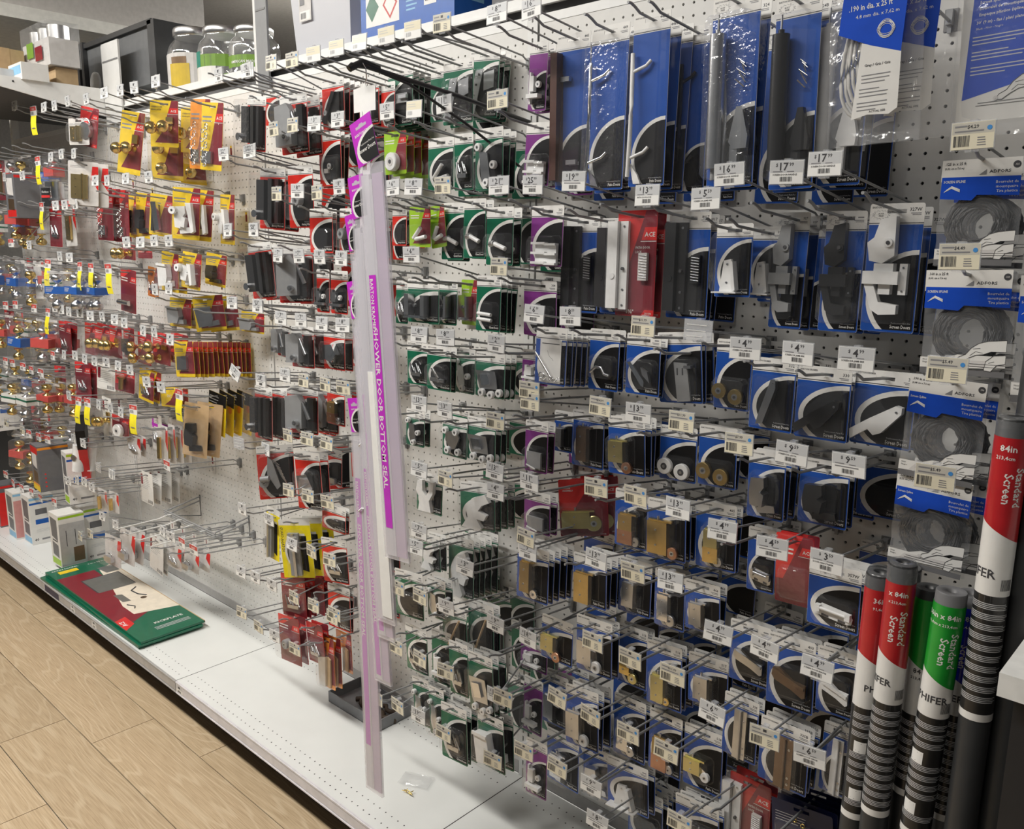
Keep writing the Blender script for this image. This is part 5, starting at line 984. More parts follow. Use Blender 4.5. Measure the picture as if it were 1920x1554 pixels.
def tag_mesh(ty, price, word):
    k = (ty, price, word)
    if k in _tags: return _tags[k]
    m = MB(); w, h = TW/2, TH/2; y = -.012
    if ty[0] == 'w':
        m.prism([(-w, -h), (w, -h), (w, h), (-w, h)], 0, .03, 'tag_white'); m.rect(-w+.03, w-.03, -.02, h-.03, -.004, 'tag_grey')
        if price:
            d, c = price.split('.'); m.text('$', -.3-.2*len(d), .36, .28, 'ink', y, 'L', True); m.text(d, .12, .13, .66, 'ink', y, 'R', True); m.text(c, .17, .38, .3, 'ink', y, 'L', True)
        else: m.rect(-.2, .12, .22, .52, y, 'ink'); m.rect(.16, .32, .4, .52, y, 'ink_grey')
        m.rect(-w+.2, -.25, .02, .08, y, 'ink_grey'); m.rect(.05, .5, .02, .07, y, 'ink_grey')
        if word: m.text(word, -w+.2, -.19, .15, 'ink', y, 'L', True, sx=.95)
        else: m.rect(-w+.2, w-.4, -.17, -.1, y, 'ink_grey')
        bars(m, -.4, .4, -.56, -.27, y, 15, 'ink', 1)
    elif ty == 'c':
        m.prism([(-w, -h), (w, -h), (w, h), (-w, h)], 0, .03, 'cream'); m.rect(-w+.03, w-.03, .1, h-.03, -.004, 'cream_top'); m.rect(-w+.15, -.3, .46, .55, y, 'ink_grey')
        if price: m.text('$'+price, .0, .38, .26, 'ink', y, 'C', True)
        else: m.rect(-.1, .16, .4, .6, y, 'ink')
        m.rect(-w+.15, .55, .2, .28, y, 'ink_grey'); bars(m, -w+.12, -.12, -.56, .02, y, 14, 'ink', 2); lines(m, .25, .7, -.1, 4, .13, .05, y, 'ink_grey', 5)
        m.cyl((w-.25, y-.004, .35), .13, .004, 'blue_dot', 1, 12)
    elif ty == 'f':
        m.prism([(-w, -h), (w, -h), (w, h), (-w, h)], 0, .03, 'tag_white'); m.rect(-w+.03, w-.03, -.05, h-.03, -.004, 'cream'); lines(m, -w+.2, .4, .45, 2, .2, .05, y, 'tag_grey', 5); bars(m, -w+.2, -.2, -.5, -.15, y, 10, 'tag_grey', 2)
    elif ty in ('r', 'y'):
        m.prism([(-w, -h), (w, -h), (w, h), (-w, h)], 0, .03, 'tag_white'); m.rect(-w+.03, w-.03, .05, h-.03, -.004, 'tag_red'); bars(m, -w+.2, .1, -.55, -.1, y, 10, 'ink_grey', 2); lines(m, -.5, .5, .4, 2, .16, .06, y, 'tag_white')
        if ty == 'y':
            P = [(-.02-.35*math.sin(q*math.pi/12)*(.6), -h-.3*q) for q in range(11)]
            for (ya, za), (yb, zb_) in zip(P[:-1], P[1:]): m.add([(-w*.9, ya, za), (-w*.9, yb, zb_), (w*.9, yb, zb_), (w*.9, ya, za)], [(0, 1, 2, 3)], 'tab_yellow')
            m.rect(-w*.5, w*.6, -h-2.0, -h-1.88, -.32, 'ink_grey')
    else: m.box(-w, w, 0, .05, -h, h, 'holder'); lines(m, -w+.2, w-.3, h-.3, 3, .4, .05, -.01, 'tag_white')
    _tags[k] = m.mesh('price_tag'); return _tags[k]
hm = MB(); hm.box(-TW/2-.05, TW/2+.05, .035, .07, -TH/2-.06, TH/2+.06, 'holder'); hm.box(-.35, .35, .03, .14, -TH/2-.16, -TH/2, 'holder'); hm.box(TW/2, TW/2+.06, -.02, .07, -TH/2, TH/2, 'holder')
hm.box(-.3, .3, .05, .6, .0, .12, 'holder'); hm.box(-.2, .2, .05, .5, TH/2, TH/2+.14, 'holder')
HOLD = hm.mesh('tag_holder')
KIND = {'w': 'white', 'c': 'cream', 'f': 'faded', 'r': 'red topped', 'y': 'yellow tabbed', 'x': 'clear blank'}
def make_tag(u, z, ty, price, desc):
    near = u > -24; word = ''
    if near and ty == 'w': word = next((v for k, v in WORDS.items() if k in desc), '')
    o = shared(tag_mesh(ty[:1] if ty != 'wt' else 'w', price, word), 'price_tag', None, V(u, -LEN-.03, z), (math.radians(random.uniform(-5, 3)), math.radians(28 if ty == 'wt' else random.uniform(-2.5, 2.5)), math.radians(random.uniform(-6, 6))))
    shared(HOLD, 'tag_holder', o)
    d = desc.replace(' hook', '')
    lab = ('%s price tag%s for the %s' % (KIND[ty[0]], ' reading $'+price if price and near else '', d)) if 'tag' not in d else d.replace('tag', 'price tag', 1)
    tag(o, fit(lab), 'price tag', 'shelf price tags')
def make_pack(pk, desc):
    u, d, w, h, zt, kind, it, n, gap, rl, yw = pk
    m, t = card(kind, w, h, desc) if kind != 'X' else (None, min(.5, .1*h)); s = item(it, w, h, t)
    parts = []
    if m and m.v: parts.append(('card' if kind[0] != 'K' else 'clear_back', m.mesh('card')))
    for nme, mb in s.parts.items():
        if kind == 'KB' and nme == 'knob' and 'satin' in desc or 'chrome' in desc and nme == 'knob': mb.names = ['steel' if q == 'gold' else q for q in mb.names]
        if 'satin' in desc and nme == 'knob': mb.names = ['steel' if q == 'gold' else q for q in mb.names]
        parts.append((nme, mb.mesh(nme)))
    if kind in ('KB', 'KG', 'KR'):
        b = MB(); c = {'KB': 'box_blue', 'KG': 'white_card', 'KR': 'tag_red'}[kind]; b.box(-.4*w, .4*w, -2.2, -.1, t-.66*h, t-.46*h, c)
        if kind == 'KG': b.box(-.41*w, .41*w, -2.25, -.1, t-.56*h, t-.52*h, 'green')
        if kind == 'KB': lines(b, -.36*w, -.05*w, t-.5*h, 4, .03*h, .01*h, -2.22, 'white_card')
        parts.append(('paper_band', b.mesh('paper_band')))
    if s.bl: parts.append(('blister', blister(w, h, t, *s.bl, mt='sleeve' if w*h > 12 and random.random() < .35 else 'plastic').mesh('blister')))
    if kind[0] == 'A': parts.append(('blister_edge', blister(w, h, t, -.49, .49, .02, .99, .08).mesh('blister_edge')))
    bd = (s.bl[4] if s.bl else 2.)+.07; g = max(gap, bd)*(1.7 if yw > 20 else 1); n = min(n, int((d-.5)/g)); cn = CARDNAME[kind]
    wall = kind in BK and d-n*g > 2.2 and h > 3.5
    for k in range(n+1+wall):
        jit = 0 if k == 0 else 1; back = wall and k == n+1; dd = .5 if back else d-k*g
        r = empty(PACKNAME[kind], V(u+jit*random.uniform(-.1, .1), -dd, zt-t-TILT*(d-dd)-jit*random.uniform(0, .08)), (math.radians(random.uniform(-2.5, .5)-jit*1.5) if not back else 0, math.radians(-rl*(0 if back else 1)+jit*random.uniform(-1.5, 1.5)), math.radians(yw+random.uniform(-3, 3))))
        made = {}
        for nme, me in parts[:1] if back else parts:
            if nme.endswith('_hub'): shared(me, 'hub', made.get(nme[:-4], r))
            else: made[nme] = shared(me, nme, r)
        tag(r, fit('%s with %s' % (cn, desc) if k == 0 else 'bare %s on the board behind %s' % (cn, desc) if back else '%s %s of %s' % (ORD[k+1], cn, desc)), PACKNAME[kind].replace('_', ' '), 'packs of '+desc)
    return d, zt-t
for tg, pk, desc in TABLE:
    if pk:
        d, zh = make_pack(pk, desc); u = pk[0]; zr = zh+.13-TILT*d-.1
        if tg: make_tag(tg[0], tg[1], tg[2], tg[3], desc)
        make_hook(u, zr, desc, tg)
    else:
        make_tag(tg[0], tg[1], tg[2], tg[3], desc); make_hook(tg[0], tg[1]-HDROP, desc, tg)

# knob packs crowding the dark far bay behind the nearer ones
rr = random.Random(11); UP = ['first', 'second', 'third', 'fourth', 'fifth', 'sixth', 'seventh', 'eighth', 'ninth']
for ri, zt in enumerate((20.5, 11.0, 1.5, -8.5, -19, -29)):
    for ci in range(8):
        kd = ('KN', 'KR', 'KB', 'AM', 'KG', 'KR', 'CL', 'KN')[(ci*3+ri) % 8]; it = 'knobpair' if kd[0] == 'K' else ('metalbits', 'hingebrass')[ci % 2]
        desc = '%s pack of the %s dim far row' % (UP[ci], UP[ri])
        if rr.random() < .5 and it == 'knobpair': desc = 'satin '+desc
        uu = -164.5+5.3*ci; make_pack((uu, 4.4+rr.random()*1.6, 3.6, 7.6, zt+rr.uniform(-.4, .4), kd, it, 0, 1, rr.uniform(-4, 4), 10), desc); make_hook(uu, zt-1.0, 'the '+desc)

# ------------------------------------------------------------------ spline bags at the right of the blue bay
def quadbag(name, w, h, d, mt, n=8, puff=.35, seed=0):
    """soft pouch: front and back sheets meeting at the seams"""
    rr = random.Random(seed); m = MB(); v = []; f = []
    for side in (-1, 1):
        for j in range(n+1):
            for i in range(n+1):
                a, b = i/n, j/n; e = min(1, 4*min(a, 1-a, b*1.0, (1-b))*1.0)
                bulge = d*(math.sin(math.pi*a)**.6)*(math.sin(math.pi*min(1, max(0, 1-b)))**.6 if 0 < b < 1 else 0)
                v.append(((a-.5)*w+.06*rr.uniform(-1, 1), side*bulge*(.9+.2*rr.random()), -b*h+.05*rr.uniform(-1, 1)))
    N = n+1
    for s in (0, 1):
        o = s*N*N; f += [(o+j*N+i, o+(j+1)*N+i, o+(j+1)*N+i+1, o+j*N+i+1) for j in range(n) for i in range(n)]
    m.add(v, f, mt, True); return m
def coil(m, cx, cz, r, k, tr, mt, y=0., ez=1.15, seed=1):
    rr = random.Random(seed)
    for q in range(k):
        R_ = r*(.62+.6*rr.random()); ph = rr.random()
        m.tube([(cx+R_*math.cos(a*math.pi/10)+.06*math.sin(3*a+ph*6), y+.22*(rr.random()-.5), cz+ez*R_*math.sin(a*math.pi/10)) for a in range(20)], tr, mt, 5, True)
def hand(m, x, z, s, y):
    """line drawing of two hands rolling spline into a frame"""
    A = ((-.75, .12), (-.55, .38), (-.2, .55), (.1, .95), (.5, 1.25), (1.0, 1.4), (2, 1.5), (2, .8), (1.2, .78), (.8, .6), (.4, .55), (.0, .35), (-.4, .08))
    B = ((.85, -.35), (.95, .2), (1.35, .55), (2, .62), (2, .1), (1.55, .0), (1.25, -.4))
    for P in (A, B): m.poly([(x+a*s, z+b*s) for a, b in P][::-1], y-.004, 'white_card'); m.tube([(x+a*s, y-.01, z+b*s) for a, b in P], .014*s+.004, 'ink', 4, True)
    for P in (((.05, .5), (.35, .75), (.75, .68)), ((.2, .9), (.6, .95)), ((1.1, .1), (1.4, .2)), ((-1.6, .02), (2, .0)), ((-1.7, -.12), (2, -.16))): m.tube([(x+a*s, y-.012, z+b*s) for a, b in P], .01*s+.003, 'ink', 4)
    m.cyl((x-.72*s, y-.02, z+.18*s), .13*s, .02, 'label_grey', 1, 10)
def spline_bag(u, d, zt, w, h, size, metric, desc, style=0, group='black screen spline bags'):
    r = empty('spline_bag', V(u, -d, zt), (0, math.radians(random.uniform(-2, 2)), math.radians(random.uniform(-3, 6))))
    c = MB(); coil(c, 0, -h*.6, w*.33, 44, .06, 'spline', 0, 1.02, len(desc)); c.build('spline_coil', r)
    f = MB(); y = -.50; x = w/2
    f.rect(-x+.1, x-.1, -h*.20, -.02, y, 'white_card')
    f.poly([(-x+.12, -h*.36), (-.08*w, -h*.38), (-.02*w, -h*.33), (x-.1, -h*.345), (x-.1, -h*.17), (-x+.15, -h*.16)], y-.004, 'bag_blue')
    f.text(size+' in x 25 ft', -x+.25, -.32, .22, 'ink', y-.01, 'L', True, sx=.9); f.text(metric, -x+.25, -.55, .16, 'ink', y-.01, 'L', True, sx=.9)
    f.text('ADFORS', .1*w, -h*.135, .24, 'ink', y-.01, 'L', True, sx=1.2); f.poly([(-.02*w, -h*.15), (.07*w, -h*.15), (.07*w, -h*.10)], y-.01, 'ink_grey')
    f.cyl((x-.36, y-.012, -.42), .2, .006, 'ink', 1, 14); f.text(size, x-.36, -.46, .13, 'white_card', y-.016, 'C', True)
    f.text('SCREEN SPLINE' if style == 0 else 'Screen Spline', -x+.25, -h*.215, .2, 'white_card', y-.01, 'L', True, sx=.85)
    for k, s_ in enumerate(('Bourrelet de', 'moustquaire', 'Tira plastica')): f.text(s_, x-.2, -h*.23-k*.25, .22, 'white_card', y-.01, 'R')
    for q in range(6): f.tube([(-x+.3+.03*q, y-.012, -h*.30+.03*q), (-x+.7, y-.012, -h*.265+.025*q), (-x+1.15, y-.012, -h*.30+.03*q)], .012, 'white_card', 4)
    f.poly([(-x+.1, -h*.83), (-.2*w, -h*.83), (-.05*w, -h*.79), (x-.1, -h*.79), (x-.1, -h*.9), (-x+.1, -h*.93)], y, 'white_card'); f.poly([(-.34*w, -h*.92), (x-.15, -h*.885), (x-.12, -h*.83), (-.26*w, -h*.85)], y-.003, 'label_grey'); f.text('Noir', -x+.25, -h*.86, .14, 'ink', y-.01); f.text('Negro', -x+.25, -h*.885, .14, 'ink', y-.01); f.rect(-x+.1, x-.1, -h*.985, -h*.93, y, 'mesh_grey'); hand(f, .08*w, -h*.87, w*.2, y-.008)
    f.build('printed_film', r)
    quadbag('b', w, h, .4, 'bag', seed=len(desc)).build('clear_pouch', r)
    return tag(r, desc, 'spline bag', group)
S_ = [(20.0, 8.6, 9.6, 4.3, 6.1, '.125', '(0,32 cm x 7,6 m)', 'clear bag of black spline just below the flat blue one'), (20.0, 8.6, 3.35, 4.9, 6.3, '.160', '(0,41 cm x 7,6 m)', 'clear bag of black spline marked one sixty, second of four'),
      (19.6, 8.8, -3.1, 4.5, 6.5, '.190', '(0,48 cm x 7,6 m)', 'clear bag of black spline, third of the four in the column'), (19.4, 8.6, -9.3, 4.6, 6.2, '.220', '(0,56 cm x 7,6 m)', 'clear bag of black spline, lowest of the four in the column')]
for k, a in enumerate(S_):
    spline_bag(*a, style=int(k > 1)); b = list(a); b[0] += .35; b[1] -= 1.6; b[2] -= .15; b[7] = 'bag hanging behind the '+('upper', 'second', 'third', 'lowest')[k]+' bag of black spline'; spline_bag(*b, style=int(k > 1))
spline_bag(25.2, 9.5, 3.2, 4.8, 7.2, '.175', '(0,44 cm x 7,6 m)', 'clear bag of black spline cut by the picture edge', 1)
for (z, p, n_) in ((10.6, '4.29', 'spline below the flat blue one'), (4.1, '4.49', 'spline second in the column'), (-2.3, '5.49', 'spline third in the column'), (-8.7, '5.49', 'spline lowest in the column')):
    make_tag(20.05, z, 'c', p, 'bag of '+n_); make_hook(20.05, z-HDROP, 'the bag of '+n_, (20.05, z))
# topmost flat spline bag
r = empty('spline_bag', V(20.3, -9.2, 20.2), (0, math.radians(-2), 0)); f = MB(); w, h = 4.3, 8.6; x = w/2
f.rect(-x, x, -h, 0, -.1, 'white_card'); f.poly([(-x+.25, -7.35), (x-.35, -6.5), (x-.2, -3.4), (x-.75, -3.4), (x-.75, -1.1), (.0, -1.15), (-.1, -1.5), (-x+.55, -1.75)], -.106, 'bag_blue')
for k, s_ in enumerate(('Screen spline', 'Bourrelet de moustiquaire', 'Empaque plástico (spline)')): f.text(s_, -x+.85, -2.3-.32*k, .22, 'white_card', -.112, 'L', True)
f.text("30' (9 m) - flat / plat/ plano", -x+.75, -3.35, .22, 'white_card', -.112, 'L', True); f.text('Black - Noir - Negro', -x+.75, -3.65, .16, 'white_card', -.112, 'L')
for k in range(3): lines(f, -x+.6, x-.9, -4.0-.8*k, 3, .19, .06, -.112, 'tag_grey', k)
hand(f, .55, -7.6, 1.0, -.115); f.build('printed_film', r); quadbag('b', 4.9, 9.4, .3, 'bag', seed=5).build('clear_pouch', r); tag(r, 'flat blue and white spline bag at the top right', 'spline bag', 'black screen spline bags')
make_hook(20.3, 19.2, 'the flat blue spline bag')
# grey spline bags at the top
for k, (u, d) in enumerate(((14.2, 11.6), (15.4, 9.8))):
    r = empty('spline_bag', V(u, -d, 20.5+.3*k), (0, math.radians(-2.5), math.radians(3))); f = MB()
    f.poly([(-1.5, -.2), (2.0, -.2), (1.6, -5.2), (-.1, -4.6), (-1.9, -3.75)], -.72, 'bag_blue'); f.poly([(-.55, -4.42), (1.62, -5.2), (1.55, -8.2), (1.1, -8.5), (-.1, -8.4), (-1.0, -8.6)], -.716, 'white_card')
    f.text('.190 in dia. x 25 ft', -1.35, -2.6, .42, 'white_card', -.73, 'L', True, sx=.78); f.text('4.8 mm dia. x 7,62 m', -.95, -3.05, .28, 'white_card', -.73, 'L'); f.text('Gray / Gris / Gris', -.35, -5.75, .2, 'ink', -.73, 'L', True); f.text('ACTUAL SIZE', .0, -8.3, .15, 'ink', -.73, 'L', True)
    for q in range(3): lines(f, -.5-.1*q, 1.2-.1*q, -6.2-.75*q, 3, .2, .05, -.73, 'ink_grey', q)
    for q in range(7): f.tube([(.75+(.34+.05*(q % 4))*math.cos(a*math.pi/8), -.735, -3.85+(.36+.05*(q % 3))*math.sin(a*math.pi/8)+.03*q-.1) for a in range(16)], .014, 'white_card', 4, True)
    f.build('printed_film', r); c = MB()
    for q in range(6): c.tube([(-1.5+.22*q+1.9*(1-math.cos(a*math.pi/16))*.5-.5*math.sin(a*math.pi/8)*1.1, -.2+.1*math.sin(q*2), -3.9-4.6*math.sin(a*math.pi/16)+.22*q) for a in range(9)], .105, 'spline_grey', 8)
    c.tube([(.2, -.1, -4.9), (.1, -.1, -5.6), (-.25, -.1, -6.6)], .1, 'spline_grey', 8); c.build('spline_coil', r)
    quadbag('b', 5.2, 10.0, .62, 'bag', seed=9+k).build('clear_pouch', r)
    tag(r, ('foremost' if k == 0 else 'second')+' clear bag of grey spline at the top', 'spline bag', 'grey spline bags')
make_hook(14.8, 19.3, 'the grey spline bags')

# ------------------------------------------------------------------ rolls of insect screen
def screen_roll(xt, yt, zt, xb, yb, rad, mt, lab, desc, aim, l0, l1, l2, l3, words=(), wrap=False):
    """axis from top to bottom; label bands by distance from the top (in): colour l0..l1, white ..l2, black ..l3"""
    top = Vector((xt, yt, zt)); bot = Vector((xb, yb, -54.2)); L_ = (top-bot).length; q = (top-bot).to_track_quat('Z', 'Y')
    ex, ez = Vector((1, 0, 0)), (top-bot).normalized(); ey = ez.cross(ex).normalized(); ex = ey.cross(ez)
    r = bpy.data.objects.new('screen_roll', None); r.empty_display_size = .02; place(r, None, V(*bot)); r.rotation_euler = Matrix((ex, ey, ez)).transposed().to_euler()
    m = MB(); m.lathe([(rad, 0), (rad, L_-.08), (rad*.95, L_)], (0, 0, 0), mt, 26, caps=False); m.lathe([(rad*.95, L_), (.36*rad, L_-.02), (.34*rad, L_-.6)], (0, 0, 0), mt, 26, caps=False); m.lathe([(.34*rad, L_-.6), (.01, L_-.6)], (0, 0, 0), 'cab_gap', 12, caps=False); m.build('mesh_roll', r)
    if lab:
        m = MB(); R = rad+.025; a0 = aim
        P = lambda s_, z, e=0.: ((R+e)*math.cos(a0+s_/R), (R+e)*math.sin(a0+s_/R), z)
        def band(sa, sb, za, zb, mm, e=0., slope=0.):
            K = 20; v = []
            for k in range(K+1): s_ = sa+(sb-sa)*k/K; v += [P(s_, za, e), P(s_, zb+slope*((k/K)-.5)**2*4-slope*k/K, e)]
            m.add(v, [(2*k, 2*k+2, 2*k+3, 2*k+1) for k in range(K)], mm, True)
        hw = math.pi*R*.62; T = L_
        band(-hw, hw, T-l3, T-l2, 'roll_black'); band(-hw, hw, T-l2, T-l1+.4, 'white_card', .004); band(-hw, hw, T-l1, T-l0, lab, .008)
        K = 20; v = []                                  # slanting lower edge of the colour field
        for k in range(K+1): s_ = -hw+2*hw*k/K; v += [P(s_, T-l1, .008), P(s_, T-l1-1.3*math.sin(k/K*math.pi/2)**1.6, .008)]
        m.add(v, [(2*k, 2*k+2, 2*k+3, 2*k+1) for k in range(K)], lab, True)
        band(-hw, hw, T-l3-.45, T-l3, 'white_card', .004)
        fn = lambda s_, z: P(s_, z, .016)
        for (s_, x, z, sz, mm, vert, bold) in words: m.text(s_, x, T-z, sz, mm, align='L', vert=vert, bold=bold, fn=fn)
        rr = random.Random(len(desc)); z = T-l2-.45; q = 0
        while z > T-l3+.5:
            for k in range(4): band(-hw*.8, -hw*.8+hw*(1.2+.35*rr.random()), z-.1*k-.042, z-.1*k, 'tag_grey', .01)
            z -= .62; q += 1
            if q % 4 == 3 and ('leftmost' in desc or 'bright green' in desc): band(-hw*.62, -hw*.15, z-.85, z-.05, 'tag_white', .012); m.add([P(-hw*.55, z-.7, .018), P(-hw*.4, z-.75, .018), P(-hw*.2, z-.2, .018), P(-hw*.35, z-.15, .018)], [(0, 1, 2, 3)], 'ink'); z -= .9
        bz = T-l2+.35
        for k in range(11): m.add([P(.35*R+.06*k, bz, .014), P(.35*R+.06*k+.03, bz, .014), P(.35*R+.06*k+.03, bz+.65, .014), P(.35*R+.06*k, bz+.65, .014)], [(0, 1, 2, 3)], 'ink')
        m.build('label_sleeve', r)
    if wrap:
        m = MB(); m.lathe([(rad+.02, L_-14), (rad+.03, L_-.2), (rad*.9, L_+.12), (rad*.5, L_+.1)], (0, 0, 0), 'bag', 18, caps=False); m.build('shrink_wrap', r)
    return tag(r, desc, 'screen roll', 'rolls of insect screen')
AIM = math.radians(-78)
PH = lambda x, z: ('PHIFER', x, z, .62, 'ink', 0, True)
def WSTD(n, x, z): return [(n, x+.12, z, .62, 'white_card', 1, True), ('Screen', x-.42, z+.35, .62, 'white_card', 1, True)]
screen_roll(17.6, -11.7, -15.3, 17.3, -11.8, .82, 'mesh_dark', 'roll_red', 'leftmost screen roll with half-turned red label', AIM+.75, .9, 5.2, 8.9, 16.4, [('36in', -.75, 1.75, .46, 'white_card', 0, True), ('91,4cm', -.75, 2.2, .26, 'white_card', 0, True), ('PHIFER', -.75, 7.7, .62, 'ink', 0, True)], True)
screen_roll(19.2, -12.8, -13.9, 18.9, -12.8, .82, 'mesh_dark', 'roll_red', 'screen roll with red label reading 84in', AIM+.2, 1.1, 5.4, 8.9, 16.2, [('x 84in', -.75, 1.9, .46, 'white_card', 0, True), ('x 213,4cm', -.7, 2.35, .24, 'white_card', 0, True)]+WSTD('Standard', -.05, 2.8)+[PH(-1.9, 7.7)], True)
screen_roll(16.9, -9.5, -15.9, 16.8, -9.6, .8, 'mesh_dark', 'roll_red', 'screen roll standing behind the leftmost one', AIM-.2, 1.4, 5, 9, 16, [], True)
screen_roll(18.6, -9.7, -15.2, 18.5, -9.7, .8, 'mesh_dark', None, 'unlabelled screen roll behind the red labels', AIM, 1, 4, 8, 16, [], True)
screen_roll(20.3, -10.9, -15.7, 20.1, -10.9, .8, 'mesh_dark', 'roll_green', 'dark green labelled screen roll between red and light green', AIM+.3, .6, 4.4, 8.2, 13.4, [('84 in', -.6, 5.4, .46, 'ink', 0, True), ('213,4 cm', -.7, 5.8, .26, 'ink', 0, True)])
screen_roll(22.1, -13.2, -14.7, 20.9, -13.2, .84, 'mesh_grey', 'roll_green', 'grey screen roll with bright green label', AIM+.1, .7, 4.7, 7.7, 15.3, [('36in x 84in', -1.35, 1.5, .46, 'white_card', 0, True), ('91,4cm x 213,4cm', -1.25, 1.95, .24, 'white_card', 0, True)]+WSTD('Standard', .15, 2.3)+[PH(-1.25, 6.75)])
screen_roll(22.6, -10.9, -15.4, 22.1, -10.9, .82, 'mesh_grey', 'roll_blue', 'screen roll with blue label', AIM+.1, .7, 4.7, 7.6, 14.3, [('x 84in', -.6, 1.5, .46, 'white_card', 0, True), ('213,4cm', -.6, 1.95, .24, 'white_card', 0, True), ('Aluminum', .3, 2.3, .55, 'white_card', 1, True), ('Screen', -.25, 3.0, .55, 'white_card', 1, True), PH(-1.6, 6.7)])
screen_roll(24.1, -13.0, -4.3, 23.9, -13.2, .84, 'mesh_dark', 'roll_red', 'tallest screen roll with long red label', AIM+.1, 1.0, 5.6, 9.9, 17.0, [('84in', -.62, 1.75, .5, 'white_card', 0, True), ('213,4cm', -.78, 2.2, .28, 'white_card', 0, True)]+WSTD('Standard', .2, 2.6)+[('PHIFER', -2.2, 8.9, .72, 'ink', 0, True)], True)
screen_roll(24.4, -10.2, 1.5, 24.3, -10.2, .85, 'mesh_dark', None, 'dark bare screen roll behind the tallest one', AIM, 1, 4, 8, 16)
screen_roll(25.5, -12.0, 2.0, 25.4, -12.0, .84, 'mesh_dark', None, 'dark bare screen roll nearest the pegboard at the cabinet', AIM, 1, 4, 8, 16)

# ------------------------------------------------------------------ hang strip with shower door seals
r = empty('strip_arm', V(-22.4, 0, 14)); off = Vector((22.4*I, 0, -14*I)); m = MB()
m.tube([(-22.4, -.4, 16.2), (-22.4, -10, 17.4), (-22.4, -19.8, 18.3), (-22.4, -21.3, 18.2), (-22.4, -21.6, 17.9)], .2, 'black_plastic', 8); m.build('upper_rod', r, off)
m = MB(); m.tube([(-22.4, -.4, 11.4), (-22.4, -9, 15.2), (-22.4, -15.5, 17.6), (-22.4, -18.5, 18.1)], .13, 'black_plastic', 8); m.build('lower_strut', r, off)
m = MB(); m.tube([(-22.4, -21.5, 17.9), (-22.4, -20.2, 18.6), (-22.4, -18.6, 18.3)], .27, 'black_plastic', 8); m.build('grip', r, off)
tag(r, 'black plastic arm reaching out from the slotted upright', 'hanger arm')
r = empty('clip_strip', V(-22.2, -20, 14)); off = Vector((22.2*I, 20*I, -14*I)); m = MB()
m.tube([(-22.2, -20.4, 18.5), (-22.0, -20.2, 18.0), (-22.2, -20, 17.3), (-22.5, -20, 17.0), (-22.3, -20, 16.6)], .05, 'chrome', 6); m.build('wire_hook', r, off)
m = MB(); m.prism([(-23.9, 14.9), (-21.1, 14.9), (-21.1, 17.0-.3), (-22.2, 16.75), (-22.4, 17.1), (-22.7, 16.8), (-23.9, 16.7)], -20.05, -19.98, 'white'); m.build('header_plate', r, off)
m = MB(); z = 15.; k = 0
for zz in [14.9-.9*q for q in range(44)]:
    dx = -.045*(14.9-zz); m.box(-23.1+dx, -22.75+dx, -20.06, -19.98, zz-.9, zz, 'white'); m.box(-22.2+dx, -21.75+dx, -20.06, -19.98, zz-.9, zz, 'white'); m.box(-22.8+dx, -22.2+dx, -20.06, -19.98, zz-.35, zz, 'white')
m.build('ladder_strip', r, off)
for q in range(6):
    m = MB(); zz = 11.4-6*q; dx = -.045*(14.9-zz); m.tube([(-22.9+dx, -20.05, zz), (-22.7+dx, -20.4, zz-.15), (-22.3+dx, -20.4, zz+.2), (-22.1+dx, -20.05, zz+.1)], .07, 'white', 6); m.build('clip', r, off)
tag(r, 'white plastic hang strip carrying the shower door seals', 'hang strip')
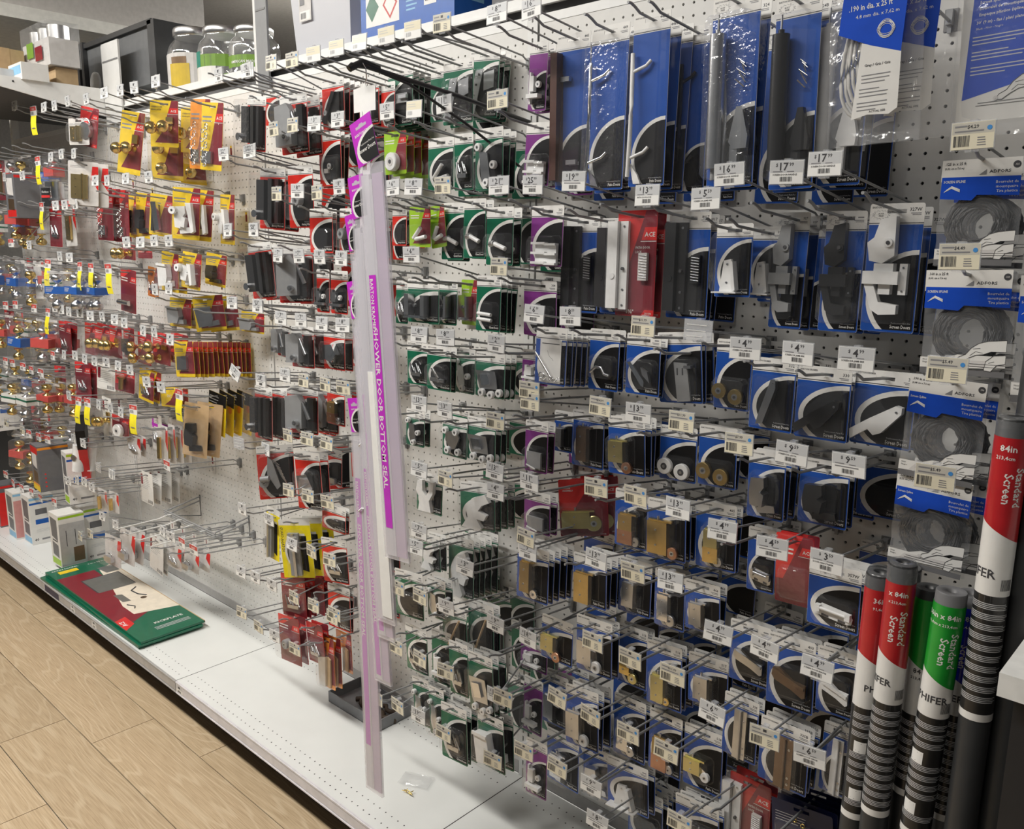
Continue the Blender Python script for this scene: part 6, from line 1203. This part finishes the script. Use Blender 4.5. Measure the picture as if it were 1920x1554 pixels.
def seal(xa, za, xb, zb, y, w, hw, hh, desc, stripe, t0, t1, filler=None, ang=0., tw=0.):
    """one long pouch from (xa,za) to (xb,zb) with a purple header card"""
    L_ = math.hypot(xb-xa, zb-za); a = math.atan2(xb-xa, za-zb)
    r = empty('door_seal', V(xa, y, za), (0, -a, 0))
    m = MB(); m.box(-w/2, w/2, -.12, .12, -L_, 0, 'seal_film'); m.build('film_sleeve', r)
    m = MB(); m.box(-w*.42, -w*.1, -.1, .1, -L_+.3, -.8, 'seal_vinyl'); m.box(w*.0, w*.4, -.05, .1, -L_+.3, -.8, 'seal_violet' if stripe else 'seal_vinyl'); m.box(-w*.1, w*.0, -.09, .02, -L_+.3, -1.2, 'seal_vinyl'); m.build('vinyl_seal', r)
    if filler:
        m = MB(); m.box(-w*.15, w*.38, -.16, .05, -L_+.6, -filler, 'white'); m.build('white_filler', r)
    if stripe:
        m = MB(); yy = -.13 if 'topmost' in desc else -.105; m.rect(-w*.36, -w*.08, -t1, -t0, yy, 'magenta'); s_ = .28*w
        m.text('BARTON KRAMER', -w*.33, -t0-.3, s_*.62, 'white_card', yy-.008, 'L', True, vert=1, sx=.95); m.text('SHOWER DOOR BOTTOM SEAL', -w*.32, -t0-4.2, s_*.86, 'white_card', yy-.008, 'L', True, vert=1, sx=min(1.25, (t1-t0-5.5)/(13.2*s_*.86))); m.build('printed_stripe', r)
    m = MB(); x = hw/2
    m.prism([(-x, -hh+.1), (x, -hh+.1), (x, 0), (-x, 0)], -.2, -.15, 'magenta')
    cz = -hh*.7; n_ = 12
    o_ = [(x+.92*hw*math.cos(math.pi/2+math.pi*q/n_*.93), cz+hh*.42*math.sin(math.pi/2+math.pi*q/n_*.93)) for q in range(n_+1)]; i_ = [(x+.8*hw*math.cos(math.pi/2+math.pi*q/n_*.9), cz+hh*.36*math.sin(math.pi/2+math.pi*q/n_*.9)) for q in range(n_+1)]
    o_ = [(px_, max(pz, -hh+.12)) for px_, pz in o_]; i_ = [(px_, max(pz, -hh+.12)) for px_, pz in i_]
    for q in range(n_): m.poly([o_[q], o_[q+1], i_[q+1], i_[q]], -.205, 'white_card')
    m.poly(i_+[(x, -hh+.12)], -.21, 'black'); m.text('Shower Doors', x-.1, cz-.05, hw*.17, 'white_card', -.22, 'R', True, sx=.8); m.text('Replacement Parts For', x-.1, cz+hw*.17, hw*.07, 'white_card', -.22, 'R'); m.text('BARTON KRAMER', -x+.4, -hh*.34, hw*.11, 'white_card', -.21, 'L', True)
    m.prism([(-.5*hw*.5, -.72), (.5*hw*.5, -.72), (.5*hw*.5, -.5), (.12*hw, -.5), (.06*hw, -.38), (-.06*hw, -.38), (-.12*hw, -.5), (-.5*hw*.5, -.5)], -.206, -.2, 'seal_vinyl')
    h_ = m.build('header_card', r, Vector((tw*I, 0, hh*I*.97)), (0, math.radians(ang), 0))
    tag(r, desc, 'shower seal', 'shower door bottom seals on the strip')
seal(-20.3, 10.7, -17.9, -21.4, -21.2, 3.1, 2.75, 3.6, 'topmost shower door seal with violet header leaning left', True, 8.6, 29.5, ang=-14, tw=-.9)
seal(-22.0, 6.6, -19.9, -27.8, -20.9, 2.5, 2.0, 3.4, 'shower door seal with wide white filler', False, 0, 0, 12.5, ang=-6, tw=-.4)
seal(-22.9, 4.0, -20.4, -29.6, -20.6, 2.3, 1.3, 3.0, 'third shower door seal from the top of the strip', True, 12, 33, ang=-7, tw=-.8)
seal(-23.2, -1.6, -21.2, -34.2, -20.4, 2.3, 1.5, 3.2, 'fourth shower door seal, header half hidden', True, 13, 32, ang=-8, tw=-.7)
seal(-24.0, -11.6, -23.2, -46.3, -20.15, 2.5, 1.7, 3.1, 'lowest shower door seal reaching the deck', True, 4.2, 30, ang=-8, tw=-.6)

# ------------------------------------------------------------------ things on the base decks
for k, (dz, dx, rz) in enumerate(((.0, -1.0, .8), (.42, .4, -.6), (.84, 0, 0))):
    r = empty('kickplate_pack', V(-102.9+dx*.4, -11.9+.25*k, -54.28+dz), (math.radians(.3*k), 0, math.radians(rz))); L_, W_ = 19.4, 5.0
    m = MB(); m.box(-L_, L_, -W_, W_, 0, .34, 'green'); m.build('sleeve', r)
    if k == 2:
        z = .345; m = MB(); pl = lambda pts, mm, e=0.: m.add([(a, b, z+e) for a, b in pts], [tuple(range(len(pts)))], mm)
        pl([(-14.2, -W_+.1), (13.2, -W_+.1), (9.2, 1.4), (-14.2, 1.4)], 'maroon'); pl([(-15.5, 4.9), (11.2, 4.9), (9.2, -1.6), (5.0, -1.6), (-6.5, .9), (-13.4, 2.0)], 'wood_pale', .004); pl([(-10.5, -2.3), (-3.2, -2.3), (-3.2, 4.1), (-10.5, 4.1)], 'ink', .006); pl([(-10.3, -2.1), (-3.0, -2.1), (-3.0, 3.95), (-10.3, 3.95)], 'kick_steel', .01)
        pl([(-14.6, 2.0), (-11.2, 2.4), (-11.2, 4.7), (-14.6, 4.6)], 'kick_steel', .01); pl([(9.9, -W_+.1), (14.2, -W_+.1), (12.6, -3.0), (9.2, -3.0)], 'ace_red', .008); pl([(-17.6, -3.6), (-16.2, -3.6), (-16.2, -.4), (-17.6, -.4)], 'yellow', .008)
        fl = lambda e: (lambda a, b: (-a, -b, z+e))
        m.text('KICKPLATE', -16.6, -1.6, .95, 'white_card', align='L', bold=True, fn=lambda a, b: (-b, a, z+.012)) if False else None
        rot = lambda cx, cy: (lambda a, b: (cx-b, cy+a, z+.014))
        m.text('KICKPLATE', 0, 0, .9, 'white_card', align='C', bold=True, fn=rot(15.0, 1.4)); m.text('ACE', 0, 0, 1.0, 'white_card', align='C', bold=True, fn=lambda a, b: (11.6-a, -3.9-b, z+.014)); m.text('SATIN NICKEL', 0, 0, .7, 'white_card', align='C', bold=True, fn=rot(-18.2, -2.0)); m.text('8 in x 34 in', 0, 0, .6, 'white_card', align='C', bold=True, fn=rot(-17.6, 3.0))
        for q in range(3): m.add([(16.2+.4*q, -1.5, z+.014), (16.35+.4*q, -1.5, z+.014), (16.35+.4*q, 3.9, z+.014), (16.2+.4*q, 3.9, z+.014)], [(0, 1, 2, 3)], 'tag_grey')
        m.tube([(-1.2, 3.2, z+.03), (-.2, 2.0, z+.03), (2.0, 2.2, z+.03), (3.4, 3.0, z+.03)], .12, 'ink', 5); m.cyl((3.9, 2.3, z), .5, .02, 'bronze', 2, 14); m.add([(-.4, -.9, z+.014), (3.4, -.9, z+.014), (3.8, .3, z+.014), (.2, .3, z+.014)], [(0, 1, 2, 3)], 'kick_steel'); m.tube([(5, -.9, z+.03), (6.4, -.2, z+.03), (7.2, -.6, z+.03)], .1, 'ink', 5)
        m.build('printed_face', r); m = MB(); m.box(-L_, L_, W_-.12, W_+.02, -.02, .36, 'tan'); m.build('sleeve_edge', r)
    tag(r, ('uppermost', 'middle', 'lowest')[2-k]+' green and maroon kickplate sleeve on the deck', 'kickplate', 'stacked kickplates')
r = empty('tray', V(-46.4, -3.2, -54.3)); m = MB()
for a in ((-5.2, 5.2, -2.6, -2.5, 0, 1.5), (-5.2, 5.2, 2.5, 2.6, 0, 1.5), (-5.2, -5.1, -2.5, 2.5, 0, 1.5), (5.1, 5.2, -2.5, 2.5, 0, 1.5), (-5.2, 5.2, -2.6, 2.6, 0, .08)): m.box(*a, 'tray')
m.build('tray_body', r); tag(r, 'shallow grey tray standing against the pegboard', 'tray')
m = MB(); rr = random.Random(3)
m.tube([(-49+.6*q, -3.3+.5*math.sin(q*1.7), -54.0+.1*(q % 2)) for q in range(14)], .35, 'leather', 6); m.tube([(-48.5+.7*q, -2.4+.4*math.cos(q*2.1), -53.6) for q in range(11)], .28, 'leather', 6)
tag(m.build('leather_strap', None, O0), 'crumpled dark brown strap lying in the grey tray', 'strap')
r = empty('screw_packet', V(-29.4, -11, -54.3)); quad = quadbag('b', 3.6, 2.2, .3, 'bag', seed=21).build('clear_pouch', r, Vector((0, 1.1*I, .25*I)), (math.radians(-90+180), 0, math.radians(-20)))
quad.rotation_euler = (math.radians(-90+180), 0, math.radians(25)); quad.location = Vector((-.5*I, 1.0*I, .25*I)); quad.location.y = 1.0*I
m = MB()
for q in range(7): a = rr.random()*6; m.tube([(.25*math.cos(q), .2*math.sin(q*2), .25), (.25*math.cos(q)+.5*math.cos(a), .2*math.sin(q*2)+.5*math.sin(a), .3)], .05, 'gold', 5)
m.build('screws', r); tag(r, 'small clear packet of brass screws lying on the deck', 'packet')
for x, desc in ((-70, 'beside the deck seam'), (-26.7, 'near the picture bottom'), (-107.8, 'below the kickplates, far one'), (-99, 'below the kickplates, near one')):
    m = MB(); m.rect(-.9, .9, -.55, .55, 0, 'tag_white'); m.rect(-.85, .85, .05, .5, -.004, 'tag_grey'); m.rect(-.3, .2, .12, .42, -.01, 'ink'); bars(m, -.5, .4, -.45, -.15, -.01, 12)
    tag(m.build('shelf_label', None, V(x, -17.22, -55.25)), 'white label in the deck lip '+desc, 'price tag', 'labels in the deck lip')
m = MB(); m.rect(-3.5, 3.5, -.6, .6, 0, 'navy'); m.rect(-3.5, -3.2, -.6, .6, -.004, 'white_card'); tag(m.build('shelf_label', None, V(-117.5, -17.22, -55.2)), 'dark blue strip label in the deck lip', 'price tag', 'labels in the deck lip')

# ------------------------------------------------------------------ lock cartons in the far bay
def carton(x, y, z, w, d, h, front, side, band, desc, deco=0, rz=0):
    """front faces the aisle (-y); x,y is the front right foot"""
    r = empty('lock_carton', V(x-w/2, y+d/2, z), (0, 0, math.radians(rz))); m = MB(); m.box(-w/2, w/2, -d/2, d/2, 0, h, front); m.build('carton_body', r)
    m = MB(); X = w/2+.01; Y = -d/2-.01
    m.add([(X, -d/2, .3), (X, d/2, .3), (X, d/2, h-1.6), (X, -d/2, h-1.6)], [(0, 1, 2, 3)], side); m.add([(X, -d/2, h-.7), (X, d/2, h-.7), (X, d/2, h-.25), (X, -d/2, h-.25)], [(0, 1, 2, 3)], band)
    m.rect(-w/2+.3, w/2-.3, .2, 1.4, Y, band)
    if side in ('white_card', 'white'):
        m.add([(X+.01, -d*.28, h*.62), (X+.01, d*.2, h*.62), (X+.01, d*.2, h*.74), (X+.01, -d*.28, h*.74)], [(0, 1, 2, 3)], 'box_grey'); m.add([(X+.01, -d*.3, h*.42), (X+.01, d*.3, h*.42), (X+.01, d*.3, h*.52), (X+.01, -d*.3, h*.52)], [(0, 1, 2, 3)], 'box_blue'); m.add([(X, -d/2, h-1.6), (X, d/2, h-1.6), (X, d/2, h-1.2), (X, -d/2, h-1.2)], [(0, 1, 2, 3)], 'box_blue')
        m.text('40', 0, 0, .75, 'ink', align='L', bold=True, fn=lambda a, b: (X+.015, -d*.4+a, .7+b)); m.add([(X+.015, -d*.1, .75), (X+.015, d*.4, .75), (X+.015, d*.4, 1.1), (X+.015, -d*.1, 1.1)], [(0, 1, 2, 3)], 'ink_grey')
        for q in range(3): m.add([(X+.01, -d*.3, h*.3-.22*q), (X+.01, d*.25, h*.3-.22*q), (X+.01, d*.25, h*.3-.22*q+.07), (X+.01, -d*.3, h*.3-.22*q+.07)], [(0, 1, 2, 3)], 'tag_grey')
    m.poly([(-w*.3, h*.55), (w*.3, h*.5), (w*.3, h*.9), (-w*.38, h*.92)], Y, 'label_grey' if front != 'white_card' else 'box_grey'); m.poly([(-w*.3, h*.2), (w*.3, h*.17), (w*.3, h*.42), (-w*.3, h*.45)], Y, 'box_grey' if front != 'box_grey' else 'bronze'); lines(m, -w*.25, w*.3, h*.5, 1, .3, .25, Y-.005, 'ink')
    if deco == 1: m.add([(X+.01, -d*.3, h*.86), (X+.01, d*.2, h*.86), (X+.01, d*.2, h*.92), (X+.01, -d*.3, h*.92)], [(0, 1, 2, 3)], 'white_card'); m.add([(X+.01, d*.0, .8), (X+.01, d*.42, .8), (X+.01, d*.42, h*.36), (X+.01, d*.0, h*.36)], [(0, 1, 2, 3)], 'bronze'); [m.add([(X+.01, q*d, h*.4), (X+.01, q*d+.12, h*.4), (X+.01, q*d+.12, h*.7), (X+.01, q*d, h*.7)], [(0, 1, 2, 3)], 'ink') for q in (-.25, .1)]
    if deco == 2: m.add([(X+.01, -d*.4, h*.3), (X+.01, d*.4, h*.3), (X+.01, d*.4, h*.78), (X+.01, -d*.4, h*.78)], [(0, 1, 2, 3)], 'mesh_grey'); [m.cyl((X, -d*.3, h*(.12+.09*q)), .16, .03, 'ace_red', 0, 8) for q in range(4)]; m.rect(-w/2+.05, w/2-.05, h*.82, h*.97, Y-.006, 'ace_red'); m.rect(-w/2+.05, w/2-.05, .05, h*.12, Y-.006, 'yellow')
    m.build('print', r)
    return tag(r, desc, 'carton', 'lock cartons in the far bay')
carton(-122.6, -13.4, -53.4, 4.7, 4.4, 9.8, 'white_card', 'silver_box', 'lime', 'silver sided lock carton with lime foot', 1)
carton(-125.0, -8.2, -54.28, 3.6, 4.4, 10.3, 'white_card', 'white_card', 'lime', 'white lock carton with lime edge standing on the deck')
carton(-141.9, -12.1, -54.28, 4.6, 4.4, 9.7, 'white_card', 'white_card', 'sky_blue', 'white lock carton with sky blue edge')
carton(-147.6, -13.2, -54.28, 4.6, 4.2, 9.6, 'white_card', 'pink', 'sky_blue', 'pale printed lock carton beside the sky blue one')
carton(-158, -13, -54.28, 4.4, 4.4, 9.0, 'box_grey', 'ace_red', 'ace_red', 'dark red carton at the left picture edge')
carton(-123.5, -10.5, -42.3, 3.4, 4.6, 9.6, 'white_card', 'white_card', 'lime', 'hung white lock carton above the silver one', 0, -6)
carton(-130.5, -13.0, -40.9, 4.6, 5.2, 8.6, 'box_grey', 'box_grey', 'orange', 'dark grey lock carton with red top and orange foot', 2, -4)
carton(-161, -11, -34.5, 5, 5, 9.0, 'white_card', 'white_card', 'sky_blue', 'white lock carton high at the left picture edge')
carton(-133.5, -11.5, 8.6, 5.0, 4.5, 7.6, 'box_grey', 'mesh_grey', 'ace_red', 'grey window carton below the deep shelf')
r = empty('lever_set', V(-121.5, -8.6, 10.2), (0, 0, math.radians(20))); m = MB(); m.box(-3.4, 3.4, -.8, .6, 0, 5.6, 'plastic'); m.build('clamshell', r)
m = MB(); m.cyl((.3, -.3, 1.3), 1.0, 2.8, 'steel', 2, 16); m.cyl((.3, -.3, 1.1), 1.5, .3, 'steel', 2, 18); m.box(-2.4, .3, -.5, .0, 3.4, 4.2, 'steel'); m.build('lever', r); m = MB(); m.box(-3.2, -1.2, -.7, -.6, .2, 3.2, 'black'); m.box(-3.2, -1.2, -.72, -.7, 1.6, 2.0, 'ace_red'); m.box(-.9, 3.2, -.7, -.6, 0.1, 1.0, 'tag_red'); m.text('Kwikset', -2.2, 2.4, .5, 'white_card', -.73, 'C', True); m.build('insert_card', r)
tag(r, 'clear boxed steel lever set with black and red insert', 'lever set')
r = empty('lock_box', V(-119.5, -9.0, -30.5), (math.radians(0), math.radians(24), math.radians(-25))); m = MB(); m.box(-2.4, 2.4, -.7, .7, -6.2, .6, 'ace_red'); m.build('sleeve', r); m = MB(); m.box(-2.5, 2.5, -.75, .75, .6, 4.6, 'black'); lines(m, -1.9, 1.8, 2.6, 4, .4, .1, -.76, 'tag_grey'); m.poly([(-1.2, -.4), (1.0, -.6), (1.0, -2.2), (-.4, -2.0)], -.71, 'label_grey'); lines(m, -1.4, 1.4, -3.0, 4, .35, .1, -.72, 'pink'); m.build('lid', r)
tag(r, 'tilted black and red lock box among the knob packs', 'lock box')

# ------------------------------------------------------------------ cross bar rack low on the bare pegboard
r = empty('cross_bar', V(-87.6, -4, -40)); off = Vector((87.6*I, 4*I, 40*I)); m = MB()
for q in range(3): m.tube([(-96, -6.0, -38.0-.35*q), (-79.2, -6.0, -38.0-.35*q)], .12, 'wire', 6)
m.build('bar', r, off)
for x in (-95.4, -79.8):
    m = MB()
    for z in (-36.9, -37.6): m.tube([(x, 0, z), (x, -6, z-1.2)], .12, 'wire', 6)
    m.tube([(x, -.1, -36.6), (x, -.1, -40.2), (x, -6, -38.9)], .12, 'wire', 6); m.build('side_arm', r, off)
tag(r, 'low three rail cross bar rack on the bare pegboard', 'rack')
for k, (u, z, ty) in enumerate(((-93.2, -39.4, 'x'), (-89.6, -39.4, 'x'), (-85.9, -39.4, 'x'), (-82.0, -39.4, 'x'))):
    h_ = empty('peg_hook', V(u, -6.1, z+1.0)); m = MB(); m.tube([(0, 0, .2), (0, -.6, .3), (0, -2, 0), (0, -8.4, -.1), (0, -9, .3)], .1, 'white', 6); m.build('peg', h_); m = MB(); m.rect(-.7, .7, -3.2, -.9, .02, 'white_card'); m.rect(-.12, .12, -2.0, -1.2, .01, 'maroon'); lines(m, -.5, .5, -2.3, 4, .2, .06, .01, 'ink_grey'); m.build('back_tag', h_)
    tag(h_, ('first', 'second', 'third', 'fourth')[k]+' pale wire hook on the cross bar from the far end', 'peg hook', 'hooks on the cross bar')
# small picture tags fixed to the board behind empty hooks
for k, (x, z, desc) in enumerate(((-85.5, 15.0, 'below the chrome chain'), (-79.2, 16.8, 'left of the tee handles'), (-104.8, 12.0, 'beside the gold knobs'), (-111.8, 13.6, 'beside the slanted red card'), (-81.8, 7.4, 'above the white storm latch'), (-76.0, 7.6, 'right of the white storm latch'), (-84.0, -2.2, 'below the wires in mid bay'), (-90.2, -30.2, 'on the bare lower board'))):
    m = MB(); m.prism([(-.75, -1.6), (.75, -1.6), (.75, 1.6), (-.75, 1.6)], -.1, -.04, 'white_card'); m.rect(-.22, .22, -.1, 1.1, -.11, 'maroon' if k % 2 else 'bronze'); m.rect(-.22, .22, .9, 1.2, -.112, 'yellow'); lines(m, -.5, .5, -.5, 4, .22, .08, -.11, 'ink_grey', k)
    tag(m.build('back_tag', None, V(x, 0, z)), 'small white picture tag on the board '+desc, 'label', 'picture tags on the pegboard')

# ------------------------------------------------------------------ things on the top shelves
def jar(x, y, z, rad, h, desc, sticker):
    r = empty('glass_jar', V(x, y, z)); m = MB(); m.lathe([(rad*.92, 0), (rad, .3), (rad, h*.6), (rad*.93, h*.72), (rad*.72, h*.82), (rad*.72, h*.88)], (0, 0, 0), 'glass', 24); m.build('glass_body', r)
    m = MB(); m.lathe([(rad*.74, h*.87), (rad*.76, h*.88), (rad*.76, h*.97), (rad*.72, h)], (0, 0, 0), 'jar_lid', 24); m.build('lid', r)
    m = MB(); a0, R = math.radians(-60), rad+.04
    P = lambda t, z_, e=0: ((R+e)*math.cos(a0+t), (R+e)*math.sin(a0+t), z_)
    def patch(t0, t1, z0, z1, mm, e=0.): m.add([P(t0+(t1-t0)*k/6, q, e) for k in range(7) for q in (z0, z1)], [(2*k, 2*k+2, 2*k+3, 2*k+1) for k in range(6)], mm)
    if sticker == 1: patch(-1.0, .8, .2, h*.58, 'label_grey'); patch(-.5, .35, .3, h*.42, 'pickle', .02); patch(-.4, .25, h*.42, h*.52, 'bronze', .02)
    elif sticker == 2: patch(-1.2, .9, h*.3, h*.5, 'jar_green'); patch(-1.2, -.5, h*.3, h*.56, 'teal', .02); patch(-.9, .2, .1, h*.3, 'white_card', .02)
    else: patch(-1.2, .9, h*.2, h*.42, 'jar_green'); m.text('AMERICAN MADE', 0, h*.27, .5, 'white_card', align='C', bold=True, fn=lambda a, b: P(a/R, b, .03))
    m.build('paper_label', r); return tag(r, desc, 'jar', 'glass storage jars on the top shelf')
jar(-97.0, 4.6, 27.2, 4.1, 9.6, 'tallest glass jar with a pickle picture label', 1); jar(-88.0, 4.6, 27.2, 3.9, 8.4, 'glass jar with teal and green label', 2); jar(-79.6, 4.6, 27.2, 3.6, 7.2, 'smallest glass jar beside the tall upright', 3)
jar(-97.5, 13, 27.2, 4.0, 9.4, 'glass jar with green wrap behind the tallest jar', 3)
r = empty('storage_bin', V(-120, 5.9, 29.8)); m = MB(); m.box(-13.5, 14, -3.4, 7, .2, 9.0, 'bin_side'); m.build('bin_body', r)
m = MB()
for q in (-18.2, -16.0, -13.8): m.box(q, q+1.1, -4.2, 8.6, 0, 10.0, 'bin')
m.box(-18, 14.4, -4, 7.4, 8.9, 9.7, 'bin'); m.box(13, 15.4, -4, 7.4, 0, 9.5, 'bin'); m.build('ribbed_rim', r); m = MB(); m.cyl((-9.6, -3.8, 2.6), 2.0, .5, 'white', 1, 22); m.build('round_label', r)
tag(r, 'black storage bin lying on its side with ribbed rims', 'storage bin')
r = empty('jar_case', V(-126.2, -4.4, 29.75)); m = MB(); m.box(-6, 6, -4, .6, 3.2, 7.4, 'label_grey'); m.build('case_tray', r); m = MB()
for i_ in range(3):
    m.cyl((-4+4*i_, -1.7, 7.4), 1.7, 2.2, 'jar_lid', 2, 16)
m.build('jar_tops', r); m = MB(); m.box(-6.2, 6.2, -4.2, .8, 3, 10, 'bag'); m.build('shrink_wrap', r); m = MB(); m.rect(-3.5, -.5, 5, 7.4, -4.25, 'jar_green'); m.rect(.2, 3.4, 4.2, 6.4, -4.25, 'maroon'); m.build('label', r); m = MB(); m.box(-5, 5, -3, .5, 0, 3.0, 'cardboard'); m.build('base_box', r)
tag(r, 'shrink wrapped case of jars on the deep shelf', 'jar case')
m = MB(); m.box(-4.5, 4.5, -3.2, 3.2, 0, 6.4, 'cardboard'); m.box(-4.55, 4.55, -.9, .9, 0, 6.45, 'tan'); tag(m.build('shipping_box', None, V(-134.4, -12.6, 29.75), (0, 0, .1)), 'plain brown cardboard box at the left picture edge', 'box')
m = MB(); m.box(-3, 3, -2, 2, 0, 2.6, 'white_card'); m.rect(-2.7, 2.6, .9, 2.2, -2.01, 'sky_blue'); tag(m.build('small_carton', None, V(-121.6, -11.4, 29.75)), 'small white and blue carton in front of the bin', 'carton')
m = MB(); m.box(-4, 4, -2, 2, 0, 1.8, 'label_grey'); m.rect(-3.9, .4, .2, 1.6, -2.01, 'tag_red'); m.text('ER', -.6, .5, 1.0, 'white_card', -2.03, 'C', True); tag(m.build('small_carton', None, V(-126.2, -14.2, 29.75)), 'flat carton with red patch reading ER', 'carton')
r = empty('storage_tote', V(-58.6, 6, 27.2)); m = MB()
def frus(m, w0, d0, w1, d1, z0, z1, mt): m.add([(-w0, -d0, z0), (w0, -d0, z0), (w0, d0, z0), (-w0, d0, z0), (-w1, -d1, z1), (w1, -d1, z1), (w1, d1, z1), (-w1, d1, z1)], [(0, 1, 2, 3), (4, 5, 6, 7), (0, 1, 5, 4), (1, 2, 6, 5), (2, 3, 7, 6), (3, 0, 4, 7)], mt)
frus(m, 5.6, 4.4, 6.5, 5.1, 0, 12.5, 'tote'); m.build('tote_body', r); m = MB(); frus(m, 5.8, 4.6, 6.6, 5.2, 11.2, 17, 'tote_pink'); m.build('pink_contents', r)
m = MB(); m.rect(-4.2, -1.6, 4.6, 11.0, -4.95, 'label_grey'); m.rect(-4.2, -1.6, 10.2, 13.0, -5.12, 'white_card'); m.rect(-4.2, -1.6, 12.0, 12.7, -5.14, 'tag_red'); m.rect(-4.0, -1.8, 4.7, 5.8, -4.97, 'white_card'); bars(m, -3.8, -2.6, 4.9, 5.6, -4.99, 9, 'ink_grey'); m.rect(-4.0, -3.0, 6.5, 10, -4.98, 'ink_grey'); m.build('sticker', r); tag(r, 'translucent storage tote with pink contents on top shelf', 'storage tote')
r = empty('product_box', V(-43.2, 8.8, 27.3), (0, 0, 0)); m = MB(); m.box(-8, 8, -7, 7, 0, 20, 'box_blue'); m.build('box_body', r); m = MB()
m.rect(-7.0, -1.0, 2.0, 6.0, -7.02, 'white_card'); m.poly([(-5.9, 2.5), (-4.6, 4.0), (-5.9, 5.6), (-7, 4.0)][::-1], -7.03, 'green'); m.poly([(-2.6, 2.4), (-1.3, 4.0), (-2.6, 5.6), (-3.9, 4.0)][::-1], -7.03, 'tag_red'); m.poly([(-2.6, 2.75), (-1.6, 4.0), (-2.6, 5.25), (-3.6, 4.0)][::-1], -7.04, 'white_card'); m.rect(.2, 2.2, 4.4, 6.2, -7.02, 'white_card'); m.rect(3.2, 5.2, 2.8, 7.4, -7.02, 'white_card'); bars(m, 3.4, 5.0, 3.2, 6.6, -7.04, 9); lines(m, -7, -1.5, 8.6, 3, .6, .22, -7.02, 'sky_blue'); lines(m, .2, 2.2, 3.8, 3, .45, .18, -7.02, 'sky_blue')
m.add([(8.02, -4.5, 3), (8.02, -2.6, 3), (8.02, -2.6, 8), (8.02, -4.5, 8)], [(0, 1, 2, 3)], 'sky_blue'); m.tube([(8.03, -.5, 2.5), (8.03, 1.6, 2.5), (8.03, 1.8, 8.4), (8.03, -.4, 8.6)], .1, 'sky_blue', 4, True); m.cyl((8.0, -3.2, 6.2), 1.1, .05, 'jar_green', 0, 12); m.build('print', r); tag(r, 'large bright blue printed box on the top shelf', 'box')
m = MB(); m.box(-5.5, 5.5, -5, 5, 0, 12, 'mesh_grey'); tag(m.build('storage_tote', None, V(-26.8, 9.5, 27.3)), 'dull blue grey tote beside the large blue box', 'storage tote')
m = MB(); m.box(-9, 9, -6, 6, 0, 12, 'pink'); m.box(-14.5, -9.2, -6, 6, 0, 9, 'white'); tag(m.build('parcel', None, V(-4, 10, 27.3)), 'pale pink parcel on the shelf above the blue cards', 'box')
